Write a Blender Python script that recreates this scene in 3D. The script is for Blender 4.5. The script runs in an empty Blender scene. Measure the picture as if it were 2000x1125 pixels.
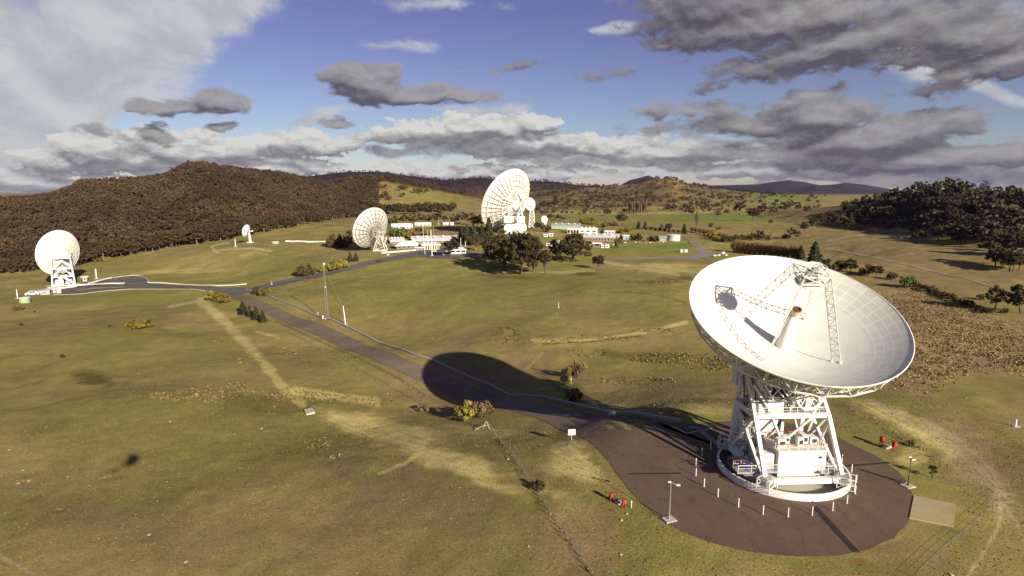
import bpy, math, random
import numpy as np
from mathutils import Vector, Matrix

random.seed(7)
SC = bpy.context.scene
COL = SC.collection
R = math.radians

# ------------------------------------------------------------------ camera
F = 1150.0            # focal length in photograph pixels (2000 px wide)
HZ = 373.0            # horizon row in the photograph
H = 46.0              # camera height above the antenna pad
PITCH = math.atan((562.5 - HZ) / F)
CP, SP = math.cos(PITCH), math.sin(PITCH)
cam_d = bpy.data.cameras.new('camera')
cam = bpy.data.objects.new('camera', cam_d)
COL.objects.link(cam)
cam.location = (0, 0, H)
cam.rotation_euler = (math.pi / 2 - PITCH, 0, 0)
cam_d.sensor_width = 36.0
cam_d.lens = F / 2000.0 * 36.0
cam_d.clip_start = 0.2
cam_d.clip_end = 40000
SC.camera = cam
SC.render.resolution_x, SC.render.resolution_y = 1024, 576

# ------------------------------------------------------------------ sun, exposure
SUN = Vector((.5186, -.774, .3627)).normalized()      # towards the sun
SUN_EL = math.asin(SUN.z)
SUN_AZ = math.atan2(SUN.x, SUN.y)                     # clockwise from +Y
sl = bpy.data.lights.new('sun', 'SUN')
sl.energy = 5.0
sl.angle = R(0.53)
sl.color = (1.0, 0.90, 0.74)
so = bpy.data.objects.new('sun', sl)
COL.objects.link(so)
so.location = (60, -90, 120)
so.rotation_euler = SUN.to_track_quat('Z', 'Y').to_euler()
SC.view_settings.view_transform = 'Standard'
SC.view_settings.look = 'None'
SC.view_settings.gamma = 1.0
SC.view_settings.exposure = 0.72
SC.cycles.max_bounces = 5
SC.cycles.diffuse_bounces = 2
SC.cycles.glossy_bounces = 2
SC.cycles.transparent_max_bounces = 8
SC.cycles.use_denoising = True

# ------------------------------------------------------------------ node helper
class NT:
    """tiny helper to write node trees"""
    def __init__(s, tree):
        s.t = tree; s.n = tree.nodes; s.l = tree.links
    def node(s, typ, **kw):
        n = s.n.new(typ)
        for k, v in kw.items():
            if k.startswith('i_'):
                key = k[2:]
                key = int(key) if key.isdigit() else key.replace('_', ' ')
                s.put(n.inputs[key], v)
            else:
                setattr(n, k, v)
        return n
    def put(s, sock, v):
        if isinstance(v, bpy.types.NodeSocket): s.l.new(v, sock)
        else: sock.default_value = v
    def m(s, op, a, b=0.0, c=0.0, clamp=False):
        n = s.n.new('ShaderNodeMath'); n.operation = op; n.use_clamp = clamp
        s.put(n.inputs[0], a); s.put(n.inputs[1], b)
        if op in ('MULTIPLY_ADD', 'SMOOTH_MAX', 'SMOOTH_MIN'): s.put(n.inputs[2], c)
        return n.outputs[0]
    def v(s, op, a, b=(0, 0, 0)):
        n = s.n.new('ShaderNodeVectorMath'); n.operation = op
        s.put(n.inputs[0], a)
        if op == 'SCALE': s.put(n.inputs[3], b)
        elif op != 'LENGTH': s.put(n.inputs[1], b)
        return n.outputs['Value'] if op in ('LENGTH', 'DOT_PRODUCT') else n.outputs[0]
    def mix(s, f, a, b, blend='MIX'):
        n = s.n.new('ShaderNodeMix'); n.data_type = 'RGBA'; n.blend_type = blend
        s.put(n.inputs[0], f); s.put(n.inputs[6], a); s.put(n.inputs[7], b)
        return n.outputs[2]
    def noise(s, vec, scale, detail=4, rough=.55, dist=0.0, col=False):
        n = s.node('ShaderNodeTexNoise')
        if vec is not None: s.put(n.inputs['Vector'], vec)
        n.inputs['Scale'].default_value = scale; n.inputs['Detail'].default_value = detail
        n.inputs['Roughness'].default_value = rough; n.inputs['Distortion'].default_value = dist
        return n.outputs[1 if col else 0]
    def ss(s, x, lo, hi, a=0.0, b=1.0):
        n = s.node('ShaderNodeMapRange', interpolation_type='SMOOTHSTEP')
        s.put(n.inputs[0], x); s.put(n.inputs[1], lo); s.put(n.inputs[2], hi)
        s.put(n.inputs[3], a); s.put(n.inputs[4], b)
        return n.outputs[0]
    def xyz(s, x, y, z):
        n = s.node('ShaderNodeCombineXYZ'); s.put(n.inputs[0], x); s.put(n.inputs[1], y); s.put(n.inputs[2], z)
        return n.outputs[0]
    def sep(s, v):
        n = s.node('ShaderNodeSeparateXYZ'); s.put(n.inputs[0], v); return n.outputs

# ------------------------------------------------------------------ sky (world)
def azel(px, py):
    x, y, z = (px - 1000) / F, (562.5 - py) / F, 1.0
    fw, up = z * CP + y * SP, y * CP - z * SP
    return math.degrees(math.atan2(x, fw)), math.degrees(math.atan2(up, math.hypot(x, fw)))

W = bpy.data.worlds.new('World')
SC.world = W
W.use_nodes = True
W.node_tree.nodes.clear()

def cloud_group(name, ells, warp, nscale, squash, detail=6, rough=.58, plain=False):
    """sum of soft ellipses in azimuth/elevation degrees, broken up by fractal noise -> density, and how much its upper side faces up"""
    g = bpy.data.node_groups.new(name, 'ShaderNodeTree')
    g.interface.new_socket('P', in_out='INPUT', socket_type='NodeSocketVector')
    g.interface.new_socket('D', in_out='OUTPUT', socket_type='NodeSocketFloat')
    g.interface.new_socket('L', in_out='OUTPUT', socket_type='NodeSocketFloat')
    t = NT(g)
    gi = t.node('NodeGroupInput'); go = t.node('NodeGroupOutput')
    P = gi.outputs[0]
    Ps = t.v('MULTIPLY', P, (1, squash, 1))
    # wander the coordinates a little so that no outline is an ellipse
    nz = t.noise(Ps, nscale * .45, 2, .55, col=True)
    Pw = t.v('ADD', P, t.v('MULTIPLY', t.v('SUBTRACT', nz, (.5, .5, .5)), (warp * 2, warp * 1.1, 0)))
    acc = None
    for i, (px, py, rx, ry, rot, amp) in enumerate(ells):
        a, e = azel(px, py)
        kx = 57.3 / F * math.cos(R(a)); ky = 57.3 / F * (math.cos(R(a)) + .15 * (1 - math.cos(R(a))))
        if i and i % 5 == 0:      # (the tiny term makes the renderer work through the ellipses in turn)
            Pw = t.v('ADD', Pw, t.m('MULTIPLY', acc, 1e-9))
        q = Pw
        if abs(rot) > 8:
            mp = t.node('ShaderNodeMapping', vector_type='TEXTURE')
            t.put(mp.inputs[0], q)
            mp.inputs[1].default_value = (a, e, 0); mp.inputs[2].default_value = (0, 0, R(rot)); mp.inputs[3].default_value = (rx * kx, ry * ky, 1)
            q = mp.outputs[0]
        else:
            sx, sy = 1 / (rx * kx), 1 / (ry * ky)
            n = t.node('ShaderNodeVectorMath', operation='MULTIPLY_ADD'); t.put(n.inputs[0], q)
            n.inputs[1].default_value = (sx, sy, 0); n.inputs[2].default_value = (-a * sx, -e * sy, 0); q = n.outputs[0]
        f = t.m('MULTIPLY_ADD', t.v('LENGTH', q), -amp, amp)
        acc = t.m('MAXIMUM', f, -.6) if acc is None else t.m('SMOOTH_MAX', acc, f, .12)
    if plain:
        t.l.new(acc, go.inputs[0]); return g
    dl = t.m('MULTIPLY', acc, 1e-9)
    fb = t.noise(t.v('ADD', Ps, dl), nscale, detail, rough, .3)
    fu = t.noise(t.v('ADD', Ps, t.xyz(t.m('ADD', t.m('MULTIPLY', fb, 1e-9), .25), .8 / nscale * .5, 0)), nscale, max(detail - 2, 2), rough, .3)
    out = t.m('ADD', acc, t.m('MULTIPLY', t.m('SUBTRACT', fb, .5), 2.3))
    t.l.new(out, go.inputs[0])
    t.l.new(t.m('SUBTRACT', fb, fu), go.inputs[1])
    return g

DARK = [  # grey-violet shaded clouds: px, py, rx, ry, tilt, amount
    (712, 160, 96, 42, 4, 1.6), (800, 182, 110, 24, 6, 1.5), (905, 180, 70, 17, 0, 1.3),
    (430, 192, 76, 26, 3, 1.4), (352, 203, 44, 15, 0, 1.1), (287, 211, 44, 19, -7, 1.2),
    (305, 262, 42, 17, 8, .8), (437, 240, 38, 11, 0, .8), (650, 234, 48, 14, 4, .8), (200, 270, 45, 14, -4, .7),
    (1500, 50, 260, 50, 6, 1.3), (1400, 10, 180, 70, 0, 1.1), (1650, 90, 270, 46, 10, 1.25), (1600, 122, 120, 26, 4, 1.1),
    (1880, 80, 190, 60, 8, 1.1), (1940, 125, 130, 38, 14, 1.2), (1300, 84, 45, 15, 0, .7),
    (1600, 225, 140, 46, 6, 1.45), (1690, 275, 190, 50, 10, 1.6), (1830, 305, 180, 36, 8, 1.3), (1480, 240, 120, 24, 0, 1.0),
    (1340, 218, 110, 20, 4, .75), (1950, 295, 130, 32, 6, .95), (1770, 322, 190, 26, 4, 1.0), (1550, 302, 150, 22, 2, .7),
    (1090, 318, 130, 9, 0, .6), (1000, 332, 120, 8, 0, .5),
]
GREY = [  # soft mid-grey bases of the cumulus, and the paler parts of the big clouds
    (230, 325, 130, 18, -2, 1.0), (480, 318, 130, 14, 0, .9), (760, 298, 90, 11, 0, .8), (900, 285, 150, 28, 0, 1.2), (1040, 300, 150, 20, 0, 1.0),
    (1290, 318, 220, 15, 2, .8), (680, 345, 160, 9, 0, .7), (60, 375, 100, 14, 0, .6), (1560, 15, 160, 50, 0, .9), (1840, 20, 150, 60, 0, .8),
    (1720, 345, 280, 26, 3, 1.2), (1950, 350, 170, 30, 4, 1.1), (1400, 250, 200, 24, 0, .9), (1560, 285, 240, 30, 4, .7), (1010, 132, 110, 8, 4, .45), (1180, 146, 90, 11, 4, .45),
]
BRIGHT = [  # sunlit cumulus above the hills
    (190, 300, 110, 34, -3, 1.2), (110, 318, 70, 30, 0, .9), (330, 292, 110, 38, 0, 1.1), (450, 290, 110, 34, 0, 1.1), (580, 280, 120, 28, 0, .95),
    (500, 322, 200, 26, 0, 1.0), (30, 362, 130, 34, 0, 1.3), (760, 332, 170, 16, 0, .9), (300, 325, 150, 26, 0, 1.0), (650, 276, 90, 18, 0, .7),
    (840, 258, 120, 32, 0, 1.15), (950, 252, 130, 32, 0, 1.2), (1040, 240, 60, 24, 0, 1.2), (1020, 285, 150, 30, 0, 1.05),
    (1170, 286, 140, 26, 0, 1.2), (1330, 300, 200, 22, 0, 1.2), (960, 338, 300, 13, 0, .8), (1480, 300, 160, 20, 0, .9),
    (1560, 335, 220, 18, 3, 1.0), (1880, 330, 240, 26, 4, 1.0),
]
CIRRUS = [
    (60, 200, 270, 150, 40, 1.6), (200, 110, 340, 130, 36, 1.7), (330, 20, 300, 95, 24, 1.4), (0, 260, 150, 120, 50, 1.4), (10, 60, 130, 150, 0, .8),
    (1200, 60, 66, 14, 6, .85), (1780, 140, 90, 34, -30, .8), (1900, 175, 150, 18, -22, 1.0), (1970, 50, 70, 60, -60, 1.2), (1770, 70, 60, 40, 60, .9),
    (930, 210, 130, 12, 5, .55), (600, 228, 120, 14, 9, .55), (850, 8, 120, 14, 0, .35), (760, 102, 90, 12, -4, .35), (1300, 262, 160, 14, 3, .4), (1000, 345, 700, 15, 0, .5),
]
w = NT(W.node_tree)
tc = w.node('ShaderNodeTexCoord')
D = tc.outputs['Generated']
dx, dy, dz = w.sep(D)
AZ = w.m('MULTIPLY', w.m('ARCTAN2', dx, dy), 57.29578)
EL = w.m('MULTIPLY', w.m('ARCSINE', dz), 57.29578)
PV = w.xyz(AZ, EL, 0.0)
sky = w.node('ShaderNodeTexSky', sky_type='NISHITA')
sky.sun_disc = False
sky.sun_elevation = SUN_EL
sky.sun_rotation = SUN_AZ
sky.altitude = 700
sky.air_density = 1.0
sky.dust_density = 0.6
sky.ozone_density = 2.2
skc = w.mix(1.0, sky.outputs[0], w.mix(w.ss(EL, -1, 20), (1.0, .94, .98, 1), (.88, .60, .90, 1)), 'MULTIPLY')
gC = cloud_group('cloud_cirrus', CIRRUS, 4.0, .12, 1.5, 8, .62)
gB = cloud_group('cloud_bright', BRIGHT, 2.2, .46, 1.9, 9, .64)
gG = cloud_group('cloud_grey', GREY, 2.0, .36, 1.9)
gD = cloud_group('cloud_dark', DARK, 2.2, .42, 1.8, 8, .62)
gDt = cloud_group('cloud_dark_top', DARK, 2.2, .42, 1.8, plain=True)
gBt = cloud_group('cloud_bright_top', BRIGHT, 2.2, .46, 1.9, plain=True)
def grp(g, vec):
    n = w.node('ShaderNodeGroup'); n.node_tree = g; w.put(n.inputs[0], vec); return n.outputs[0], n.outputs[1]
def after(vec, sock):
    return w.v('ADD', vec, w.m('MULTIPLY', sock, 1e-9))
K = 8.0     # cloud radiance scale, in the units of the sky texture
right = w.ss(AZ, 8, 30)                                   # the clouds over the right ranges are duller
c0, cl = grp(gC, PV)
col = w.mix(w.ss(c0, -.02, .55, 0, .93), skc, w.mix(w.ss(cl, -.2, .2), (.60 * K, .63 * K, .67 * K, 1), (.84 * K, .86 * K, .86 * K, 1)))
PV = after(PV, c0)
b0, bl = grp(gB, PV)
PV = after(PV, b0)
bt0 = grp(gBt, PV)[0]
PV = after(PV, bt0)
bt1 = grp(gBt, w.v('ADD', PV, (.35, .9, 0)))[0]
bl = w.m('ADD', w.ss(w.m('SUBTRACT', bt0, bt1), -.45, .6, 0, .95), w.ss(bl, -.16, .16, -.22, .30), clamp=True)
bc = w.mix(bl, (.27 * K, .265 * K, .29 * K, 1), (.96 * K, .95 * K, .90 * K, 1))
bc = w.mix(w.m('MULTIPLY', right, .6), bc, (.36 * K, .35 * K, .385 * K, 1))
col = w.mix(w.ss(b0, .0, .15, 0, .97), col, bc)
PV = after(PV, bt1)
g0, gl = grp(gG, PV)
col = w.mix(w.ss(g0, .0, .55, 0, .85), col, w.mix(w.ss(gl, -.18, .18), (.215 * K, .205 * K, .235 * K, 1), (.42 * K, .41 * K, .42 * K, 1)))
PV = after(PV, g0)
d0, dl = grp(gD, PV)
PV = after(PV, d0)
dt0 = grp(gDt, PV)[0]
PV = after(PV, dt0)
dt1 = grp(gDt, w.v('ADD', PV, (.5, 1.1, 0)))[0]
dl = w.m('ADD', w.ss(w.m('SUBTRACT', dt0, dt1), -.35, .8, 0, .9), w.ss(dl, -.16, .18, -.16, .22), clamp=True)
dl = w.m('ADD', dl, w.ss(d0, .35, 0, 0, .25), clamp=True)
dc = w.mix(dl, (.130 * K, .112 * K, .138 * K, 1), (.50 * K, .48 * K, .48 * K, 1))
col = w.mix(w.ss(d0, -.05, .46, 0, .93), col, dc)
bg = w.node('ShaderNodeBackground')
w.put(bg.inputs[0], col)
bg.inputs[1].default_value = 0.055
wo = w.node('ShaderNodeOutputWorld')
w.l.new(bg.outputs[0], wo.inputs[0])

# ------------------------------------------------------------------ materials
def mat(name, color, rough=.7, metal=0.0, var=.12, scale=3.0, bump=0.0, bscale=20, dirt=None, objvar=0.0):
    m = bpy.data.materials.new(name); m.use_nodes = True
    t = NT(m.node_tree); b = m.node_tree.nodes['Principled BSDF']
    tc = t.node('ShaderNodeTexCoord')
    n = t.noise(tc.outputs['Object'], scale, 5, .6)
    k = t.m('ADD', t.m('MULTIPLY', t.m('SUBTRACT', n, .5), var * 2), 1.0)
    c = t.mix(1.0, (*color, 1), t.xyz(k, k, k), 'MULTIPLY')
    if dirt:
        n2 = t.noise(tc.outputs['Object'], scale * .35, 6, .65)
        c = t.mix(t.ss(n2, .52, .72, 0, dirt[1]), c, (*dirt[0], 1))
    if objvar:
        oi = t.node('ShaderNodeObjectInfo')
        k2 = t.m('ADD', t.m('MULTIPLY', t.m('SUBTRACT', oi.outputs['Random'], .5), objvar * 2), 1.0)
        c = t.mix(1.0, c, t.xyz(k2, k2, k2), 'MULTIPLY')
    t.put(b.inputs['Base Color'], c)
    b.inputs['Roughness'].default_value = rough
    b.inputs['Metallic'].default_value = metal
    if bump:
        bn = t.node('ShaderNodeBump'); bn.inputs['Strength'].default_value = bump; bn.inputs['Distance'].default_value = .05
        t.put(bn.inputs['Height'], t.noise(tc.outputs['Object'], bscale, 4, .6))
        t.put(b.inputs['Normal'], bn.outputs[0])
    return m

M = {}
M['white'] = mat('white_paint', (.72, .70, .63), .45, 0, .05, .6, dirt=((.44, .40, .32), .55))
M['panel'] = mat('reflector_paint', (.63, .62, .565), .6, 0, .03, .35, dirt=((.66, .65, .60), .3))
M['steel'] = mat('galvanised_steel', (.42, .42, .40), .5, .5, .12, 2)
M['dark'] = mat('dark_steel', (.03, .03, .03), .6)
M['conc'] = mat('concrete', (.42, .39, .32), .85, 0, .14, 1.2, dirt=((.2, .17, .12), .5))
M['concdark'] = mat('old_concrete', (.24, .22, .18), .9, 0, .2, 1.5, dirt=((.12, .1, .07), .5))
M['orange'] = mat('orange_rail_paint', (.55, .10, .03), .5)
M['red'] = mat('red_paint', (.30, .035, .02), .55)
M['blue'] = mat('blue_paint', (.03, .06, .38), .4)
M['rust'] = mat('rust_brown', (.16, .06, .03), .7, 0, .4, 6)
M['cream'] = mat('cream_band', (.62, .50, .26), .6)
M['brick'] = mat('red_brick', (.23, .115, .07), .85, 0, .25, .8)
M['glass'] = mat('window_glass', (.02, .025, .03), .1)
M['green'] = mat('pale_green_cladding', (.30, .42, .22), .6, 0, .1, .3)
M['roof'] = mat('white_sheet_roof', (.74, .73, .70), .5, 0, .08, .2, dirt=((.45, .43, .4), .3))
M['greyroof'] = mat('grey_sheet_roof', (.42, .44, .45), .5, 0, .1, .2)
M['yellow'] = mat('yellow_facade', (.62, .48, .16), .7)
M['tank'] = mat('tank_grey_white', (.62, .62, .60), .5, 0, .08, .2)
M['wood'] = mat('weathered_wood', (.13, .10, .065), .9, 0, .3, 3)
M['bark'] = mat('bark', (.08, .06, .042), .9, 0, .4, 4)
M['palebark'] = mat('pale_gum_bark', (.20, .155, .11), .85, 0, .35, 3)
M['twig'] = mat('bare_twigs', (.17, .10, .06), .9, 0, .25, 3, objvar=.2)

def leafmat(name, base, alt, objvar=.25):
    m = bpy.data.materials.new(name); m.use_nodes = True
    t = NT(m.node_tree); b = m.node_tree.nodes['Principled BSDF']
    at = t.node('ShaderNodeAttribute', attribute_name='tint')
    f = at.outputs['Fac']
    oi = t.node('ShaderNodeObjectInfo')
    c = t.mix(f, (*base, 1), (*alt, 1))
    k2 = t.m('ADD', t.m('MULTIPLY', t.m('SUBTRACT', oi.outputs['Random'], .5), objvar * 2), 1.0)
    c = t.mix(1.0, c, t.xyz(k2, k2, t.m('MULTIPLY', k2, .95)), 'MULTIPLY')
    t.put(b.inputs['Base Color'], c)
    b.inputs['Roughness'].default_value = .75
    b.inputs['Specular IOR Level'].default_value = .2
    return m
M['gum'] = leafmat('gum_leaves', (.036, .029, .013), (.092, .066, .028))
M['conifer'] = leafmat('conifer_needles', (.017, .020, .010), (.046, .046, .019))
M['wattle'] = leafmat('wattle_blossom', (.10, .095, .015), (.33, .27, .04))
M['wattledull'] = leafmat('wattle_dull', (.075, .062, .012), (.26, .19, .03))
M['willow'] = leafmat('willow_twigs', (.12, .075, .03), (.27, .18, .065))
M['fresh'] = leafmat('fresh_green_leaves', (.075, .105, .02), (.17, .22, .045))
M['forest'] = leafmat('forest_leaves', (.046, .032, .018), (.100, .066, .036), 0)
M['bushbrown'] = leafmat('brown_scrub', (.08, .055, .025), (.20, .15, .07))
M['palescrub'] = leafmat('pale_scrub', (.26, .23, .08), (.46, .40, .15))
M['tussock'] = leafmat('tussock_blades', (.135, .098, .038), (.33, .25, .11), 0)

# ------------------------------------------------------------------ objects
def link(o, parent=None):
    COL.objects.link(o)
    if parent is not None: o.parent = parent
    return o
def tag(o, label=None, cat=None, group=None, kind=None):
    for k, v in (('label', label), ('category', cat), ('group', group), ('kind', kind)):
        if v: o[k] = v
    return o
def thing(name, label, cat, loc=(0, 0, 0), rz=0.0, group=None):
    o = bpy.data.objects.new(name, None)
    o.empty_display_size = .5
    link(o); o.location = loc; o.rotation_euler = (0, 0, rz)
    return tag(o, label, cat, group)

class MB:
    """collects shapes, then links them as one mesh object"""
    def __init__(s, X=None):
        s.v = []; s.f = []; s.X = X
    def add(s, vs, fs):
        k = len(s.v)
        s.v += [tuple(v) for v in vs]
        s.f += [tuple(i + k for i in f) for f in fs]
        return s
    def box(s, c, size, rz=0.0):
        x, y, z = (q / 2 for q in size)
        co, si = math.cos(rz), math.sin(rz)
        vs = []
        for dz in (-z, z):
            for (a, b) in ((-x, -y), (x, -y), (x, y), (-x, y)):
                vs.append((c[0] + a * co - b * si, c[1] + a * si + b * co, c[2] + dz))
        return s.add(vs, [(3, 2, 1, 0), (4, 5, 6, 7), (0, 1, 5, 4), (1, 2, 6, 5), (2, 3, 7, 6), (3, 0, 4, 7)])
    def bar(s, a, b, w, h=None, up=(0, 0, 1)):
        a, b = Vector(a), Vector(b); d = (b - a)
        if d.length < 1e-6: return s
        d.normalize(); up = Vector(up)
        if abs(d.dot(up)) > .97: up = Vector((0, 1, 0))
        u = d.cross(up).normalized(); n = u.cross(d)
        h = w if h is None else h
        u *= w / 2; n *= h / 2
        vs = [p + q for p in (a, b) for q in (-u - n, u - n, u + n, -u + n)]
        return s.add(vs, [(3, 2, 1, 0), (4, 5, 6, 7), (0, 1, 5, 4), (1, 2, 6, 5), (2, 3, 7, 6), (3, 0, 4, 7)])
    def cyl(s, a, b, r0, r1=None, n=10, cap=True):
        a, b = Vector(a), Vector(b); d = (b - a).normalized()
        r1 = r0 if r1 is None else r1
        up = Vector((0, 0, 1)) if abs(d.z) < .9 else Vector((1, 0, 0))
        u = d.cross(up).normalized(); w_ = u.cross(d)
        vs = []
        for p, r in ((a, r0), (b, r1)):
            for i in range(n):
                t = 2 * math.pi * i / n
                vs.append(p + u * (r * math.cos(t)) + w_ * (r * math.sin(t)))
        fs = [(i, n + i, n + (i + 1) % n, (i + 1) % n) for i in range(n)]
        if cap: fs += [tuple(range(n)), tuple(range(2 * n - 1, n - 1, -1))]
        return s.add(vs, fs)
    def path(s, pts, r, n=6):
        for a, b in zip(pts[:-1], pts[1:]): s.cyl(a, b, r, r, n)
        return s
    def truss(s, a0, a1, b0, b1, w, n, wd=None):
        """ladder with zig-zag between chord a0->a1 and chord b0->b1"""
        a0, a1, b0, b1 = map(Vector, (a0, a1, b0, b1)); wd = wd or w * .7
        s.bar(a0, a1, w); s.bar(b0, b1, w)
        for i in range(n):
            t, u = i / n, (i + 1) / n
            p, q = a0.lerp(a1, t), b0.lerp(b1, t)
            p2, q2 = a0.lerp(a1, u), b0.lerp(b1, u)
            s.bar(p, q2, wd) if i % 2 else s.bar(q, p2, wd)
            s.bar(p2, q2, wd)
        return s
    def lathe(s, prof, n=48, c=(0, 0, 0), close=False):
        vs = [(c[0] + r * math.cos(2 * math.pi * i / n), c[1] + r * math.sin(2 * math.pi * i / n), c[2] + z) for r, z in prof for i in range(n)]
        fs = []
        m = len(prof)
        for j in range(m if close else m - 1):
            k = (j + 1) % m
            for i in range(n):
                i2 = (i + 1) % n
                fs.append((j * n + i, j * n + i2, k * n + i2, k * n + i))
        return s.add(vs, fs)
    def build(s, name, m, parent=None, smooth=False):
        me = bpy.data.meshes.new(name)
        v = s.v if s.X is None else [tuple(s.X @ Vector(p)) for p in s.v]
        me.from_pydata(v, [], s.f)
        me.materials.append(m)
        if smooth:
            me.polygons.foreach_set('use_smooth', [True] * len(me.polygons))
        me.update()
        return link(bpy.data.objects.new(name, me), parent)

# ------------------------------------------------------------------ terrain
rng = np.random.default_rng(5)
_T = rng.random((256, 256))
def vnoise(x, y, s=0):
    x = np.asarray(x, float) + s * 37.7; y = np.asarray(y, float) + s * 91.3
    xi = np.floor(x).astype(int); yi = np.floor(y).astype(int)
    fx = x - xi; fy = y - yi
    fx = fx * fx * (3 - 2 * fx); fy = fy * fy * (3 - 2 * fy)
    a = _T[xi & 255, yi & 255]; b = _T[(xi + 1) & 255, yi & 255]
    c = _T[xi & 255, (yi + 1) & 255]; d = _T[(xi + 1) & 255, (yi + 1) & 255]
    return (a * (1 - fx) + b * fx) * (1 - fy) + (c * (1 - fx) + d * fx) * fy
def fbm(x, y, s=0, o=4):
    t = 0; a = .5
    for i in range(o):
        t = t + a * vnoise(x * 2 ** i, y * 2 ** i, s + i * 3); a *= .5
    return t
def sstep(x, a, b):
    t = np.clip((x - a) / (b - a), 0, 1); return t * t * (3 - 2 * t)

PADC = (44.0, 92.0)
# spot heights on the near ground: x, y, z
SPOT = np.array([
    (46, 94, 0), (30, 84, 0), (60, 84, 0), (46, 115, 0), (25, 100, -1), (10, 60, -1.5), (40, 60, -.5), (70, 62, 0),
    (-8, 172, -19), (14, 135, -6), (20, 160, -9.5), (-40, 150, -12), (-60, 235, -14), (-125, 275, -15), (-306, 403, -19), (-240, 400, -17),
    (-200, 330, -16), (-80, 120, -6.5), (-40, 80, -4.5), (-150, 190, -10), (-30, 62, -3.5),
    (30, 230, -7), (60, 290, -3), (0, 300, -5), (100, 260, -4), (70, 190, -6), (120, 180, -5), (-60, 340, -7),
    (-110, 450, -3), (0, 480, -2), (0, 640, 0), (120, 520, 0), (-230, 540, -2), (-120, 620, 0),
    (90, 100, -1), (130, 130, -3), (200, 200, -6), (160, 260, -7), (260, 330, -3), (200, 420, -2), (330, 420, 4), (90, 75, 0),
    (300, 800, 0), (-300, 800, 0), (0, 1000, 0), (700, 700, 0), (-700, 700, 0), (-380, 480, -18), (-430, 400, -19),
], float)
HILLS = {  # ridge rows, foot distance, ridge distance by photograph column; name -> (px, ridge py, foot y, ridge y, back width)
    'wooded': ([-700, -300, 0, 70, 130, 170, 230, 270, 330, 370, 400, 450, 550, 600, 650, 700, 760],
               [430, 400, 395, 393, 378, 357, 352, 351, 343, 321, 319, 327, 338, 350, 362, 390, 420],
               [400, 440, 450, 470, 490, 512, 550, 580, 595, 600, 605, 640, 790, 900, 1020, 1100, 1200],
               [800, 850, 900, 920, 950, 1000, 1050, 1080, 1130, 1160, 1180, 1220, 1350, 1420, 1480, 1520, 1550], 500),
    'paddock': ([540, 600, 640, 680, 720, 780, 830, 880, 930, 980, 1030],
                [400, 368, 356, 348, 345, 347, 360, 372, 384, 394, 400],
                [1200, 1200, 1210, 1220, 1230, 1240, 1240, 1250, 1250, 1260, 1300],
                [1700] * 11, 500),
    'dark_range': ([480, 560, 595, 640, 680, 740, 800, 860, 900, 940, 1000, 1050, 1080, 1130, 1200, 1260, 1330],
                   [365, 350, 345, 338, 333, 334, 343, 349, 348, 345, 350, 352, 353, 360, 364, 368, 373],
                   [2300] * 17, [3500] * 17, 900),
    'scrub_hill': ([1000, 1030, 1060, 1120, 1180, 1240, 1280, 1310, 1350, 1400, 1440, 1500, 1560, 1620, 1700],
                   [376, 374, 370, 365, 363, 357, 347, 347, 358, 366, 372, 377, 380, 382, 386],
                   [1250, 1200, 1150, 1150, 1200, 1200, 1200, 1200, 1200, 1250, 1300, 1400, 1500, 1500, 1500],
                   [2200, 2200, 2200, 2200, 2250, 2300, 2300, 2300, 2300, 2350, 2400, 2400, 2400, 2400, 2400], 700),
    'mountains': ([1100, 1200, 1230, 1265, 1290, 1330, 1390, 1440, 1480, 1500, 1540, 1570, 1600, 1620, 1650, 1690, 1740, 1790, 1900, 2200],
                  [374, 368, 352, 343, 352, 358, 362, 361, 360, 357, 352, 356, 362, 361, 357, 361, 370, 374, 374, 374],
                  [6000] * 20, [9000] * 20, 2500),
    'far_ridge': ([1340, 1400, 1460, 1510, 1560, 1590, 1630, 1690, 1750, 1810],
                  [374, 371, 366, 363, 366, 361, 366, 371, 376, 378],
                  [4300] * 10, [6000] * 10, 1500),
    'right_hill': ([1480, 1560, 1640, 1700, 1760, 1820, 1880, 1940, 2000, 2100, 2400, 2800],
                   [416, 410, 400, 389, 376, 368, 366, 373, 386, 392, 400, 430],
                   [1000, 830, 740, 690, 600, 520, 460, 420, 400, 380, 340, 330],
                   [1200, 1060, 980, 940, 860, 790, 740, 700, 680, 660, 640, 640], 420),
}
def hill_heights(x, y):
    Y = np.maximum(y, 1.0)
    u = x / (Y * CP + 7.5) * F + 1000
    hh = {}
    for nm, (px, py, yb, yr, bw) in HILLS.items():
        k = (562.5 - np.interp(u, px, py)) / F
        Yr = np.interp(u, px, yr); Yb = np.interp(u, px, yb)
        top = np.maximum(H + Yr * (k * CP - SP) / (CP + k * SP), 0)
        s = np.clip((Y - Yb) / (Yr - Yb), 0, 1)
        prof = np.where(Y <= Yr, s * s * (3 - 2 * s) * .5 + s * .5 * sstep(s, 0, .25), np.exp(-((Y - Yr) / bw) ** 2))
        lum = fbm(x / (bw * .35), y / (bw * .35), len(nm), 4) - .47
        rough = np.clip(s * 3, 0, 1) * (1 - .8 * np.exp(-((Y - Yr) / (bw * .5)) ** 2))
        h = top * prof * (1 + .5 * lum * rough)
        far = 1 if nm == 'mountains' else 0
        edge = sstep(u, px[0] - 250, px[0]) * (1 - sstep(u, px[-1], px[-1] + 250))
        hh[nm] = np.where(y > 1, h * edge, 0)
    return hh
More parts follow.
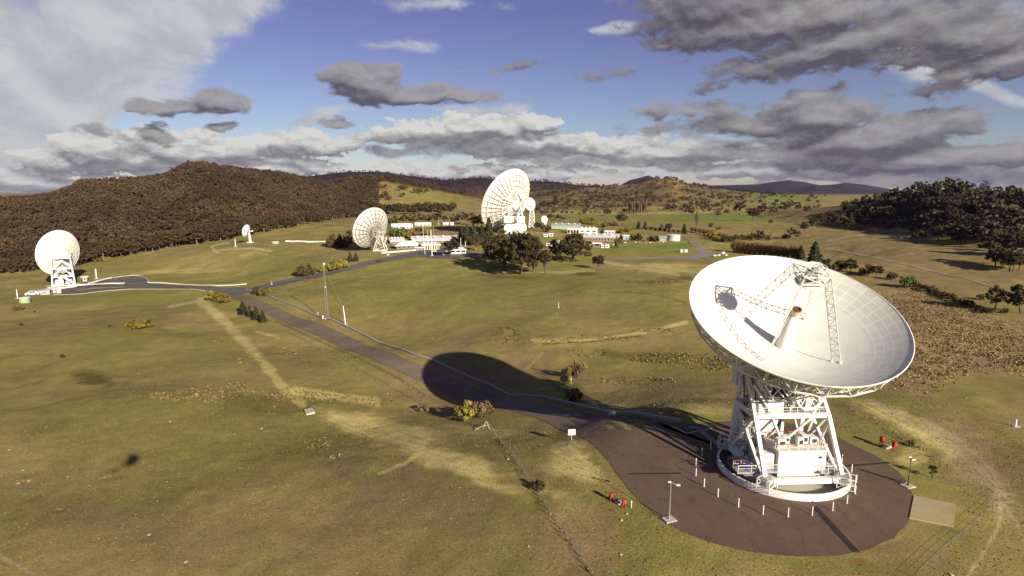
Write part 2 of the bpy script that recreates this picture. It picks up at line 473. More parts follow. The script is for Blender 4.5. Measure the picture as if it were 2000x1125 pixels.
def ground_h(x, y):
    x = np.asarray(x, float); y = np.asarray(y, float)
    num = 0.0; den = 0.0
    for (sx, sy, sz) in SPOT:
        wq = 1.0 / ((x - sx) ** 2 + (y - sy) ** 2 + 400.0) ** 1.6
        num = num + wq * sz; den = den + wq
    far = 1.0 / 900.0 ** 3.2
    h = num / (den + far)
    d = np.hypot(x, y)
    h = h + (fbm(x / 34, y / 34, 1, 3) - .44) * 2.6 * np.clip(d / 200, .25, 1) + (fbm(x / 110, y / 110, 2, 2) - .38) * 5 * np.clip((d - 150) / 300, 0, 1)
    h = h + (fbm(x / 5, y / 5, 4, 2) - .38) * .35
    dp = np.hypot((x - PADC[0]) / 1.0, (y - PADC[1]) / 1.05)
    h = h * sstep(dp, 25, 42)
    hl = np.maximum.reduce(list(hill_heights(x, y).values()))
    return np.maximum(h, -25) + hl

_ts = np.geomspace(45, 16000, 900)
def at_many(P):
    """points of the ground seen at photograph pixels P (n,2)"""
    P = np.atleast_2d(np.asarray(P, float)); out = np.zeros((len(P), 3))
    for i0 in range(0, len(P), 400):
        Q = P[i0:i0 + 400]
        X = (Q[:, 0] - 1000) / F; Yc = (562.5 - Q[:, 1]) / F
        d = np.stack([X, CP + Yc * SP, Yc * CP - SP], 1)
        pts = d[:, None, :] * _ts[None, :, None]
        below = (pts[..., 2] + H) < ground_h(pts[..., 0], pts[..., 1])
        k = np.where(below.any(1), below.argmax(1), len(_ts) - 1)
        lo = _ts[np.maximum(k - 1, 0)]; hi = _ts[k]
        for _ in range(14):
            mid = (lo + hi) / 2; q = d * mid[:, None]
            b = (q[:, 2] + H) < ground_h(q[:, 0], q[:, 1])
            hi = np.where(b, mid, hi); lo = np.where(b, lo, mid)
        q = d * hi[:, None]; q[:, 2] = ground_h(q[:, 0], q[:, 1])
        out[i0:i0 + 400] = q
    return out
def at(px, py):
    return Vector(at_many([(px, py)])[0])
def depth(p):
    return p[1] * CP - (p[2] - H) * SP
def m_per_px(p):
    return depth(p) / F
def project(x, y, z):
    zc = y * CP - (z - H) * SP
    yc = (z - H) * CP + y * SP
    ok = zc > 3
    zc = np.where(ok, zc, 1)
    return np.where(ok, 1000 + F * x / zc, -9e3), np.where(ok, 562.5 - F * yc / zc, -9e3)

def polydist(px, py, pts):
    """distance in pixels to a polyline, and position along it"""
    best = np.full(px.shape, 1e9); along = np.zeros(px.shape)
    n = len(pts) - 1
    for i, ((ax, ay), (bx, by)) in enumerate(zip(pts[:-1], pts[1:])):
        dx, dy = bx - ax, by - ay
        t = np.clip(((px - ax) * dx + (py - ay) * dy) / (dx * dx + dy * dy), 0, 1)
        d = np.hypot(px - ax - t * dx, py - ay - t * dy)
        along = np.where(d < best, (i + t) / n, along); best = np.minimum(best, d)
    return best, along
def inside(px, py, poly):
    c = np.zeros(px.shape, bool); n = len(poly)
    for i in range(n):
        x1, y1 = poly[i]; x2, y2 = poly[(i + 1) % n]
        if y1 == y2: continue
        hit = ((y1 > py) != (y2 > py)) & (px < (x2 - x1) * (py - y1) / (y2 - y1) + x1)
        c ^= hit
    return c

# colours of the ground itself (linear albedo)
OLIVE = (.285, .228, .078); GREEN = (.212, .196, .050); LUSH = (.150, .205, .040); YEL = (.64, .53, .20); BROWN = (.205, .150, .075); TAN = (.30, .21, .10)
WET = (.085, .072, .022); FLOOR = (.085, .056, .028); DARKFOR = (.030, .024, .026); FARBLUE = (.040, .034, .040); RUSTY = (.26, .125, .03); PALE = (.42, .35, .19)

# painted patches: colour, kind, data, strength   (the grass really has these colours)
PATCH = [
    (BROWN, 'e', (760, 1040, 560, 130, 4), .55), (BROWN, 'e', (330, 1050, 330, 70, 5), .4), (BROWN, 'e', (60, 960, 200, 60, 0), .35), (BROWN, 'e', (900, 980, 260, 90, 20), .35),
    (GREEN, 'e', (330, 870, 220, 120, 10), .55), (GREEN, 'e', (120, 700, 260, 70, 0), .35), (GREEN, 'e', (900, 1075, 200, 50, 8), .35), (GREEN, 'e', (300, 700, 220, 60, 0), .3),
    (BROWN, 'e', (560, 720, 110, 45, 10), .45), (BROWN, 'e', (300, 760, 300, 30, -2), .4), (WET, 'e', (183, 740, 46, 16, 4), .8), (WET, 'e', (40, 735, 60, 18, -5), .35), (WET, 'e', (560, 790, 150, 20, 4), .5),
    (WET, 'e', (60, 830, 120, 18, -4), .3), (BROWN, 'e', (900, 640, 230, 40, 4), .3), (LUSH, 'e', (1000, 560, 420, 60, 0), .30), (LUSH, 'e', (700, 525, 300, 30, -3), .30), (LUSH, 'e', (300, 575, 330, 22, 0), .35), (GREEN, 'e', (1100, 580, 380, 50, 0), .5), (GREEN, 'e', (750, 590, 220, 50, 10), .5), (BROWN, 'e', (1120, 600, 170, 30, 3), .35),
    (GREEN, 'e', (280, 585, 330, 20, 1), .7), (GREEN, 'e', (140, 583, 180, 12, -3), .9), (GREEN, 'e', (400, 556, 200, 14, 0), .5), (GREEN, 'e', (780, 515, 260, 24, -3), .5), (GREEN, 'e', (520, 510, 180, 20, 0), .35),
    (GREEN, 'e', (1220, 500, 260, 26, 0), .75), (GREEN, 'e', (1300, 425, 320, 14, 0), .8), (GREEN, 'e', (1330, 480, 60, 16, 0), .6), (LUSH, 'e', (1500, 386, 140, 10, 2), .95), (LUSH, 'e', (1390, 427, 150, 9, 0), .9), (LUSH, 'e', (1120, 427, 100, 8, 0), .6), (LUSH, 'e', (1470, 404, 90, 6, 0), .6), (LUSH, 'e', (1250, 486, 130, 10, 0), .6), (LUSH, 'e', (1340, 478, 50, 9, 0), .7), (GREEN, 'e', (1060, 435, 120, 9, 0), .4),
    (GREEN, 'e', (830, 382, 140, 22, 10), .75), (RUSTY, 'e', (735, 368, 40, 14, 8), .5), (GREEN, 'e', (1400, 395, 120, 12, 2), .4), (BROWN, 'e', (1350, 372, 200, 16, 0), .5), (BROWN, 'e', (1150, 385, 130, 22, 0), .5),
    (YEL, 'e', (1330, 523, 150, 12, 0), .55), (RUSTY, 'e', (1410, 522, 110, 9, 0), .35), (BROWN, 'e', (1350, 510, 230, 5, 0), .6), (WET, 'e', (1300, 548, 70, 6, -4), .7), (WET, 'e', (1145, 535, 26, 4, 0), .8), (WET, 'e', (990, 540, 70, 5, 3), .5),
    (BROWN, 'e', (1740, 490, 280, 40, 8), .6), (BROWN, 'e', (1700, 600, 200, 90, 20), .35), (BROWN, 'e', (1880, 570, 240, 40, 10), .55), (GREEN, 'e', (1660, 545, 60, 16, 20), .6), (GREEN, 'e', (1950, 600, 60, 16, 10), .6),
    (YEL, 's', ([(392, 588), (425, 615), (470, 660), (520, 715), (560, 765), (590, 790)], 10), .45), (PALE, 's', ([(410, 600), (450, 640), (500, 690)], 4), .55),
    (YEL, 's', ([(575, 762), (640, 772), (735, 785)], 9), .55), (YEL, 's', ([(500, 648), (530, 655), (545, 660)], 3), .4),
    (YEL, 'e', (690, 830, 90, 28, 22), .85), (YEL, 'e', (800, 860, 130, 34, 18), .8), (YEL, 'e', (890, 900, 110, 26, 20), .8), (YEL, 'e', (850, 900, 70, 20, 20), .4), (YEL, 'e', (935, 925, 60, 22, 22), .9), (YEL, 'e', (760, 830, 150, 16, 10), .5), (YEL, 'e', (930, 840, 90, 12, 6), .45),
    (RUSTY, 'e', (975, 938, 56, 9, 4), .5), (YEL, 'e', (1000, 955, 40, 14, 4), .5), (YEL, 's', ([(740, 925), (790, 905), (830, 880)], 4), .5),
    (YEL, 'e', (1110, 900, 56, 36, 30), .95), (YEL, 'e', (1140, 925, 50, 26, 20), .7), (YEL, 'e', (1090, 965, 70, 16, 8), .55), (YEL, 'e', (1120, 1010, 60, 50, 60), .3), (TAN, 'e', (1160, 1040, 90, 60, 50), .4), (TAN, 'e', (1090, 1060, 50, 80, 20), .35),
    (GREEN, 'e', (1230, 1000, 36, 60, -40), .7), (GREEN, 'e', (1420, 1085, 160, 26, -12), .7), (GREEN, 'e', (1640, 1105, 190, 22, 5), .75), (GREEN, 'e', (1860, 1050, 80, 30, 20), .7), (GREEN, 'e', (1800, 930, 60, 22, -38), .6), (GREEN, 'e', (1180, 890, 30, 12, -40), .5), (GREEN, 'e', (1680, 845, 80, 14, -30), .8),
    (RUSTY, 'e', (1680, 1098, 26, 9, 0), .8), (PALE, 's', ([(1720, 1062), (1760, 1050)], 3), .5),
    (YEL, 'e', (1750, 815, 120, 22, 28), .95), (YEL, 'e', (1835, 858, 70, 26, 30), 1.0), (PALE, 'e', (1895, 890, 80, 40, 50), .8), (TAN, 'e', (1890, 850, 120, 50, 35), .6), (YEL, 'e', (1785, 890, 36, 22, -20), .6), (PALE, 'e', (1955, 985, 26, 50, 0), .6),
    (PALE, 's', ([(1700, 780), (1790, 830), (1870, 880), (1930, 930), (1955, 975), (1950, 1030), (1915, 1090), (1890, 1125)], 5), .75), (PALE, 's', ([(1800, 820), (1880, 865), (1940, 920), (1962, 980)], 5), .6), (PALE, 's', ([(1955, 980), (1985, 1020), (2000, 1060)], 4), .4), (TAN, 's', ([(1960, 975), (1930, 1005), (1850, 1080), (1800, 1125)], 5), .4),
    (TAN, 'p', [(1760, 560), (1830, 600), (1900, 610), (2010, 640), (2010, 745), (1950, 735), (1880, 740), (1830, 775), (1740, 770), (1690, 740), (1700, 640)], .9),
    (TAN, 'p', [(1660, 540), (1770, 560), (1830, 610), (1750, 640), (1680, 600)], .5),
    (GREEN, 'e', (1920, 770, 90, 34, -8), .6), (GREEN, 'e', (1860, 760, 60, 16, 10), .5), (BROWN, 'e', (1950, 900, 90, 60, 0), .4),
    (WET, 's', ([(1180, 690), (1260, 700), (1340, 697), (1440, 712)], 8), .45), (YEL, 's', ([(1040, 665), (1110, 668), (1200, 660), (1290, 642), (1340, 630)], 4), .5), (WET, 's', ([(1060, 672), (1150, 668), (1250, 656)], 2.5), .7),
    (WET, 's', ([(1190, 570), (1260, 573), (1310, 582), (1340, 592)], 1.6), .5), (WET, 's', ([(540, 628), (600, 655), (700, 700), (780, 740), (830, 772)], 2.0), .6),
    (PALE, 's', ([(425, 493), (418, 487), (412, 482), (425, 477), (445, 475)], 2.2), .9), (PALE, 's', ([(415, 490), (450, 486), (490, 484), (530, 490)], 2.0), .8), (PALE, 's', ([(470, 500), (500, 493), (520, 497)], 3), .4),
    (PALE, 's', ([(540, 420), (700, 415)], 1), .0), (YEL, 'e', (350, 530, 130, 6, -2), .35), (PALE, 's', ([(1180, 512), (1240, 522), (1300, 533), (1325, 537)], 3), .8), (YEL, 's', ([(900, 520), (980, 530), (1100, 532), (1160, 528)], 3), .35),
    (PALE, 's', ([(1035, 418), (1120, 416), (1250, 417), (1400, 414)], 2.4), .5), (PALE, 's', ([(0, 1085), (35, 1105), (70, 1125)], 5), .7),
    (PALE, 's', ([(1600, 473), (1650, 464), (1700, 456), (1760, 448)], 2), .6), (PALE, 's', ([(395, 587), (360, 592), (330, 600)], 4), .5), (PALE, 's', ([(1030, 720), (1045, 705), (1060, 690)], 2.5), .35), (WET, 's', ([(1040, 720), (1075, 745), (1100, 765)], 4), .5),
    (BROWN, 'e', (1330, 770, 130, 40, 6), .4), (YEL, 'e', (1380, 800, 60, 14, 8), .35), (GREEN, 'e', (1280, 720, 140, 18, 4), .3), (WET, 'e', (1120, 765, 26, 20, 0), .5),
]

def build_ground():
    fine = np.arange(-49, 49.01, .135)
    coarse = np.concatenate([np.arange(52, 308, 3.0)])
    az = np.radians(np.concatenate([fine, coarse]))
    rad = np.concatenate([[3, 12, 24, 36], np.geomspace(45, 200, 300), np.geomspace(200, 1600, 300)[1:], np.geomspace(1600, 15000, 110)[1:]])
    A, Rr = np.meshgrid(az, rad)
    x = (Rr * np.sin(A)).ravel(); y = (Rr * np.cos(A)).ravel()
    z = ground_h(x, y)
    z = z + np.where(np.hypot(x, y) > 500, (fbm(x / 9, y / 9, 9, 3) - .44) * 1.5, 0)
    na, nr = len(az), len(rad)
    v = np.stack([x, y, z], 1)
    i = np.arange(nr - 1)[:, None] * na; j = np.arange(na)[None, :]; j2 = (j + 1) % na
    f = np.stack([i + j, i + j2, i + na + j2, i + na + j], -1).reshape(-1, 4)
    v = np.vstack([v, [[0, 0, float(ground_h(0., 0.))]]])
    me = bpy.data.meshes.new('ground')
    nv, nf = len(v), len(f)
    tri = np.stack([np.full(na, nv - 1), np.arange(na), (np.arange(na) + 1) % na], 1)
    loops = np.concatenate([f.ravel(), tri.ravel()])
    me.vertices.add(nv); me.vertices.foreach_set('co', v.astype(np.float32).ravel())
    me.loops.add(len(loops)); me.loops.foreach_set('vertex_index', loops.astype(np.int32))
    me.polygons.add(nf + na)
    ls = np.concatenate([np.arange(nf) * 4, nf * 4 + np.arange(na) * 3])
    lt = np.concatenate([np.full(nf, 4), np.full(na, 3)])
    me.polygons.foreach_set('loop_start', ls.astype(np.int32)); me.polygons.foreach_set('loop_total', lt.astype(np.int32))
    me.update(); me.validate()
    me.polygons.foreach_set('use_smooth', np.ones(len(me.polygons), bool))
    # ---- colours
    x, y, z = v[:, 0], v[:, 1], v[:, 2]
    px, py = project(x, y, z)
    d = np.hypot(x, y)
    n1 = fbm(x / 26, y / 26, 11, 5); n2 = fbm(x / 7, y / 7, 12, 4); n3 = fbm(x / 90, y / 90, 13, 4); n4 = fbm(x / 2.2, y / 2.2, 14, 3)
    c = np.array(OLIVE)[None] * np.ones((nv, 1))
    def lay(col, a):
        nonlocal c
        a = np.clip(a, 0, 1)[:, None]; c = c * (1 - a) + np.array(col)[None] * a
    lay(GREEN, sstep(n1, .40, .60) * .75)
    lay(BROWN, sstep(n2 * .5 + n3 * .5, .46, .62) * .6)
    lay(BROWN, sstep(d, 700, 1500) * sstep(n1, .35, .6) * .6)
    hh = hill_heights(x, y)
    spx = np.clip((1000 - py) * .05, 0, 1)
    wob = (n2 - .47) * 1.3 + (n4 - .44) * .7
    for col, kind, data, s in PATCH:
        if kind == 'e':
            cx, cy, rx, ry, rot = data; ca, sa = math.cos(R(rot)), math.sin(R(rot))
            q = np.hypot(((px - cx) * ca + (py - cy) * sa) / rx, (-(px - cx) * sa + (py - cy) * ca) / ry)
            sk_ = 1.0
            if col in (YEL, PALE):      # mown swaths
                al_ = (px - cx) * ca + (py - cy) * sa; ac_ = -(px - cx) * sa + (py - cy) * ca
                sk_ = np.clip(.35 + 1.5 * (fbm(al_ / 60, ac_ / 3.2, 51, 3) - .2), .1, 1.25)
            lay(col, sstep(1.15 - q + wob * .9, .0, .75) * s * sk_)
        elif kind == 's':
            dd, al = polydist(px, py, data[0])
            lay(col, sstep(1.25 - dd / data[1] + wob * .8, .0, .8) * s)
        else:
            ins = inside(px, py, data)
            lay(col, ins * s * np.clip(.8 + wob * .5, 0, 1))
    wd = hh['wooded']
    lay(FLOOR, sstep(wd, 3, 8) * np.where(px > -8e3, sstep(px - 0 * px, 1e9, 1e9 + 1) * 0 + 1, 1) * .95)
    pd = hh['paddock']
    # woodland over the upper left part of the paddock hill
    pm = sstep(730 - px + (n1 - .45) * 120 - (py - 365) * .9, -15, 25) + sstep(358 + (px - 760) * .16 - py + (n2 - .45) * 10, -2, 4)
    lay(FLOOR, sstep(pd, 4, 10) * np.clip(pm, 0, 1) * (wd < pd))
    lay(DARKFOR, sstep(hh['dark_range'], 8, 20))
    lay(FLOOR, sstep(hh['scrub_hill'], 2, 12) * sstep(n1 * .6 + n2 * .4, .43, .52) * .8 * (1 - sstep(px, 1400, 1520)))
    lay((.16, .105, .05), sstep(hh['scrub_hill'], 6, 30) * .45 * (1 - sstep(px, 1400, 1520)))
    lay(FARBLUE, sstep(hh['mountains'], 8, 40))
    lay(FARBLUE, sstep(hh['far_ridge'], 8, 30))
    lay(BROWN, sstep(hh['right_hill'], 1, 10) * .7)
    lay(FLOOR, sstep(hh['right_hill'], 14, 26) * .8)
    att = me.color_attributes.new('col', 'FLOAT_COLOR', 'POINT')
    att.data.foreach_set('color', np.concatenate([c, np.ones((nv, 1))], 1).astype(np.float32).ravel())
    m = bpy.data.materials.new('pasture'); m.use_nodes = True
    t = NT(m.node_tree); b = m.node_tree.nodes['Principled BSDF']
    ca = t.node('ShaderNodeAttribute', attribute_name='col').outputs['Color']
    P = t.node('ShaderNodeNewGeometry').outputs['Position']
    f0 = t.m('ADD', t.m('MULTIPLY', t.noise(P, 2.6, 6, .75), .5), t.m('MULTIPLY', t.noise(P, 7.5, 3, .6), .5)); f1 = t.noise(P, .28, 5, .65); f2 = t.noise(P, .05, 4, .6)
    k = t.m('ADD', t.m('MULTIPLY', t.m('SUBTRACT', f0, .5), 3.6), 1.0)
    k = t.m('MULTIPLY', k, t.m('ADD', t.m('MULTIPLY', t.m('SUBTRACT', f1, .5), .7), 1.0))
    k = t.m('MULTIPLY', k, t.m('ADD', t.m('MULTIPLY', t.m('SUBTRACT', f2, .5), .6), 1.0))
    k = t.m('MAXIMUM', k, .25)
    cc = t.mix(1.0, ca, t.xyz(k, k, k), 'MULTIPLY')
    hue = t.noise(P, .55, 4, .7)
    cc = t.mix(t.ss(hue, .45, .7, 0, .4), cc, t.mix(1.0, cc, (1.12, .90, .85, 1), 'MULTIPLY'))
    cc = t.mix(t.ss(hue, .5, .3, 0, .5), cc, t.mix(1.0, cc, (.93, 1.04, .90, 1), 'MULTIPLY'))
    t.put(b.inputs['Base Color'], cc)
    b.inputs['Roughness'].default_value = .95; b.inputs['Specular IOR Level'].default_value = .05
    bp = t.node('ShaderNodeBump'); bp.inputs['Strength'].default_value = .5; bp.inputs['Distance'].default_value = .22
    t.put(bp.inputs['Height'], t.m('ADD', f0, t.m('MULTIPLY', f1, 1.6)))
    t.put(b.inputs['Normal'], bp.outputs[0])
    me.materials.append(m)
    o = link(bpy.data.objects.new('ground', me)); tag(o, kind='structure')
    return o
build_ground()

# ------------------------------------------------------------------ roads and paving, as sheets draped over the ground
def sheet(name, left, right, m, lift=.07, nl=60, nw=8, th=0.0, kind='structure'):
    """strip between two pixel polylines, draped"""
    def res(pts, n):
        W3 = at_many(pts); L = np.concatenate([[0], np.cumsum(np.hypot(*np.diff(W3[:, :2], axis=0).T))])
        t = np.linspace(0, L[-1], n)
        # smooth resample
        P = np.stack([np.interp(t, L, W3[:, 0]), np.interp(t, L, W3[:, 1])], 1)
        for _ in range(2):
            P[1:-1] = (P[:-2] + 2 * P[1:-1] + P[2:]) / 4
        return P
    A = res(left, nl); B = res(right, nl)
    s = np.linspace(0, 1, nw)
    G = A[:, None, :] * (1 - s)[None, :, None] + B[:, None, :] * s[None, :, None]
    z = ground_h(G[..., 0], G[..., 1]) + lift
    v = np.concatenate([G, z[..., None]], -1).reshape(-1, 3)
    b = MB()
    b.v = [tuple(q) for q in v]
    for i in range(nl - 1):
        for j in range(nw - 1):
            b.f.append((i * nw + j, i * nw + j + 1, (i + 1) * nw + j + 1, (i + 1) * nw + j))
    o = b.build(name, m); tag(o, kind=kind)
    return o
def asphalt(name, base, alt):
    m = bpy.data.materials.new(name); m.use_nodes = True
    t = NT(m.node_tree); b = m.node_tree.nodes['Principled BSDF']
    P = t.node('ShaderNodeNewGeometry').outputs['Position']
    c = t.mix(t.ss(t.noise(P, .12, 5, .6), .3, .7), (*base, 1), (*alt, 1))
    g = t.noise(P, 7, 4, .75); k = t.m('ADD', t.m('MULTIPLY', t.m('SUBTRACT', g, .5), .6), 1.0)
    cr = t.node('ShaderNodeTexVoronoi', feature='DISTANCE_TO_EDGE'); t.put(cr.inputs['Vector'], t.v('ADD', P, t.v('SCALE', t.noise(P, .6, 4, .6, col=True), 2.5))); cr.inputs['Scale'].default_value = .11
    k = t.m('MULTIPLY', k, t.ss(cr.outputs['Distance'], .0, .010, .76, 1.0))
    st_ = t.noise(P, .32, 6, .7); k = t.m('MULTIPLY', k, t.ss(st_, .56, .70, 1.0, .74))
    s = t.noise(t.v('MULTIPLY', P, (.35, .12, 1)), 1.2, 5, .7); k = t.m('MULTIPLY', k, t.m('ADD', t.m('MULTIPLY', t.m('SUBTRACT', s, .5), .5), 1.0))
    t.put(b.inputs['Base Color'], t.mix(1.0, c, t.xyz(k, k, k), 'MULTIPLY'))
    b.inputs['Roughness'].default_value = .9; b.inputs['Specular IOR Level'].default_value = .15
    return m
M['pad'] = asphalt('brown_asphalt', (.118, .080, .056), (.142, .098, .069))
M['road'] = asphalt('road_seal', (.160, .122, .082), (.190, .146, .098))
M['greyroad'] = asphalt('grey_seal', (.10, .095, .088), (.135, .125, .115))
M['gravel'] = asphalt('gravel', (.22, .19, .15), (.27, .23, .18))
M['repair'] = asphalt('dark_patch_seal', (.03, .027, .025), (.045, .038, .033))
M['marking'] = mat('worn_white_line', (.62, .60, .54), .8, 0, .25, 2)
M['dirt'] = asphalt('bare_dirt', (.27, .205, .12), (.33, .26, .15))

# ------------------------------------------------------------------ paving
def paved(name, outline, m, lift=.05, n=420, rings=10, centre=None):
    Wp = at_many(outline)[:, :2]
    Wp = np.vstack([Wp, Wp[:1]])
    L = np.concatenate([[0], np.cumsum(np.hypot(*np.diff(Wp, axis=0).T))]); t = np.linspace(0, L[-1], n, endpoint=False)
    P = np.stack([np.interp(t, L, Wp[:, 0]), np.interp(t, L, Wp[:, 1])], 1)
    for _ in range(3): P = (np.roll(P, 1, 0) + 2 * P + np.roll(P, -1, 0)) / 4
    P = P + (np.random.default_rng(3).uniform(-1, 1, P.shape)) * .06 + np.stack([fbm(P[:, 0] / 2, P[:, 1] / 2, 61, 3) - .44, fbm(P[:, 0] / 2, P[:, 1] / 2, 62, 3) - .44], 1) * .5
    c = P.mean(0) if centre is None else np.array(centre)
    b = MB()
    for r in range(1, rings + 1):
        Q = c + (P - c) * r / rings
        z = ground_h(Q[:, 0], Q[:, 1]) + lift
        b.v += [(q[0], q[1], zz) for q, zz in zip(Q, z)]
    b.v.append((c[0], c[1], float(ground_h(c[0], c[1])) + lift))
    for r in range(rings - 1):
        for i in range(n):
            i2 = (i + 1) % n
            b.f.append((r * n + i, (r + 1) * n + i, (r + 1) * n + i2, r * n + i2))
    k = len(b.v) - 1
    for i in range(n): b.f.append((k, i, (i + 1) % n))
    o = b.build(name, m); tag(o, kind='structure'); return o
paved('antenna_pad', [(1075, 812), (1130, 850), (1168, 878), (1190, 905), (1206, 928), (1230, 957), (1257, 987), (1292, 1015), (1335, 1040), (1395, 1062), (1470, 1079), (1560, 1088), (1635, 1086),
                      (1700, 1072), (1745, 1050), (1775, 1020), (1787, 985), (1778, 952), (1755, 922), (1715, 892), (1665, 868), (1622, 848), (1570, 830), (1500, 822), (1430, 822), (1360, 828), (1300, 828), (1200, 815), (1130, 803)],
      M['pad'], .06, centre=(44, 93))
UP = [(470, 574), (500, 583), (530, 596), (600, 625), (700, 665), (800, 706), (900, 744), (1000, 775), (1060, 790), (1130, 805), (1200, 818)]
LO = [(448, 580), (480, 597), (520, 613), (580, 640), (660, 677), (740, 710), (800, 737), (850, 759), (920, 782), (1000, 804), (1060, 820), (1140, 856)]
sheet('access_road', UP, LO, M['road'], .09, 120, 10)
sheet('side_road', [(440, 570), (480, 562), (540, 550), (600, 538), (680, 520), (760, 503), (820, 490), (870, 484)],
      [(452, 579), (500, 568), (555, 556), (615, 544), (695, 526), (775, 509), (850, 497), (910, 492)], M['greyroad'], .11, 80, 8)
sheet('branch_road', [(285, 554), (340, 557), (400, 560), (450, 563), (480, 561)], [(285, 561), (340, 564), (400, 567), (440, 572), (470, 573)], M['greyroad'], .13, 40, 5)
paved('forecourt', [(100, 574), (128, 563), (160, 552), (200, 545), (255, 539), (275, 540), (288, 546), (290, 553), (300, 558), (300, 564), (250, 563), (200, 567), (150, 573)], M['greyroad'], .10, 120, 8)
paved('car_park', [(800, 497), (850, 489), (900, 491), (960, 497), (920, 503), (850, 505)], M['greyroad'], .14, 80, 6)
sheet('yard_road', [(1335, 462), (1352, 480), (1365, 495), (1330, 502), (1250, 503), (1180, 503)], [(1350, 462), (1372, 480), (1400, 499), (1360, 508), (1250, 507), (1180, 506)], M['gravel'], .12, 70, 5)
for nm, pts, wd in (('dirt_track', [(1590, 481), (1640, 490), (1700, 501), (1760, 514), (1830, 531), (1900, 548), (1960, 566), (2010, 583)], 1.6),
                    ('dirt_track', [(1600, 474), (1650, 464), (1700, 456)], 1.5)):
    sheet(nm, [(x, y - wd) for x, y in pts], [(x, y + wd) for x, y in pts], M['dirt'], .15, 90, 4)
sheet('gravel_path', [(880, 497), (960, 499), (1030, 500)], [(880, 500), (960, 502), (1030, 503)], M['gravel'], .16, 40, 3)
# darker seal repair strip and the painted lines on the pad
def flat_strip(name, px_pts, m, w, z):
    P = [at(*p) for p in px_pts]
    b = MB()
    for a, c in zip(P[:-1], P[1:]):
        d = (c - a); d.z = 0; n_ = Vector((-d.y, d.x, 0)).normalized() * w / 2
        b.add([(a + n_).to_tuple()[:2] + (z,), (a - n_).to_tuple()[:2] + (z,), (c - n_).to_tuple()[:2] + (z,), (c + n_).to_tuple()[:2] + (z,)], [(0, 1, 2, 3)])
    o = b.build(name, m); tag(o, kind='structure'); return o
flat_strip('seal_patch', [(1590, 990), (1672, 1079)], M['repair'], 1.0, .072)
flat_strip('seal_patch', [(1228, 926), (1330, 925)], M['repair'], .5, .072)
flat_strip('seal_patch', [(1640, 912), (1738, 904)], M['repair'], .6, .072)
flat_strip('seal_patch', [(1680, 918), (1760, 942)], M['repair'], .6, .074)
flat_strip('painted_marking', [(1310, 833), (1341, 848)], M['marking'], .3, .18)
flat_strip('painted_marking', [(1341, 848), (1390, 838)], M['marking'], .3, .184)
flat_strip('trench_cover', [(1345, 836), (1362, 838), (1425, 888)], M['concdark'], 1.3, .20)

def ribbon(px_pts, w, h, m, name, lift=.0, parent=None, n=90, profile=None):
    """raised kerb, wall or trough that follows the ground"""
    Wp = at_many(px_pts)[:, :2]
    L = np.concatenate([[0], np.cumsum(np.hypot(*np.diff(Wp, axis=0).T))]); t = np.linspace(0, L[-1], n)
    P = np.stack([np.interp(t, L, Wp[:, 0]), np.interp(t, L, Wp[:, 1])], 1)
    for _ in range(3): P[1:-1] = (P[:-2] + 2 * P[1:-1] + P[2:]) / 4
    d = np.gradient(P, axis=0); d /= np.linalg.norm(d, axis=1)[:, None]
    nn = np.stack([-d[:, 1], d[:, 0]], 1)
    z = ground_h(P[:, 0], P[:, 1]) + lift
    b = MB()
    for i in range(n):
        for s, dz in ((-1, -.3), (1, -.3), (1, h), (-1, h)):
            q = P[i] + nn[i] * s * w / 2
            b.v.append((q[0], q[1], z[i] + dz))
    for i in range(n - 1):
        for k in range(4):
            k2 = (k + 1) % 4
            b.f.append((i * 4 + k, i * 4 + k2, (i + 1) * 4 + k2, (i + 1) * 4 + k))
    b.f += [(3, 2, 1, 0), tuple(4 * (n - 1) + k for k in range(4))]
    return b.build(name, m, parent)
TR = [(480, 566), (500, 571), (540, 585), (600, 608), (640, 623), (700, 649), (810, 694), (900, 730), (960, 753), (1060, 777), (1130, 794), (1190, 806), (1260, 815), (1330, 824)]
tr = ribbon([(x, y) for x, y in TR], .95, .5, M['concdark'], 'cable_trough', n=160)
tag(tr, 'long low concrete cable trough with pale lids along the brown access road', 'cable trough')
ribbon(TR, .34, .62, M['conc'], 'lid', parent=tr, n=160)
k = ribbon([(x, y - 1) for x, y in [(288, 553), (350, 556), (420, 559), (460, 558), (482, 556)]], .6, .4, M['white'], 'low_wall', n=60)
tag(k, 'low white wall along the far side of the branch road in front of the green mound', 'low wall')
k = ribbon([(200, 545), (230, 541), (255, 538), (274, 538), (287, 545), (290, 552)], .6, .35, M['conc'], 'kerb', n=60); tag(k, kind='structure')
k = ribbon([(105, 576), (150, 575), (200, 569), (250, 565), (330, 565), (400, 568)], .5, .25, M['conc'], 'kerb', n=60); tag(k, kind='structure')
k = ribbon([(150, 568), (180, 563), (240, 561)], .4, .2, M['conc'], 'kerb', n=40); tag(k, kind='structure')
k = ribbon([(558, 472), (600, 473), (636, 473)], .9, 1.2, M['white'], 'low_wall', n=30)
tag(k, 'white low wall between the small white dish and the dark conifers', 'low wall')
k = ribbon([(745, 495), (780, 492), (824, 488)], 1.5, 1.0, M['white'], 'low_wall', n=30)
tag(k, 'bright white terrace wall at the lawn edge before the brick building with a white hipped roof', 'low wall')

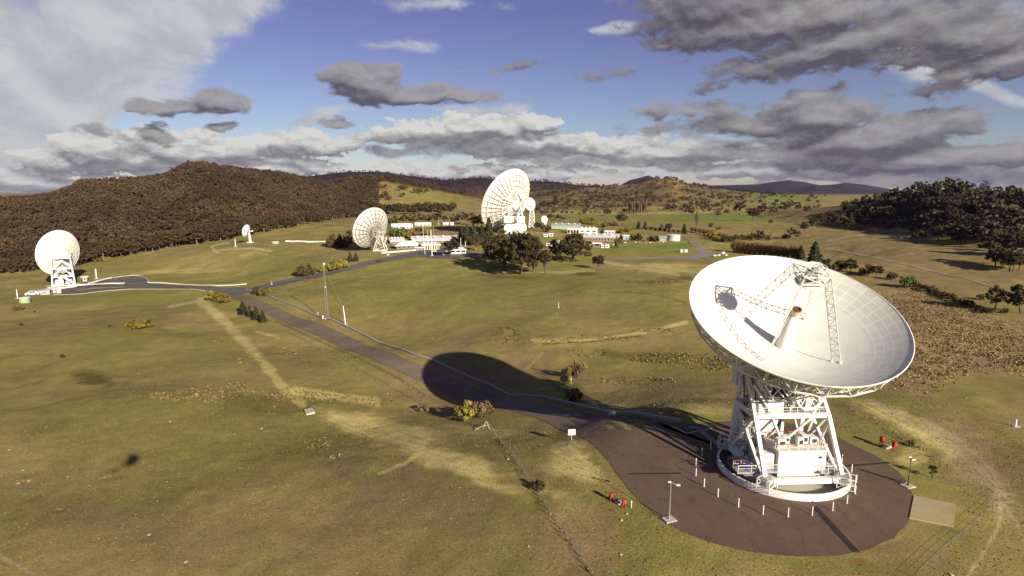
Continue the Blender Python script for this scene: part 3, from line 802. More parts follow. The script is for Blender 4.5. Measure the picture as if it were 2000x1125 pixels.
# paler concrete slab beside the pad, a raised slab with a real edge
P4 = [at(*p) for p in ((1785, 969), (1867, 987), (1862, 1030), (1776, 1013))]
b = MB(); zz = max(p.z for p in P4) + .16
b.add([(p.x, p.y, zz) for p in P4] + [(p.x, p.y, zz - .8) for p in P4], [(0, 3, 2, 1), (0, 1, 5, 4), (1, 2, 6, 5), (2, 3, 7, 6), (3, 0, 4, 7)])
M['slab'] = mat('straw_concrete', (.36, .30, .15), .9, 0, .2, .5, dirt=((.20, .16, .07), .6))
o = b.build('concrete_slab', M['slab']); tag(o, 'pale straw coloured concrete slab lying in the grass at the right edge of the brown pad', 'slab')
P4 = [at(*p) for p in ((594, 803), (610, 801), (615, 808), (598, 811))]
b = MB(); zz = max(p.z for p in P4) + .35
b.add([(p.x, p.y, zz) for p in P4] + [(p.x, p.y, zz - 1.2) for p in P4], [(0, 3, 2, 1), (0, 1, 5, 4), (1, 2, 6, 5), (2, 3, 7, 6), (3, 0, 4, 7)])
o = b.build('pit_cover', M['conc']); tag(o, 'small square pale concrete pit cover alone in the dry field', 'pit cover')

# ------------------------------------------------------------------ dish antennas
def panelmat(name, base, line, nrad, nring, lw, r_in):
    """reflector panels: paler seams between panels, perforated greyer outer panels"""
    m = bpy.data.materials.new(name); m.use_nodes = True
    t = NT(m.node_tree); b = m.node_tree.nodes['Principled BSDF']
    uv = t.node('ShaderNodeUVMap').outputs[0]
    u, v, _ = t.sep(uv)
    fu = t.m('ABSOLUTE', t.m('SUBTRACT', t.m('FRACT', t.m('MULTIPLY', u, nrad)), .5))
    fv = t.m('ABSOLUTE', t.m('SUBTRACT', t.m('FRACT', t.m('MULTIPLY', v, nring)), .5))
    ln = t.m('MAXIMUM', t.ss(fu, .5 - lw, .5 - lw * .5), t.ss(fv, .5 - lw * 1.2, .5 - lw * .6))
    cell = t.node('ShaderNodeTexWhiteNoise', noise_dimensions='2D')
    t.put(cell.inputs['Vector'], t.xyz(t.m('FLOOR', t.m('ADD', t.m('MULTIPLY', u, nrad), 0)), t.m('FLOOR', t.m('MULTIPLY', v, nring)), 0))
    k = t.m('ADD', t.m('MULTIPLY', t.m('SUBTRACT', cell.outputs['Value'], .5), .10), 1.0)
    c = t.mix(1.0, (*base, 1), t.xyz(k, k, k), 'MULTIPLY')
    tc = t.node('ShaderNodeTexCoord')
    st = t.noise(tc.outputs['Object'], .3, 5, .6)
    c = t.mix(t.ss(st, .5, .75, 0, .25), c, (base[0] * .75, base[1] * .76, base[2] * .72, 1))
    t.put(b.inputs['Base Color'], t.mix(ln, c, (*line, 1)))
    b.inputs['Roughness'].default_value = .6; b.inputs['Specular IOR Level'].default_value = .3
    return m
M['outer'] = panelmat('outer_perforated_panels', (.58, .585, .51), (.67, .66, .60), 48, 16, .09, .7)
M['inner'] = panelmat('inner_solid_panels', (.62, .615, .56), (.58, .575, .52), 24, 11, .03, 0)

def para(name, m, X, Rr, dep, r0, r1, nr, nt, parent, t=.1, off=0.0):
    """shell of a paraboloid between two radii, with thickness"""
    b = MB(X); uvs = []
    z = lambda r: dep * (r / Rr) ** 2 + off
    for side in (0, 1):
        for i in range(nr + 1):
            r = r0 + (r1 - r0) * i / nr
            for j in range(nt):
                a = 2 * math.pi * j / nt
                b.v.append((r * math.cos(a), r * math.sin(a), z(r) - t * side))
    q = (nr + 1) * nt
    def vid(s, i, j): return s * q + i * nt + j % nt
    for i in range(nr):
        for j in range(nt):
            b.f.append((vid(0, i, j), vid(0, i + 1, j), vid(0, i + 1, j + 1), vid(0, i, j + 1)))
            b.f.append((vid(1, i, j), vid(1, i, j + 1), vid(1, i + 1, j + 1), vid(1, i + 1, j)))
    for s_, i_ in ((0, nr), (1, nr), (0, 0), (1, 0)):      # edge bands get vertices of their own, so the shading stays crisp
        b.v += [b.v[vid(s_, i_, j)] for j in range(nt)]
    e0 = 2 * q
    for j in range(nt):
        j2 = (j + 1) % nt
        b.f.append((e0 + j, e0 + nt + j, e0 + nt + j2, e0 + j2))
        b.f.append((e0 + 2 * nt + j, e0 + 2 * nt + j2, e0 + 3 * nt + j2, e0 + 3 * nt + j))
    o = b.build(name, m, parent, smooth=False)
    me = o.data
    sm = [True] * len(me.polygons)
    for k in range(nr * nt * 2, len(sm)): sm[k] = False
    me.polygons.foreach_set('use_smooth', sm)
    ul = me.uv_layers.new(name='uv')
    li = np.zeros(len(me.loops), np.int32); me.loops.foreach_get('vertex_index', li)
    i_ = np.where(li < 2 * q, (li % q) // nt, nr); j_ = li % nt
    rr = (r0 + (r1 - r0) * i_ / nr) / Rr
    # unwrap the seam per face
    uu = j_ / nt
    pl = np.repeat(np.arange(len(me.polygons)), 4)
    mx = np.zeros(len(me.polygons)); np.maximum.at(mx, pl, uu)
    uu = np.where((mx[pl] > .75) & (uu < .25), uu + 1, uu)
    ul.data.foreach_set('uv', np.stack([uu, rr], 1).astype(np.float32).ravel())
    return o

def dish_frame(vertex, axis, upref=(0, 0, 1)):
    a = Vector(axis).normalized(); u = a.cross(Vector(upref)).normalized(); v = u.cross(a) * -1
    v = a.cross(u)
    Mx = Matrix((( u.x, v.x, a.x, vertex[0]), (u.y, v.y, a.y, vertex[1]), (u.z, v.z, a.z, vertex[2]), (0, 0, 0, 1)))
    return Mx

# ---- the great dish in front -------------------------------------------------
T0 = Vector((44.9, 92.0, 0.0))
AL = R(3.0)
ant = thing('dish_antenna', 'largest white dish antenna tipped open towards the camera on the round brown pad', 'dish antenna', T0, AL)
ax_w = Vector((.022, -.446, .895)).normalized()
ax = Matrix.Rotation(-AL, 3, 'Z') @ ax_w
vx = Matrix.Rotation(-AL, 3, 'Z') @ (Vector((46.35, 97.7, 19.9)) - T0)
X = dish_frame(vx, ax)
RD, DP = 17.0, 7.3
zt = lambda r: DP * (r / RD) ** 2
refl = para('reflector', M['inner'], X, RD, DP, .0001, 12.2, 26, 96, ant, .12)
para('outer_panels', M['outer'], X, RD, DP, 12.2, RD, 12, 96, refl, .12)
b = MB(X); b.lathe([(RD, zt(RD) - .16), (RD + .12, zt(RD) - .12), (RD + .12, zt(RD) + .06), (RD, zt(RD) + .08)], 96, close=True); b.build('rim', M['white'], refl)
# ribs behind the reflector
zb = lambda r: zt(r) - .35 - 2.9 * max(0.0, 1 - ((r - 3) / 15.5)) ** .8 - .75
NR = 24
for k in range(NR):
    a = 2 * math.pi * (k + .5) / NR; ca, sa = math.cos(a), math.sin(a)
    rb = MB(X); rs = [3.0, 5.5, 8.0, 10.4, 12.8, 15.0, 16.6]
    tp = [Vector((r * ca, r * sa, zt(r) - .3)) for r in rs]; bt = [Vector((r * ca, r * sa, zb(r))) for r in rs]
    for i in range(len(rs) - 1):
        rb.bar(tp[i], tp[i + 1], .13); rb.bar(bt[i], bt[i + 1], .17); rb.bar(tp[i], bt[i], .11)
        rb.bar(bt[i], tp[i + 1], .10) if i % 2 else rb.bar(tp[i], bt[i + 1], .10)
    rb.bar(tp[-1], bt[-1], .13)
    rb.build('rib', M['white'], ant)
for r, nm in ((5.5, 'inner'), (10.4, 'mid'), (13.8, 'outer')):
    h_ = MB(X)
    for k in range(NR):
        a, c = 2 * math.pi * (k + .5) / NR, 2 * math.pi * (k + 1.5) / NR
        p, q = Vector((r * math.cos(a), r * math.sin(a), zb(r))), Vector((r * math.cos(c), r * math.sin(c), zb(r)))
        p2, q2 = Vector((p.x, p.y, zt(r) - .3)), Vector((q.x, q.y, zt(r) - .3))
        h_.bar(p, q, .15); h_.bar(p, q2, .09); h_.bar(p2, q2, .09)
    h_.build('hoop', M['white'], ant)
rt = MB(X); r1, r2 = 16.85, 16.0
for k in range(NR):
    a, c = 2 * math.pi * (k + .5) / NR, 2 * math.pi * (k + 1.5) / NR; md = (a + c) / 2
    zl = zt(16) - 2.2
    p, q = Vector((r2 * math.cos(a), r2 * math.sin(a), zl)), Vector((r2 * math.cos(c), r2 * math.sin(c), zl))
    t1, t3 = Vector((r1 * math.cos(a), r1 * math.sin(a), zt(r1) - .2)), Vector((r1 * math.cos(c), r1 * math.sin(c), zt(r1) - .2))
    t2 = Vector((r1 * math.cos(md), r1 * math.sin(md), zt(r1) - .2))
    rt.bar(p, q, .2); rt.bar(t1, t2, .16); rt.bar(t2, t3, .16); rt.bar(p, t1, .16); rt.bar(p, t2, .13); rt.bar(q, t2, .13)
rt.build('rim_truss', M['white'], ant)
hb = MB(X); hb.lathe([(0, -.3), (4.2, -.15), (4.4, -1.2), (4.0, -4.3), (2.4, -4.8), (0, -4.8)], 32); hb.build('hub', M['white'], ant, True)
# feed cone in the bowl
fc = MB(X); fc.lathe([(1.32, .05), (1.28, .3), (.62, 6.9), (.0, 6.9)], 28); fco = fc.build('feed_cone', M['white'], ant, True)
fb = MB(X); fb.lathe([(.62, 6.88), (.70, 6.9), (.72, 7.75), (.66, 7.75)], 28); fb.build('feed_collar', M['cream'], fco)
fr = MB(X); fr.lathe([(.72, 7.76), (.72, 8.02), (.50, 8.02), (.45, 7.8), (0, 7.78)], 28); fr.build('feed_rim', M['rust'], fco)
ld = MB(X); ld.bar((1.1, -1.05, .3), (.55, -.62, 7.0), .09); ld.bar((.9, -1.2, .3), (.38, -.72, 7.0), .09); ld.build('ladder', M['steel'], fco)
# quadripod
AP = 15.6
foot_r, foot2 = 8.9, 7.7
apex = []
for k in range(4):
    a = math.pi / 4 + k * math.pi / 2 - R(2)
    ca, sa = math.cos(a), math.sin(a)
    f0 = Vector((foot_r * ca, foot_r * sa, zt(foot_r))); f1 = Vector((foot2 * ca, foot2 * sa, zt(foot2)))
    e0 = Vector((2.9 * ca, 2.9 * sa, AP)); e1 = Vector((2.45 * ca, 2.45 * sa, AP - 1.6))
    lg = MB(X); lg.truss(f0, e0, f1, e1, .12, 13, .065)
    lg.box(f0, (.5, .5, .25)); lg.box(f1, (.5, .5, .25))
    lg.build('quadripod_leg', M['white'], ant)
    apex.append((e0, e1))
am = MB(X)
for k in range(4):
    (p0, p1), (q0, q1) = apex[k], apex[(k + 1) % 4]
    am.bar(p0, q0, .2); am.bar(p1, q1, .2); am.bar(p0, q1, .1); am.bar(p1, q0, .1); am.bar(p0, p1, .14)
am.bar(apex[0][0], apex[2][0], .16); am.bar(apex[1][0], apex[3][0], .16)
apf = am.build('apex_frame', M['white'], ant)
am = MB(X)
for k in range(8):
    a, c = k * math.pi / 4, (k + 1) * math.pi / 4
    for z in (AP + .55, AP + 1.1): am.bar((1.6 * math.cos(a), 1.6 * math.sin(a) + .8, z), (1.6 * math.cos(c), 1.6 * math.sin(c) + .8, z), .07)
    am.bar((1.6 * math.cos(a), 1.6 * math.sin(a) + .8, AP), (1.6 * math.cos(a), 1.6 * math.sin(a) + .8, AP + 1.1), .07)
am.build('guard_rail', M['white'], apf)
eq = MB(X)
eq.box((0, 0, AP - .7), (1.3, 1.3, 1.0)); eq.cyl((0, 0, AP - 2.2), (0, 0, AP - 1.0), .5, .8, 12); eq.bar((-.7, .2, AP + .1), (.7, .9, AP + .9), .4); eq.box((.9, .9, AP - .2), (.5, .6, .8)); eq.box((-.9, -.6, AP - .3), (.6, .5, .6))
for s in (-1, 1): eq.bar((s * 1.4, 0, AP - 1.4), (0, 0, AP - .4), .12); eq.bar((0, s * 1.4, AP - 1.4), (0, 0, AP - .4), .12)
eq.build('positioner', M['steel'], apf)
sb = MB(X); zs = AP - 2.5
sb.lathe([(0, zs - .62), (.7, zs - .5), (1.4, zs - .2), (1.95, zs + .1), (2.0, zs + .2), (1.9, zs + .28), (1.0, zs + .2), (0, zs + .15)], 40)
sb.build('subreflector', M['panel'], ant, True)
sk = MB(X); sk.lathe([(1.55, zs + .22), (1.5, zs + .75), (.6, zs + .8), (0, zs + .8)], 24); sk.build('subreflector_backing', M['steel'], ant)

# ---- alidade ------------------------------------------------------------------
S = 6.15
FT = 10.4; FY, BY = -1.9, 5.0; TX = 6.05
EZ, EY = 16.4, 3.4
for sx in (-1, 1):
    for sy, ty in ((-1, FY), (1, BY)):
        l = MB(); l.bar((sx * S, sy * S + (-.6 if sy < 0 else 0), 1.9), (sx * TX, ty, FT), .62, .58); l.build('leg', M['white'], ant)
        l = MB(); l.bar((sx * TX, ty, FT), (sx * (TX - .35), EY + (ty - EY) * .18, EZ), .56, .52); l.build('upper_leg', M['white'], ant)
    l = MB(); l.bar((sx * TX, FY, FT + .02), (sx * TX, BY, FT + .02), .7, .8); l.build('side_beam', M['white'], ant)
    l = MB(); l.bar((sx * S, -S, 1.75), (sx * S, S, 1.75), 1.0, 1.1); l.build('base_beam', M['white'], ant)
    l = MB(); l.bar((sx * S * .99, -S + 1, 2.4), (sx * TX, BY - .4, FT - .5), .45); l.bar((sx * S * .99, S - 1, 2.4), (sx * TX, FY + .4, FT - .5), .45); l.build('side_brace', M['white'], ant)
    e = MB(); e.box((sx * (TX - .4), EY, EZ + .3), (1.5, 1.9, 1.6)); e.cyl((sx * (TX + .6), EY, EZ + .3), (sx * (TX - 2.6), EY, EZ + .3), .55, .55, 14); e.build('elevation_bearing', M['white'], ant)
for y, w_ in ((-S - .6, .95), (S, .95)):
    l = MB(); l.bar((-S + .5, y, 1.7), (S - .5, y, 1.7), w_ * .85, .85); l.build('base_beam', M['white'], ant)
for y in (FY, BY):
    l = MB(); l.bar((-TX + .4, y, FT), (TX - .4, y, FT), .6, .85); l.build('cross_beam', M['white'], ant)
for p, q in (((-2.9, FY, FT - .4), (-5.6, 3.2, 2.3)), ((-3.2, FY, FT - .4), (-.8, -1.0, 5.4)), ((3.6, FY + .1, FT - .3), (-.6, -.6, 5.2)), ((3.6, FY, FT - .4), (4.6, 2.5, 2.3)),
             ((6.0, FY - .3, 15.4), (3.2, FY - .3, FT + .3)), ((6.2, FY - .2, FT - .6), (5.4, -1.2, 5.2)), ((-3.4, BY, FT - .4), (-6.6, 6.4, 2.2)), ((3.4, BY, FT - .4), (6.6, 6.4, 2.2)), ((-3.4, BY, FT - .4), (0, 6.8, 2.2)), ((3.4, BY, FT - .4), (0, 6.8, 2.2)),
             ((-6.4, FY + .5, 15.4), (-3.2, FY, FT + .3)), ((-6.4, BY - 1, 15.2), (-3.2, BY, FT + .3)), ((6.4, BY - 1, 15.2), (3.2, BY, FT + .3))):
    l = MB(); l.bar(p, q, .36, .34); l.build('brace', M['white'], ant)
# structure between hub and elevation bearings
tp = MB()
hubp = [X @ Vector((3.9 * math.cos(R(d_)), 3.9 * math.sin(R(d_)), -4.0)) for d_ in range(0, 360, 45)]
for i, hp in enumerate(hubp):
    sgn = 1 if hp.x > 0 else -1
    tp.bar(hp, (sgn * 4.6, EY, EZ + .3), .34); tp.bar(hp, hubp[(i + 1) % 8], .3)
    tp.bar(hp, X @ Vector((8.0 * math.cos(R(i * 45)), 8.0 * math.sin(R(i * 45)), zb(8.0))), .24)
tp.bar((-5, EY, EZ + .3), (5, EY, EZ + .3), .7)
tp.build('tipping_frame', M['white'], ant)
# elevation wheel and its spokes
ew = MB(); ca_ = X @ Vector((0, 0, -6.2)); rw = 5.0; cen = Vector((.4, EY - 1.4, EZ + .4))
prev = None
for i in range(19):
    a = R(-170 + i * 160 / 18)
    p = cen + Vector((0, 0, 0)) + Vector((rw * math.cos(a) * .99, .25 * math.cos(a), rw * math.sin(a)))
    if prev is not None: ew.bar(prev, p, .6, .5)
    if i % 3 == 0: ew.bar(cen, p, .2)
    prev = p
ew.build('elevation_wheel', M['white'], ant)
ew = MB(); prev = None; cen = Vector((2.4, FY - .2, 13.4))
for i in range(15):
    a = R(-180 + i * 180 / 14); p = cen + Vector((1.9 * math.cos(a), 0, 1.9 * math.sin(a)))
    if prev is not None: ew.bar(prev, p, .55, .3)
    if i % 2 == 0: ew.bar(cen + Vector((0, .3, .6)), p, .13)
    prev = p
for i in range(10): ew.bar((2 + random.uniform(-2, 2), FY + random.uniform(.5, 3), 12 + random.uniform(-1, 2)), (3 + random.uniform(-1.5, 2.5), FY + random.uniform(.5, 3), 15 + random.uniform(-1, 1)), .16)
ew.build('cable_wrap', M['white'], ant)
cw = MB(); cw.box((-1.5, 8.2, 13.8), (7.5, 1.6, 3.0)); cw.build('counterweight', M['white'], ant)
# machinery boxes on the high level
hp_ = MB(); hp_.box((0, .4, FT + .05), (9.0, 5.0, .16)); dk = hp_.build('upper_deck', M['steel'], ant)
for c, s in (((-2.4, FY + 1.4, FT + 1.2), (2.6, 1.6, 2.1)), ((-4.6, -.6, FT + .9), (1.2, 1.4, 1.5)), ((1.0, 1.2, FT + .8), (1.8, 1.2, 1.3))):
    q = MB(); q.box(c, s); q.box((c[0], c[1], c[2] + s[2] / 2 + .06), (s[0] + .2, s[1] + .2, .1)); q.build('drive_cabinet', M['white'], ant)
q = MB(); q.box((-.9, FY + 2.6, FT + 3.0), (1.7, 1.4, 1.9)); q.build('dark_housing', M['dark'], ant)
for c, s in (((4.4, 1.6, FT + .9), (1.6, 2.0, 1.5)), ((-1.2, 5.6, FT + 1.1), (2.4, 1.2, 1.9)), ((3.6, 5.0, FT + .8), (1.4, 1.4, 1.3)), ((-4.9, 3.6, FT + .7), (1.0, 1.2, 1.1))):
    q = MB(); q.box(c, s); q.box((c[0], c[1], c[2] + s[2] / 2 + .06), (s[0] + .15, s[1] + .15, .1)); q.build('drive_cabinet', M['panel'], ant)
for x0, x1 in ((-4.2, -2.2), (2.4, 4.4)):
    q = MB(); q.cyl((x0, EY - 1.2, EZ - 1.0), (x1, EY - 1.2, EZ - 1.0), .55, .55, 14); q.cyl((x1, EY - 1.2, EZ - 1.0), (x1 + .5, EY - 1.2, EZ - 1.0), .35, .3, 12); q.build('drive_motor', M['steel'], ant)
rq = random.Random(21)
for k in range(16):
    x = rq.uniform(-5, 5); z = rq.uniform(10.8, 13.2); y = rq.uniform(FY, BY)
    q = MB(); q.bar((x, y, z), (x + rq.uniform(-2.6, 2.6), y + rq.uniform(-1.2, 1.2), z + rq.uniform(1.5, 3.6)), rq.uniform(.14, .24)); q.build('strut', M['white'], ant)
for k in range(7):
    x = -5.6 + rq.uniform(0, .9); y = rq.uniform(0, 3); pts_ = [(x + .25 * math.sin(i * 1.3 + k), y - i * .25, 15.6 - i * 1.6) for i in range(9)]
    q = MB(); q.path(pts_, .045, 6); q.build('cable', M['dark'], ant)
for k in range(5):
    x = rq.uniform(-2, 4); q = MB(); q.path([(x + .6 * math.cos(i * .5 + k), FY + 1.0 + .2 * k, 11.2 + .9 * math.sin(i * .5) - .02 * i) for i in range(9)], .05, 6); q.build('cable', M['dark'], ant)
# equipment room on the alidade base
def railing(pts, h, parent, name='railing', posts=1.4, mtop='orange', closed=False):
    pts = [Vector(p) for p in pts]
    if closed: pts = pts + [pts[0]]
    tb, pb, ps = MB(), MB(), []
    for a, c in zip(pts[:-1], pts[1:]):
        tb.bar(a + Vector((0, 0, h)), c + Vector((0, 0, h)), .09); pb.bar(a + Vector((0, 0, h * .55)), c + Vector((0, 0, h * .55)), .05)
        n_ = max(1, round((c - a).length / posts))
        ps += [a.lerp(c, i / n_) for i in range(n_)]
    if not closed: ps.append(pts[-1])
    o_ = pb.build(name, M['white'], parent); tb.build('top_rail', M[mtop], o_)
    for p in ps:
        pb = MB(); pb.bar(p, p + Vector((0, 0, h)), .07); pb.build('post', M['white'], o_)
    return o_
er = MB(); er.box((.65, -2.3, 3.45), (7.7, 5.0, 4.2)); ero = er.build('equipment_room', M['white'], ant)
q = MB(); q.box((.65, -2.3, 5.62), (8.0, 5.3, .16)); q.build('roof_slab', M['panel'], ero)
q = MB(); q.box((.65, -2.3, 1.22), (7.9, 5.2, .2)); q.build('floor_frame', M['steel'], ero)
q = MB(); q.box((-3.25, -1.8, 2.6), (.06, 1.0, 2.1)); q.build('door', M['panel'], ero)
q = MB(); q.box((-3.26, -1.8, 4.4), (.08, .5, .35)); q.build('vent', M['dark'], ero)
q = MB(); q.box((3.5, -4.83, 4.5), (.5, .1, .35)); q.build('vent', M['dark'], ero)
q = MB(); q.box((-3.26, -3.4, 3.9), (.08, 1.4, .12)); q.build('handrail', M['white'], ero)
for c, s in (((-2.2, -3.1, 6.35), (1.4, 1.2, 1.3)), ((-.6, -1.4, 6.2), (1.2, 1.3, 1.0)), ((1.1, -2.8, 6.3), (1.0, .9, 1.2)), ((2.2, -1.8, 6.4), (1.0, 1.6, 1.4)), ((3.5, -2.2, 6.3), (1.2, 1.3, 1.2))):
    q = MB(); q.box(c, s); q.box((c[0], c[1], c[2] + s[2] / 2 + .05), (s[0] * .9, s[1] * .9, .08)); ac = q.build('air_conditioner', M['white'], ero)
    g_ = MB(); g_.box((c[0] + .05, c[1] - s[1] / 2 - .02, c[2] + .1), (s[0] * .6, .06, s[2] * .5)); g_.build('grille', M['dark'], ac)
railing([(-3.2, -4.8, 5.7), (4.5, -4.8, 5.7), (4.5, .2, 5.7), (-3.2, .2, 5.7)], 1.05, ero, closed=True)
q = MB(); q.box((-2.0, 4.4, 6.2), (6.4, 4.0, 4.4)); br = q.build('rear_room', M['white'], ant)
q = MB(); q.box((-2.0, 4.4, 8.46), (6.7, 4.3, .14)); q.build('roof_slab', M['rust'], br)
q = MB(); q.box((.4, 2.37, 6.4), (.5, .1, 3.4)); q.build('door', M['dark'], br)
q = MB(); q.box((-2.0, 2.38, 8.0), (5.6, .1, .2)); q.build('gutter', M['panel'], br)
q = MB(); q.box((-4.5, -3.4, 3.7), (1.7, 1.7, 2.3)); q.box((-4.5, -3.4, 4.9), (1.5, 1.5, .12)); sbx = q.build('cabinet', M['white'], ant)
q = MB(); q.box((-4.4, -4.28, 3.1), (1.2, .06, .8)); q.build('access_panel', M['steel'], sbx)
q = MB(); q.box((-4.5, -.4, 3.2), (2.0, 2.2, 1.6)); q.build('pump_box', M['steel'], ant)
# lower walkway with rails
wk = MB(); wk.box((-6.6, -4.3, 2.45), (6.6, 1.9, .15)); wk.bar((-9.8, -5.0, 2.3), (-3.4, -5.0, 2.3), .12, .3); wko = wk.build('walkway', M['steel'], ant)
railing([(-9.8, -3.4, 2.5), (-4.8, -3.4, 2.5)], 1.1, wko, mtop='red', posts=1.2)
railing([(-9.8, -3.4, 2.5), (-9.8, -5.2, 2.5), (-3.4, -5.2, 2.5)], 1.1, wko, mtop='white', posts=2.4)
railing([(-5.4, FY - .5, FT + .5), (5.4, FY - .5, FT + .5)], 1.0, dk, mtop='white', posts=1.2)
railing([(-5.4, BY + .5, FT + .5), (5.4, BY + .5, FT + .5)], 1.0, dk, mtop='red', posts=1.2)
wk = MB(); wk.box((4.4, -5.2, 2.3), (2.2, 1.3, .15)); wko2 = wk.build('walkway', M['steel'], ant)
railing([(3.4, -5.8, 2.4), (5.4, -5.8, 2.4), (5.4, -4.6, 2.4)], 1.1, wko2, mtop='white', posts=.9)
railing([(6.8, -5.0, 2.4), (6.9, -1.8, 2.4)], 1.2, wko2, mtop='red', posts=1.1)
# pipes, ladder
pp = MB(); pp.path([(-5.9, 3.4, 16.0), (-6.0, 2.2, 11.5), (-6.1, .9, 6.0), (-6.2, .3, 2.6)], .11); pp.path([(-5.7, 1.8, 12), (-5.7, 1.0, 5), (-5.7, .4, 2.4)], .07); pp.build('cable_run', M['dark'], ant)
ld = MB(); ld.truss((-5.3, 1.8, 2.6), (-5.3, 2.2, 10), (-4.8, 1.8, 2.6), (-4.8, 2.2, 10), .08, 18, .05); ld.build('ladder', M['steel'], ant)
st = MB()
for i in range(9): st.box((-7.6 + i * .1, 3.6 - i * .45, .4 + i * .26), (1.0, .4, .05))
st.bar((-8.0, 3.8, .4), (-7.2, 0, 2.7), .08, .25); st.bar((-7.2, 3.8, .4), (-6.4, 0, 2.7), .08, .25); st.build('stair', M['steel'], ant)
# wheel trucks with open service cages at the corners
for sx, sy, rz in ((-1, -1, R(35)), (1, -1, R(-35)), (-1, 1, R(-35)), (1, 1, R(35))):
    c = Vector((sx * (S + .5), sy * (S + .9), 0))
    tk = MB(); tk.box((sx * S * .99, sy * (S + .3), 1.75), (2.0, 1.7, 1.5), rz)
    tko = tk.build('wheel_truck', M['steel'], ant)
    wh = MB(); d_ = Vector((-sy * sx * .82, .57, 0)); d2 = Vector((.57 * sx, .82 * sy, 0)).normalized()
    wh.cyl(Vector((sx * S, sy * S + sy * .4, 1.25)) - d2 * .4, Vector((sx * S, sy * S + sy * .4, 1.25)) + d2 * .9, .5, .5, 16); wh.build('wheel', M['dark'], tko)
    cg = MB(); co, si = math.cos(rz), math.sin(rz)
    def rp(x, y, z): return (c.x + x * co - y * si, c.y + x * si + y * co, z)
    oy = sy * .7
    crn = [(-1.2, -1.0 + oy), (1.2, -1.0 + oy), (1.2, 1.0 + oy), (-1.2, 1.0 + oy)]
    for i in range(4):
        a, e = crn[i], crn[(i + 1) % 4]
        for z in (.9, 1.7, 2.7): cg.bar(rp(*a, z), rp(*e, z), .09)
        cg.bar(rp(*a, .9), rp(*a, 2.7), .1); cg.bar(rp(*a, .9), rp(*e, 2.7), .07)
    cg.build('service_cage', M['white'], tko)

# ---- foundation ----------------------------------------------------------------
fd = thing('track_foundation', 'low white circular track wall with concrete floor beneath the largest dish', 'foundation', T0)
q = MB(); q.lathe([(10.15, -.3), (10.15, 1.1), (10.12, 1.14), (9.82, 1.14), (9.8, 1.1), (9.8, -.3)], 96); q.build('track_wall', mat('chalky_white_wall', (.70, .68, .62), .8, 0, .12, .6, dirt=((.34, .29, .22), .6)), fd)
q = MB(); q.lathe([(9.78, .8), (9.3, .8), (9.28, .95), (9.1, .95), (9.08, .8), (8.7, .8), (8.7, .1)], 96); q.build('rail', M['dark'], fd)
q = MB(); q.lathe([(8.7, .12), (5.5, .2), (0, .22)], 64); q.build('floor', M['conc'], fd)
q = MB(); q.lathe([(2.6, .2), (2.6, 1.0), (2.2, 1.2), (0, 1.2)], 32); q.build('pintle', M['conc'], fd)

dr = thing('drum', 'blue barrel standing on the railed walkway at the lower left of the largest dish', 'drum', T0 + Matrix.Rotation(AL, 3, 'Z') @ Vector((-8.0, -4.4, 2.53)))
q = MB(); q.lathe([(0, .0), (.32, 0), (.32, .3), (.34, .32), (.32, .34), (.32, .62), (.34, .64), (.32, .66), (.32, .95), (0, .95)], 20); q.build('barrel', M['blue'], dr)
q = MB(); q.lathe([(.34, .94), (.35, .98), (.3, 1.0), (0, .98)], 20); q.build('lid', M['blue'], dr)

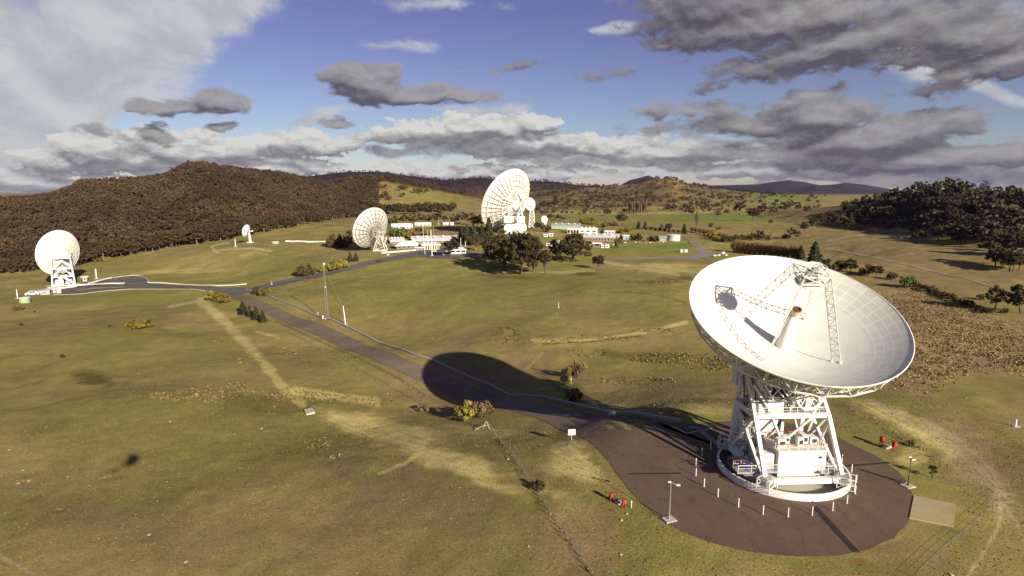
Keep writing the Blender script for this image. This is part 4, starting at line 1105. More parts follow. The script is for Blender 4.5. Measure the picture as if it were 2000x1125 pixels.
# ---- the distant dishes ----------------------------------------------------------
def view_axis(px, py, ix, iy, away):
    """axis given in the picture's right/up/away directions along the ray through a pixel"""
    d = Vector(((px - 1000) / F, CP + (562.5 - py) / F * SP, (562.5 - py) / F * CP - SP)).normalized()
    r = Vector((0, 0, 1)).cross(d).normalized() * -1
    u = r.cross(d)
    return (r * ix + u * iy + d * away).normalized()
def pix_point(px, py, zc):
    x = (px - 1000) / F * zc; yc = (562.5 - py) / F * zc
    return Vector((x, zc * CP + yc * SP, H + yc * CP - zc * SP))
def back_dish(a, R0, dep, X, nr, ribm, shell, lw, hubr, hoops, sub=True):
    z = lambda r: dep * (r / R0) ** 2
    rf = para('reflector', shell, X, R0, dep, .001, R0, 12, 72, a, R0 * .008)
    zb = lambda r: z(r) - R0 * (.02 + .13 * max(0, 1 - r / R0) ** .8)
    for k in range(nr):
        an = 2 * math.pi * k / nr; ca, sa = math.cos(an), math.sin(an)
        rs = [hubr + (R0 * .985 - hubr) * i / 7 for i in range(8)]
        rb = MB(X)
        for i in range(7):
            p, q_ = rs[i], rs[i + 1]
            rb.bar((p * ca, p * sa, zb(p)), (q_ * ca, q_ * sa, zb(q_)), lw); rb.bar((p * ca, p * sa, zb(p)), (q_ * ca, q_ * sa, z(q_) - R0 * .012), lw * .7)
        rb.build('rib', ribm, a)
    for rr in hoops:
        hb_ = MB(X); n_ = nr * 2
        for k in range(n_):
            a0, a1 = 2 * math.pi * k / n_, 2 * math.pi * (k + 1) / n_
            hb_.bar((rr * R0 * math.cos(a0), rr * R0 * math.sin(a0), zb(rr * R0) - lw * .2), (rr * R0 * math.cos(a1), rr * R0 * math.sin(a1), zb(rr * R0) - lw * .2), lw * .9)
        hb_.build('hoop', ribm, a)
    rm = MB(X); rm.lathe([(R0, dep - R0 * .02), (R0 * 1.012, dep - R0 * .01), (R0 * 1.012, dep + R0 * .006), (R0, dep + R0 * .008)], 72, close=True); rm.build('rim', ribm, a)
    hu = MB(X); hu.lathe([(0, -R0 * .2), (hubr * .8, -R0 * .2), (hubr, -R0 * .12), (hubr, -.1), (0, 0)], 24); hu.build('hub', ribm, a)
    if sub:
        fz = R0 * .85
        for k in range(4):
            an = math.pi / 4 + k * math.pi / 2
            q_ = MB(X); q_.bar((R0 * .45 * math.cos(an), R0 * .45 * math.sin(an), z(R0 * .45)), (R0 * .06 * math.cos(an), R0 * .06 * math.sin(an), fz), R0 * .012); q_.build('quadripod_leg', ribm, a)
        q_ = MB(X); q_.lathe([(0, fz - R0 * .05), (R0 * .1, fz), (0, fz + R0 * .02)], 24); q_.build('subreflector', ribm, a)

# 70 m class dish in the middle distance
D3 = 645.0
def local(a, p): return tuple(Vector(p) - a.location)
vtx = pix_point(1001, 398, D3)
axs = view_axis(1001, 398, -.686, .412, .60)
base = at(1010, 462)
gz = float(ground_h(vtx.x + 2, vtx.y - 2))
a3 = thing('dish_antenna', 'giant white dish seen from its ribbed back above the gum trees in the middle', 'dish antenna', (vtx.x + 3, vtx.y - 3, gz))
vt = Vector(local(a3, vtx))
X3 = dish_frame(vt, axs)
M['seam'] = panelmat('white_panels_with_gaps', (.68, .665, .60), (.40, .385, .33), 64, 18, .08, 0)
back_dish(a3, 36.0, 10.5, X3, 32, M['white'], M['seam'], .55, 5.5, (.3, .45, .6, .74, .87))
bz = vt.z - 1
for sx in (-1, 1):
    for sy in (-1, 1):
        l = MB(); l.bar((sx * 10, sy * 9, 9), (sx * 5.5 + 0, sy * 2.5, bz - 3), 1.5); l.build('leg', M['white'], a3)
    l = MB(); l.bar((sx * 10, -9, 10), (sx * 10, 9, 10), 1.4); l.bar((sx * 5.5, -2.5, bz - 3), (sx * 5.5, 2.5, bz - 3), 1.6); l.build('side_beam', M['white'], a3)
for y in (-9, 9):
    l = MB(); l.bar((-10, y, 10), (10, y, 10), 1.4); l.bar((-8, y * .65, 18), (8, y * .65, 18), .9); l.bar((-10, y, 10), (8, y * .65, 18), .7); l.bar((10, y, 10), (-8, y * .65, 18), .7); l.build('cross_beam', M['white'], a3)
tf = MB(); rr_ = random.Random(3)
for k in range(26):
    an = rr_.uniform(0, 6.28); r_ = rr_.choice((8, 13, 18))
    tf.bar((X3 @ Vector((r_ * math.cos(an), r_ * math.sin(an), 10.5 * (r_ / 36) ** 2 - 4.0))), (rr_.choice((-5, 5)), rr_.uniform(-2, 2), bz - 2 + rr_.uniform(-2, 3)), .6)
pr_ = None
for i in range(15):
    an = R(-60 + i * 13); p = Vector((2 + 9 * math.cos(an), -3, bz + 1 + 11 * math.sin(an)))
    if pr_ is not None: tf.bar(pr_, p, 1.0)
    pr_ = p
tf.build('tipping_frame', M['white'], a3)
pd_ = MB(); pd_.box((0, 0, 4.5), (24, 22, 9)); pdo = pd_.build('pedestal', M['white'], a3)
for x in (-8, 6):
    q = MB(); q.box((x, -9.5, 15.5), (8.5, 6, 7)); ro = q.build('equipment_room', M['white'], a3)
    g_ = MB(); g_.box((x + 1.5, -12.55, 16.2), (1.2, .1, 1.2)); g_.build('window', M['glass'], ro)
q = MB(); q.box((0, -11.05, 3), (5, .1, 4)); q.build('door', M['steel'], pdo)

# old X-Y mounted dish on the left of the buildings
D4 = depth(at(738, 490))
vtx = pix_point(731, 449, D4); axs = view_axis(731, 449, -.59, .38, .71)
g4 = at(735, 489)
bb = pix_point(738, 480, D4)
a4 = thing('dish_antenna', 'old dish with dark ribs and a tangled tilted wheel mount left of the buildings', 'dish antenna', (bb.x, bb.y, float(ground_h(bb.x, bb.y))))
X4 = dish_frame(Vector(local(a4, vtx)), axs)
M['weathered'] = mat('weathered_frame_paint', (.30, .29, .25), .6, 0, .15, .5)
M['seam2'] = panelmat('grey_white_panels', (.66, .65, .59), (.40, .38, .33), 24, 9, .06, 0)
K4 = D4 / 375.0
back_dish(a4, 13.6 * K4, 4.0 * K4, X4, 20, M['weathered'], M['seam2'], .30, 1.9, (.3, .45, .6, .75, .9), True)
vt = Vector(local(a4, vtx))
mc = X4 @ Vector((1.0, 0, -5.2))
def wheel(name, c, nrm, r, w_, a0, a1, m):
    nrm = Vector(nrm).normalized(); u = nrm.cross(Vector((0, 0, 1))).normalized(); v_ = u.cross(nrm); q = MB(); pr = None
    n_ = 22
    for i in range(n_ + 1):
        an = R(a0 + (a1 - a0) * i / n_); p = c + u * (r * math.cos(an)) + v_ * (r * math.sin(an)); p2 = c + u * (r * .86 * math.cos(an)) + v_ * (r * .86 * math.sin(an))
        if pr is not None: q.bar(pr[0], p, w_); q.bar(pr[1], p2, w_ * .6)
        if i % 2 == 0: q.bar(c, p, w_ * .55)
        q.bar(p, p2, w_ * .5); pr = (p, p2)
    return q.build(name, m, a4)
wheel('tilt_wheel', mc, (.75, -.6, .3), 6.4, .45, -60, 200, M['weathered'])
wheel('tilt_wheel', mc + Vector((1.5, 0, -4.5)), (-.5, -.8, .1), 6.0, .4, 170, 380, M['white'])
mt = MB()
for k in range(22):
    p = mc + Vector((rr_.uniform(-4, 5), rr_.uniform(-3, 3), rr_.uniform(-7, 1))); q_ = mc + Vector((rr_.uniform(-3, 4), rr_.uniform(-2, 2), rr_.uniform(-6, 2))); mt.bar(p, q_, .22)
mt.bar(vt, mc, 1.6); mt.build('mount_frame', M['white'], a4)
for sx in (-1, 1):
    for sy in (-1, 1):
        l = MB(); l.bar((sx * 5.0 + 2, sy * 4.5, 0), (mc.x + sx * 1.5, mc.y + sy * 1.2, mc.z - 4), .45); l.build('leg', M['white'], a4)
bs = MB()
for sx in (-1, 1): bs.bar((sx * 5 + 2, -4.5, .4), (sx * 5 + 2, 4.5, .4), .5)
for sy in (-1, 1): bs.bar((-3, sy * 4.5, .4), (7, sy * 4.5, .4), .5); bs.bar((-3, sy * 4.5, .5), (7, sy * 4.5, 4.5), .3)
bs.build('base_frame', M['white'], a4)

# left dish
D5 = 403.0
vtx = pix_point(121.5, 495, D5); axs = view_axis(121, 500, -.62, .20, .76)
bb = pix_point(125, 558, D5); g5 = float(ground_h(bb.x, bb.y))
a5 = thing('dish_antenna', 'bright white dish seen from behind at the left edge before the wooded hill', 'dish antenna', (bb.x, bb.y, g5))
X5 = dish_frame(Vector(local(a5, vtx)), axs); vt = Vector(local(a5, vtx))
back_dish(a5, 15.4, 3.6, X5, 24, M['white'], M['white'], .08, 2.2, (.5, .8))
rot5 = math.atan2(bb.x, bb.y)
def r5(x, y, z):
    c, s = math.cos(-rot5), math.sin(-rot5); return (x * c - y * s, x * s + y * c, z)
TZ = vt.z - 1.0
for sx in (-1, 1):
    for sy in (-1, 1):
        l = MB(); l.bar(r5(sx * 6.2, sy * 5.5, 1), r5(sx * 5.0, sy * 2.0, TZ), .7); l.build('leg', M['white'], a5)
    l = MB(); l.bar(r5(sx * 5.2, -2.2, TZ), r5(sx * 5.2, 2.2, TZ), 1.4); l.bar(r5(sx * 6.1, -5.4, 1.2), r5(sx * 6.1, 5.4, 1.2), 1.1); l.build('side_beam', M['white'], a5)
for y in (-1, 1):
    for i, z in enumerate((1.2, 7.0, 12.5)):
        t_ = (z - 1) / (TZ - 1); w_ = 6.2 - 1.2 * t_; yy = 5.5 - 3.5 * t_
        l = MB(); l.bar(r5(-w_, y * yy, z), r5(w_, y * yy, z), .65); l.build('cross_beam', M['white'], a5)
        z2 = min(z + 5.6, TZ); t2 = (z2 - 1) / (TZ - 1); w2 = 6.2 - 1.2 * t2; y2 = 5.5 - 3.5 * t2
        l = MB(); l.bar(r5(-w_, y * yy, z), r5(0, y * y2, z2), .6); l.bar(r5(w_, y * yy, z), r5(0, y * y2, z2), .6); l.build('brace', M['white'], a5)
q = MB(); q.box((0, 0, TZ - 1), (9, 3, 2.5), -rot5); q.build('elevation_box', M['white'], a5)
l = MB(); l.bar(vt, r5(0, 0, TZ), 3.0); l.bar(X5 @ Vector((6, 0, -1)), r5(4.5, 0, TZ), .7); l.bar(X5 @ Vector((-6, 0, -1)), r5(-4.5, 0, TZ), .7); l.build('tipping_frame', M['white'], a5)
for c, s in ((r5(-2.2, -2.5, 3.2), (4.5, 4, 3.6)), (r5(3, 1, 3), (3.5, 4, 3.2))):
    q = MB(); q.box(c, s, -rot5); q.build('equipment_room', M['white'], a5)
q = MB(); q.lathe([(9.2, -1), (9.2, .7), (8.4, .7), (8.4, -1)], 48); q.build('track_wall', M['white'], a5)

# small dish on a slim pedestal
bb = at(489, 474); D6 = depth(bb); sc6 = D6 / F
a6 = thing('dish_antenna', 'small white dish on a slim white pedestal in the pasture below the wooded hill', 'dish antenna', bb)
vt = Vector((-3.2 * sc6, 0, 22.5 * sc6)); axs = view_axis(485, 452, -.80, .25, .55)
X6 = dish_frame(vt, axs); R6 = 12.2 * sc6
para('reflector', M['panel'], X6, R6, R6 * .34, .001, R6, 8, 40, a6, .12)
q = MB(X6); q.lathe([(0, -R6 * .3), (R6 * .22, -R6 * .28), (R6 * .3, -.05), (0, 0)], 16); q.build('hub', M['steel'], a6)
for k in range(3):
    an = k * 2.094; q = MB(X6); q.bar((R6 * .8 * math.cos(an), R6 * .8 * math.sin(an), R6 * .2), (0, 0, R6 * .85), .12); q.build('feed_strut', M['white'], a6)
q = MB(); q.cyl((0, 0, 0), (-.6, 0, 21 * sc6), 2.7 * sc6, 1.5 * sc6, 16); q.build('pedestal', M['white'], a6)
q = MB(); q.bar((-3.0 * sc6, 0, 22.5 * sc6), (6.5 * sc6, -.5, 22.8 * sc6), 1.6 * sc6); q.box((6 * sc6, -.5, 22.8 * sc6), (2.2 * sc6, 1.5 * sc6, 2.4 * sc6)); q.build('counterweight_arm', M['white'], a6)
q = MB(); q.box((0, 0, .3), (5, 4, .7)); q.build('footing', M['white'], a6)

# the two smaller dishes to the right of the giant one
def small_dish(px, py, rpx, zc, base_py, label, ix, iy, aw, arm):
    p = pix_point(px, py, zc); g = float(ground_h(p.x, p.y)); s_ = zc / F
    a = thing('dish_antenna', label, 'dish antenna', (p.x - arm * s_, p.y, g))
    vt = Vector((arm * s_, 0, p.z - g)); Xs = dish_frame(vt, view_axis(px, py, ix, iy, aw)); r = rpx * s_
    para('reflector', M['panel'], Xs, r, r * .3, .001, r, 8, 40, a, .15)
    q = MB(Xs); q.lathe([(0, -r * .35), (r * .3, -r * .3), (r * .4, -.05), (0, 0)], 16); q.build('hub', M['white'], a)
    for k in range(3):
        q = MB(Xs); an = k * 2.094 + .5; q.bar((r * .8 * math.cos(an), r * .8 * math.sin(an), r * .2), (0, 0, r * .8), r * .02); q.build('feed_strut', M['white'], a)
    q = MB(); q.bar((arm * s_, 0, vt.z), (0, 0, vt.z - 1.5), r * .35); q.build('yoke', M['white'], a)
    tz_ = vt.z - 1
    for sx in (-1, 1):
        for sy in (-1, 1):
            l = MB(); l.bar((sx * r * .45, sy * r * .45, 0), (sx * r * .22, sy * r * .2, tz_), r * .09); l.build('leg', M['white'], a)
    for j in range(6):
        z, z2 = tz_ * j / 6, tz_ * (j + 1) / 6; q0, q1 = r * (.45 - .23 * j / 6), r * (.45 - .23 * (j + 1) / 6)
        l = MB()
        for s in (-1, 1):
            l.bar((-q1, s * q1, z2), (q1, s * q1, z2), r * .06); l.bar((s * q1, -q1, z2), (s * q1, q1, z2), r * .06)
            l.bar((-q0, s * q0, z), (q1, s * q1, z2), r * .05); l.bar((q0, s * q0, z), (-q1, s * q1, z2), r * .05); l.bar((s * q0, -q0, z), (s * q1, q1, z2), r * .05)
        l.build('brace', M['white'], a)
    return a
small_dish(1033, 399, 13, 760, 0, 'white dish half hidden behind the right edge of the giant ribbed dish', .62, .12, -.75, -6)
small_dish(1062.5, 428.5, 7, 700, 0, 'small round white dish right of the giant ribbed dish above the pale green shed', .45, .12, -.88, -3)

# ------------------------------------------------------------------ trees and plants
def quads_mesh(name, Q, tint, m):
    """Q (n,4,3) corner positions -> mesh with a tint per face"""
    n = len(Q)
    me = bpy.data.meshes.new(name)
    me.vertices.add(n * 4); me.vertices.foreach_set('co', Q.reshape(-1).astype(np.float32))
    me.loops.add(n * 4); me.loops.foreach_set('vertex_index', np.arange(n * 4, dtype=np.int32))
    me.polygons.add(n); me.polygons.foreach_set('loop_start', np.arange(n, dtype=np.int32) * 4); me.polygons.foreach_set('loop_total', np.full(n, 4, np.int32))
    me.update()
    a = me.attributes.new('tint', 'FLOAT', 'FACE'); a.data.foreach_set('value', np.clip(tint, 0, 1).astype(np.float32))
    me.materials.append(m)
    return me
def leaf_quads(r, c, size, asp=1.0, out=None):
    """leaf sprays at centres c (n,3), lying roughly along the surface of their clump"""
    n = len(c)
    nn = r.normal(size=(n, 3)) if out is None else out + r.normal(size=(n, 3)) * .45
    nn /= np.linalg.norm(nn, axis=1)[:, None]
    e = r.normal(size=(n, 3)); e -= (e * nn).sum(1)[:, None] * nn; e /= np.linalg.norm(e, axis=1)[:, None]
    d = np.cross(e, nn)
    s = (size * r.uniform(.55, 1.35, n))[:, None]
    u, v = d * s * asp, e * s
    k = r.uniform(.3, 1, (n, 1))
    return np.stack([c - u - v * k, c + u - v * .6, c + u * .8 + v * k, c - u * .9 + v * .7], 1)
def blob(r, n, c, rad, flat=.7, shell=.55):
    d = r.normal(size=(n, 3)); d /= np.linalg.norm(d, axis=1)[:, None]
    q = d * (r.uniform(shell, 1.05, n) ** .8)[:, None] * rad
    q[:, 2] *= flat
    return np.concatenate([np.asarray(c) + q, d], 1)

def gum(seed, nc, nl, size, spread=.36, low=.34, pale=True, tall=1.0, trunks=1):
    r = np.random.default_rng(seed); b = MB(); pts = []; tn = []
    for tr in range(trunks):
        bx, by = (r.uniform(-.12, .12, 2) if trunks > 1 else (0, 0))
        fork = r.uniform(.22, .34); lean = r.uniform(-.06, .06, 2)
        f = Vector((bx + lean[0], by + lean[1], fork))
        b.cyl((bx, by, -.02), f, .030, .022, 7)
        ncl = nc // trunks
        for i in range(ncl):
            a = r.uniform(0, 6.283); q = math.sqrt(r.uniform(.02, 1)) * spread
            z = low + (1 - low - .08) * r.uniform(.05, 1) ** .8 * (1 - .45 * (q / spread) ** 2)
            c = Vector((bx + lean[0] + q * math.cos(a), by + lean[1] + q * math.sin(a), z * tall))
            if i < max(5, ncl * .45):
                mid = f.lerp(c, .5) + Vector((0, 0, -.03)); mid.x += r.uniform(-.03, .03)
                b.cyl(f, mid, .014, .010, 5, False); b.cyl(mid, c, .010, .004, 5, False)
            rad = r.uniform(.07, .135) * (1.15 - .35 * q / spread)
            pts.append(blob(r, nl, c, rad, r.uniform(.55, .85))); tn.append(np.clip(r.uniform(.05, .8) + r.normal(0, .10, nl), 0, 1))
    P = np.vstack(pts); Q = leaf_quads(r, P[:, :3], size, 1.0, P[:, 3:])
    return ('trunk', b, M['palebark'] if pale else M['bark']), ('crown', Q, np.concatenate(tn), M['gum'])
def conifer(seed, n, wid, size):
    r = np.random.default_rng(seed); b = MB(); b.cyl((0, 0, -.02), (0, 0, .9), .03, .008, 6)
    z = r.uniform(.02, 1, n) ** 1.15; lob = 1 + .22 * np.sin(z * 34 + r.uniform(0, 6)); a = r.uniform(0, 6.283, n)
    rad = wid * (1 - z) ** .7 * lob * np.sqrt(r.uniform(.35, 1, n)) * (1 + .2 * np.sin(3 * a + z * 9)) + .01
    P = np.stack([rad * np.cos(a), rad * np.sin(a), z], 1)
    tn = np.clip(.45 + .4 * np.sin(a * 4 + z * 25) + r.normal(0, .15, n), 0, 1)
    return ('trunk', b, M['bark']), ('crown', leaf_quads(r, P, size, 1.0, np.stack([np.cos(a), np.sin(a), .4 + 0 * a], 1)), tn, M['conifer'])
def shrub(seed, nc, nl, size, m, wid=.6):
    r = np.random.default_rng(seed); b = MB(); pts = []; tn = []
    for i in range(nc):
        a = r.uniform(0, 6.283); q = math.sqrt(r.uniform(0, 1)) * wid; z = .18 + .62 * r.uniform(0, 1) * (1 - .6 * (q / wid) ** 2)
        c = (q * math.cos(a), q * math.sin(a), z); pts.append(blob(r, nl, c, r.uniform(.12, .24), .8, .4)); tn.append(np.clip(r.uniform(0, 1) + r.normal(0, .2, nl), 0, 1))
        if i % 2 == 0: b.cyl((c[0] * .15, c[1] * .15, -.05), c, .02, .008, 5, False)
    P = np.vstack(pts); k = P[:, 2] > .0
    return ('stem', b, M['bark']), ('foliage', leaf_quads(r, P[k][:, :3], size, 1.0, P[k][:, 3:]), np.concatenate(tn)[k], m)
def twiggy(seed, n, wid, thin, m, column=False):
    """leafless tree: many thin upright twigs"""
    r = np.random.default_rng(seed); b = MB(); b.cyl((0, 0, -.02), (0, 0, .75), .02, .006, 6)
    Q = []; tn = []
    for i in range(n):
        z0 = r.uniform(.02, .55) if column else r.uniform(.0, .35)
        a = r.uniform(0, 6.283); q = wid * (r.uniform(.1, 1) if column else math.sqrt(r.uniform(.05, 1)))
        top = (1 - (.25 if column else .55) * (q / wid) ** 2) * r.uniform(.55, 1)
        p = np.array([q * .35 * math.cos(a), q * .35 * math.sin(a), z0]); e = np.array([q * math.cos(a), q * math.sin(a), max(top, z0 + .1)])
        s = np.array([math.cos(a + 1.6), math.sin(a + 1.6), 0]) * thin
        Q.append(np.stack([p - s, p + s, e + s * .3, e - s * .3])); tn.append(r.uniform(0, 1))
        for k in range(2):
            f = p + (e - p) * r.uniform(.35, .9); g = f + np.array([r.normal() * wid * .3, r.normal() * wid * .3, r.uniform(.06, .16)]); Q.append(np.stack([f - s * .6, f + s * .6, g + s * .2, g - s * .2])); tn.append(r.uniform(0, 1))
    return ('trunk', b, M['bark']), ('crown', np.array(Q), np.array(tn), m)

PROTO = {}
def proto(key, data):
    (tn_, tb, tm), (cn, Q, t, cm) = data
    me1 = bpy.data.meshes.new(key + '_' + tn_); me1.from_pydata(tb.v, [], tb.f); me1.materials.append(tm); me1.update()
    PROTO[key] = ((tn_, me1), (cn, quads_mesh(key + '_' + cn, Q, t, cm)))
for i in range(5): proto('gum%d' % i, gum(20 + i, 46, 46, .026, spread=.40 if i % 2 else .34, low=.24 + .07 * (i % 2), pale=i == 1, trunks=1 + (i == 4)))
for i in range(5): proto('far%d' % i, gum(40 + i, 20, 22, .045, spread=.36, low=.26 + .05 * (i % 3), pale=i % 2 == 0))
proto('clump0', gum(61, 90, 60, .022, spread=.50, low=.26, pale=False, trunks=3)); proto('clump1', gum(62, 80, 60, .022, spread=.52, low=.22, pale=False, trunks=3))
proto('slender', gum(63, 26, 50, .024, spread=.20, low=.42, pale=False)); proto('round', gum(64, 50, 40, .026, spread=.33, low=.36, pale=False))
for i in range(2): proto('conifer%d' % i, conifer(70 + i, 1500, .26 + .05 * i, .034))
proto('fatconifer', conifer(75, 1700, .40, .036))
for nm, m in (('wattle', 'wattle'), ('dull', 'wattledull'), ('brown', 'bushbrown'), ('pale', 'palescrub'), ('dark', 'gum'), ('fresh', 'fresh')):
    for i in range(2): proto('%s%d' % (nm, i), shrub(80 + i + len(nm), 24, 46, .05, M[m], .62))
for i in range(2): proto('poplar%d' % i, twiggy(90 + i, 260, .13, .006, M['twig'], True))
for i in range(3): proto('willow%d' % i, twiggy(95 + i, 420, .5, .012, M['willow']))
proto('sapling', gum(99, 12, 26, .03, spread=.14, low=.3, pale=False))

tr_rng = random.Random(11)
def plant(key, name, px, py, hpx, label, cat, group=None, wide=1.0, sink=.0):
    p = at(px, py); h = hpx * m_per_px(p)
    e = bpy.data.objects.new(name, None); link(e)
    e.location = (p.x, p.y, p.z - sink * h); e.rotation_euler = (0, 0, tr_rng.uniform(0, 6.28)); e.scale = (h * wide, h * wide, h)
    tag(e, label, cat, group)
    for nm, me in PROTO[key]:
        o = bpy.data.objects.new(nm, me); COL.objects.link(o); o.parent = e
    return e

ORD = 'first second third fourth fifth sixth seventh eighth ninth tenth eleventh twelfth thirteenth fourteenth fifteenth sixteenth seventeenth eighteenth nineteenth twentieth'.split()
LM = [(120, 'the bright left dish'), (485, 'the small pedestal dish'), (725, 'the old dish'), (985, 'the giant dish'), (1318, 'the water tank'), (1560, 'the nearest dish')]
def row(items, name, desc, place, group, lms=LM):
    cat = ('tree', 'shrub')['shrub' in name]
    """items: (key, px, py, hpx, wide). Labels count from the nearest landmark."""
    its = sorted(items, key=lambda q: q[1]); lab = {}
    own = {}
    for i, it in enumerate(its):
        lm = min(lms, key=lambda q: abs(q[0] - it[1])); side = 'left' if it[1] < lm[0] else 'right'
        own.setdefault((lm, side), []).append(i)
    for (lm, side), ids in own.items():
        ids = sorted(ids, key=lambda i: abs(its[i][1] - lm[0]))
        for k, i in enumerate(ids): lab[i] = '%s %s %s of %s, %s' % (ORD[min(k, 19)], desc, side, lm[1], place)
    for i, (key, px, py, hp, wd) in enumerate(its):
        plant(key, name, px, py, hp, lab[i], cat, group, wd)

# -- the clump of old gums in the middle, and single trees near it
G = 'gum trees in the clump before the giant dish'
plant('clump0', 'gum_tree', 985, 529, 82, 'broad many-stemmed gum at the left of the clump in front of the giant dish', 'tree', G, .95)
plant('clump1', 'gum_tree', 1018, 535, 88, 'tallest dark gum in the clump in front of the giant dish', 'tree', G, .8)
plant('gum0', 'gum_tree', 1042, 530, 74, 'dark gum on the right flank of the clump in front of the giant dish', 'tree', G, .8)
plant('slender', 'gum_tree', 1066, 536, 52, 'slender leaning gum standing just right of the clump before the giant dish', 'tree', G, 1.1)
plant('clump0', 'gum_tree', 964, 508, 52, 'low dark gum half behind the left of the clump before the giant dish', 'tree', G, .8)
plant('round', 'gum_tree', 1050, 452, 20, 'dark tree at the foot of the giant dish, left of the small round white dish', 'tree', None, 1.2)
plant('dark1', 'gum_tree', 1066, 453, 17, 'low dark bushy tree directly below the small round white dish', 'tree', None, .9)
plant('gum1', 'gum_tree', 930, 490, 34, 'dark bushy gum on the lawn at the foot of the giant dish', 'tree', None, 1.1)
plant('clump1', 'gum_tree', 1118, 511, 60, 'wide spreading dark gum to the right of the clump, hiding the white buses', 'tree', G, 1.0)
plant('gum2', 'gum_tree', 1088, 507, 44, 'smaller gum between the big clump and the wide spreading gum', 'tree', G, .9)
plant('round', 'gum_tree', 1168, 526, 31, 'lone small round tree on the green lawn with its shadow beside it', 'tree', None, 1.1)
plant('round', 'gum_tree', 879, 501, 38, 'round tree between the tall white mast and the gatehouse', 'tree', None, 1.2)
row([('fatconifer', 925, 478, 40, .8), ('fatconifer', 912, 474, 34, .8), ('fatconifer', 941, 476, 36, .8), ('conifer0', 955, 470, 44, 1), ('fatconifer', 902, 470, 28, .9)], 'conifer_tree', 'dark conifer', 'below its rim', 'dark conifers behind the lawn')
row([('far0', 760, 444, 20, 1.1), ('far1', 775, 442, 22, 1.1), ('far2', 790, 440, 22, 1.1), ('far3', 806, 439, 22, 1.2), ('far0', 822, 437, 22, 1.1), ('far1', 838, 437, 20, 1.1), ('far4', 854, 439, 26, 1.1), ('far3', 888, 438, 22, 1.2), ('far2', 905, 437, 24, 1.2), ('far1', 922, 440, 26, 1.2), ('far0', 934, 446, 28, 1.2), ('far2', 868, 436, 16, 1.2)],
    'gum_tree', 'dark gum', 'behind the white-roofed buildings', 'trees behind the white-roofed buildings')
row([('fresh0', 768, 458, 18, .9), ('fresh1', 778, 461, 22, .8), ('fresh0', 787, 460, 20, .8), ('wattle0', 795, 466, 16, .9), ('dull1', 806, 466, 18, .9), ('dull0', 832, 459, 12, 1.2), ('brown0', 820, 452, 12, 1.3)], 'garden_shrub', 'leafy shrub', 'among the roofs', 'garden shrubs among the roofs')
row([('dark0', 651, 483, 28, .7), ('fatconifer', 664, 484, 27, 1.0), ('dark1', 677, 484, 26, .7), ('far1', 686, 474, 26, 1)], 'conifer_tree', 'dense dark conifer', 'at the end of the white wall', 'dark conifers beside the old dish')
row([('conifer0', 684, 511, 18, 1.2), ('conifer1', 695, 510, 16, 1.2)], 'conifer_tree', 'small conifer', 'beside the yellow wattles', 'two small conifers by the side road')
plant('dark0', 'shrub', 590, 541, 28, 'dark rounded shrub on the left of a pair beside the side road', 'shrub', 'dark shrubs beside the side road', .8)
plant('dark1', 'shrub', 604, 538, 27, 'dark rounded shrub nearer the yellow wattles beside the side road', 'shrub', 'dark shrubs beside the side road', .7)
W_ = 'yellow wattles beside the side road'
plant('wattle0', 'wattle_shrub', 633, 531, 16, 'small yellow-green wattle left of the tall bright ones beside the side road', 'shrub', W_, .9)
plant('wattle1', 'wattle_shrub', 650, 528, 25, 'tall bright yellow wattle in the middle of the wattles along the side road', 'shrub', W_, .9)
plant('wattle0', 'wattle_shrub', 670, 522, 22, 'bright yellow wattle nearest the two small conifers', 'shrub', W_, .9)
J = 'shrubs round the road junction'
plant('dull0', 'wattle_shrub', 412, 586, 20, 'ochre wattle at the left end of the group below the road junction', 'shrub', J, .9)
plant('dull1', 'wattle_shrub', 426, 588, 22, 'ochre and green wattle in the middle of the group below the road junction', 'shrub', J, .8)
plant('dull0', 'wattle_shrub', 441, 591, 19, 'low ochre wattle at the right end of the group below the road junction', 'shrub', J, .9)
plant('dark0', 'wattle_shrub', 503, 574, 17, 'dark green shrub in the corner of the road junction', 'shrub', J, .8)
plant('dull1', 'wattle_shrub', 517, 578, 20, 'golden wattle in the corner of the road junction beside a dark shrub', 'shrub', J, .9)
C = 'row of small dark conifers below the access road'
for px, py, h, l in ((475, 614, 26, 'tallest of four small conifers in a row below the road junction'), (488, 618, 21, 'narrow second conifer of the short row below the road junction'), (500, 624, 26, 'third conifer of the short row below the road junction, broad and dark'), (513, 629, 23, 'last conifer of the short row, nearest the access road')):
    plant('fatconifer', 'conifer_tree', px, py, h, l, 'tree', C, .85)
plant('dull1', 'scrub_bush', 262, 643, 22, 'wide low olive bush lying alone in the left paddock, its left half', 'bush', 'low olive bushes in the left paddock', 1.1)
plant('dull0', 'scrub_bush', 285, 641, 21, 'wide low olive bush lying alone in the left paddock, its right half', 'bush', 'low olive bushes in the left paddock', 1.1)
plant('brown1', 'scrub_bush', 37, 606, 13, 'small brown bush below the green tank at the left edge', 'bush', None, 1.1)
for px, py, h, l in ((41, 636, 7, 'tiny dark bush in the far left of the paddock'), (215, 639, 6, 'tiny dark bush just left of the wide olive bush'), (122, 699, 9, 'tiny dark bush above the damp dark patch in the left paddock'), (68, 610, 4, 'tiny dark tuft bush right of the green tank')):
    plant('dark0', 'scrub_bush', px, py, h, l, 'bush', 'tiny dark bushes of the left paddock', .8)
plant('wattle1', 'wattle_shrub', 910, 820, 44, 'bright yellow-green wattle lit at the edge of the big round shadow', 'shrub', None, .78)
plant('brown1', 'scrub_bush', 942, 812, 44, 'dark twiggy bush in the shadow just behind the bright wattle', 'bush', None, .7)
plant('brown0', 'scrub_bush', 828, 803, 18, 'small brown bush on the fence line left of the bright wattle', 'bush', None, 1.1)
plant('dark1', 'scrub_bush', 1053, 958, 26, 'round dark bush growing against the lower paddock fence', 'bush', None, .75)
GU = 'scrub in the small gully'
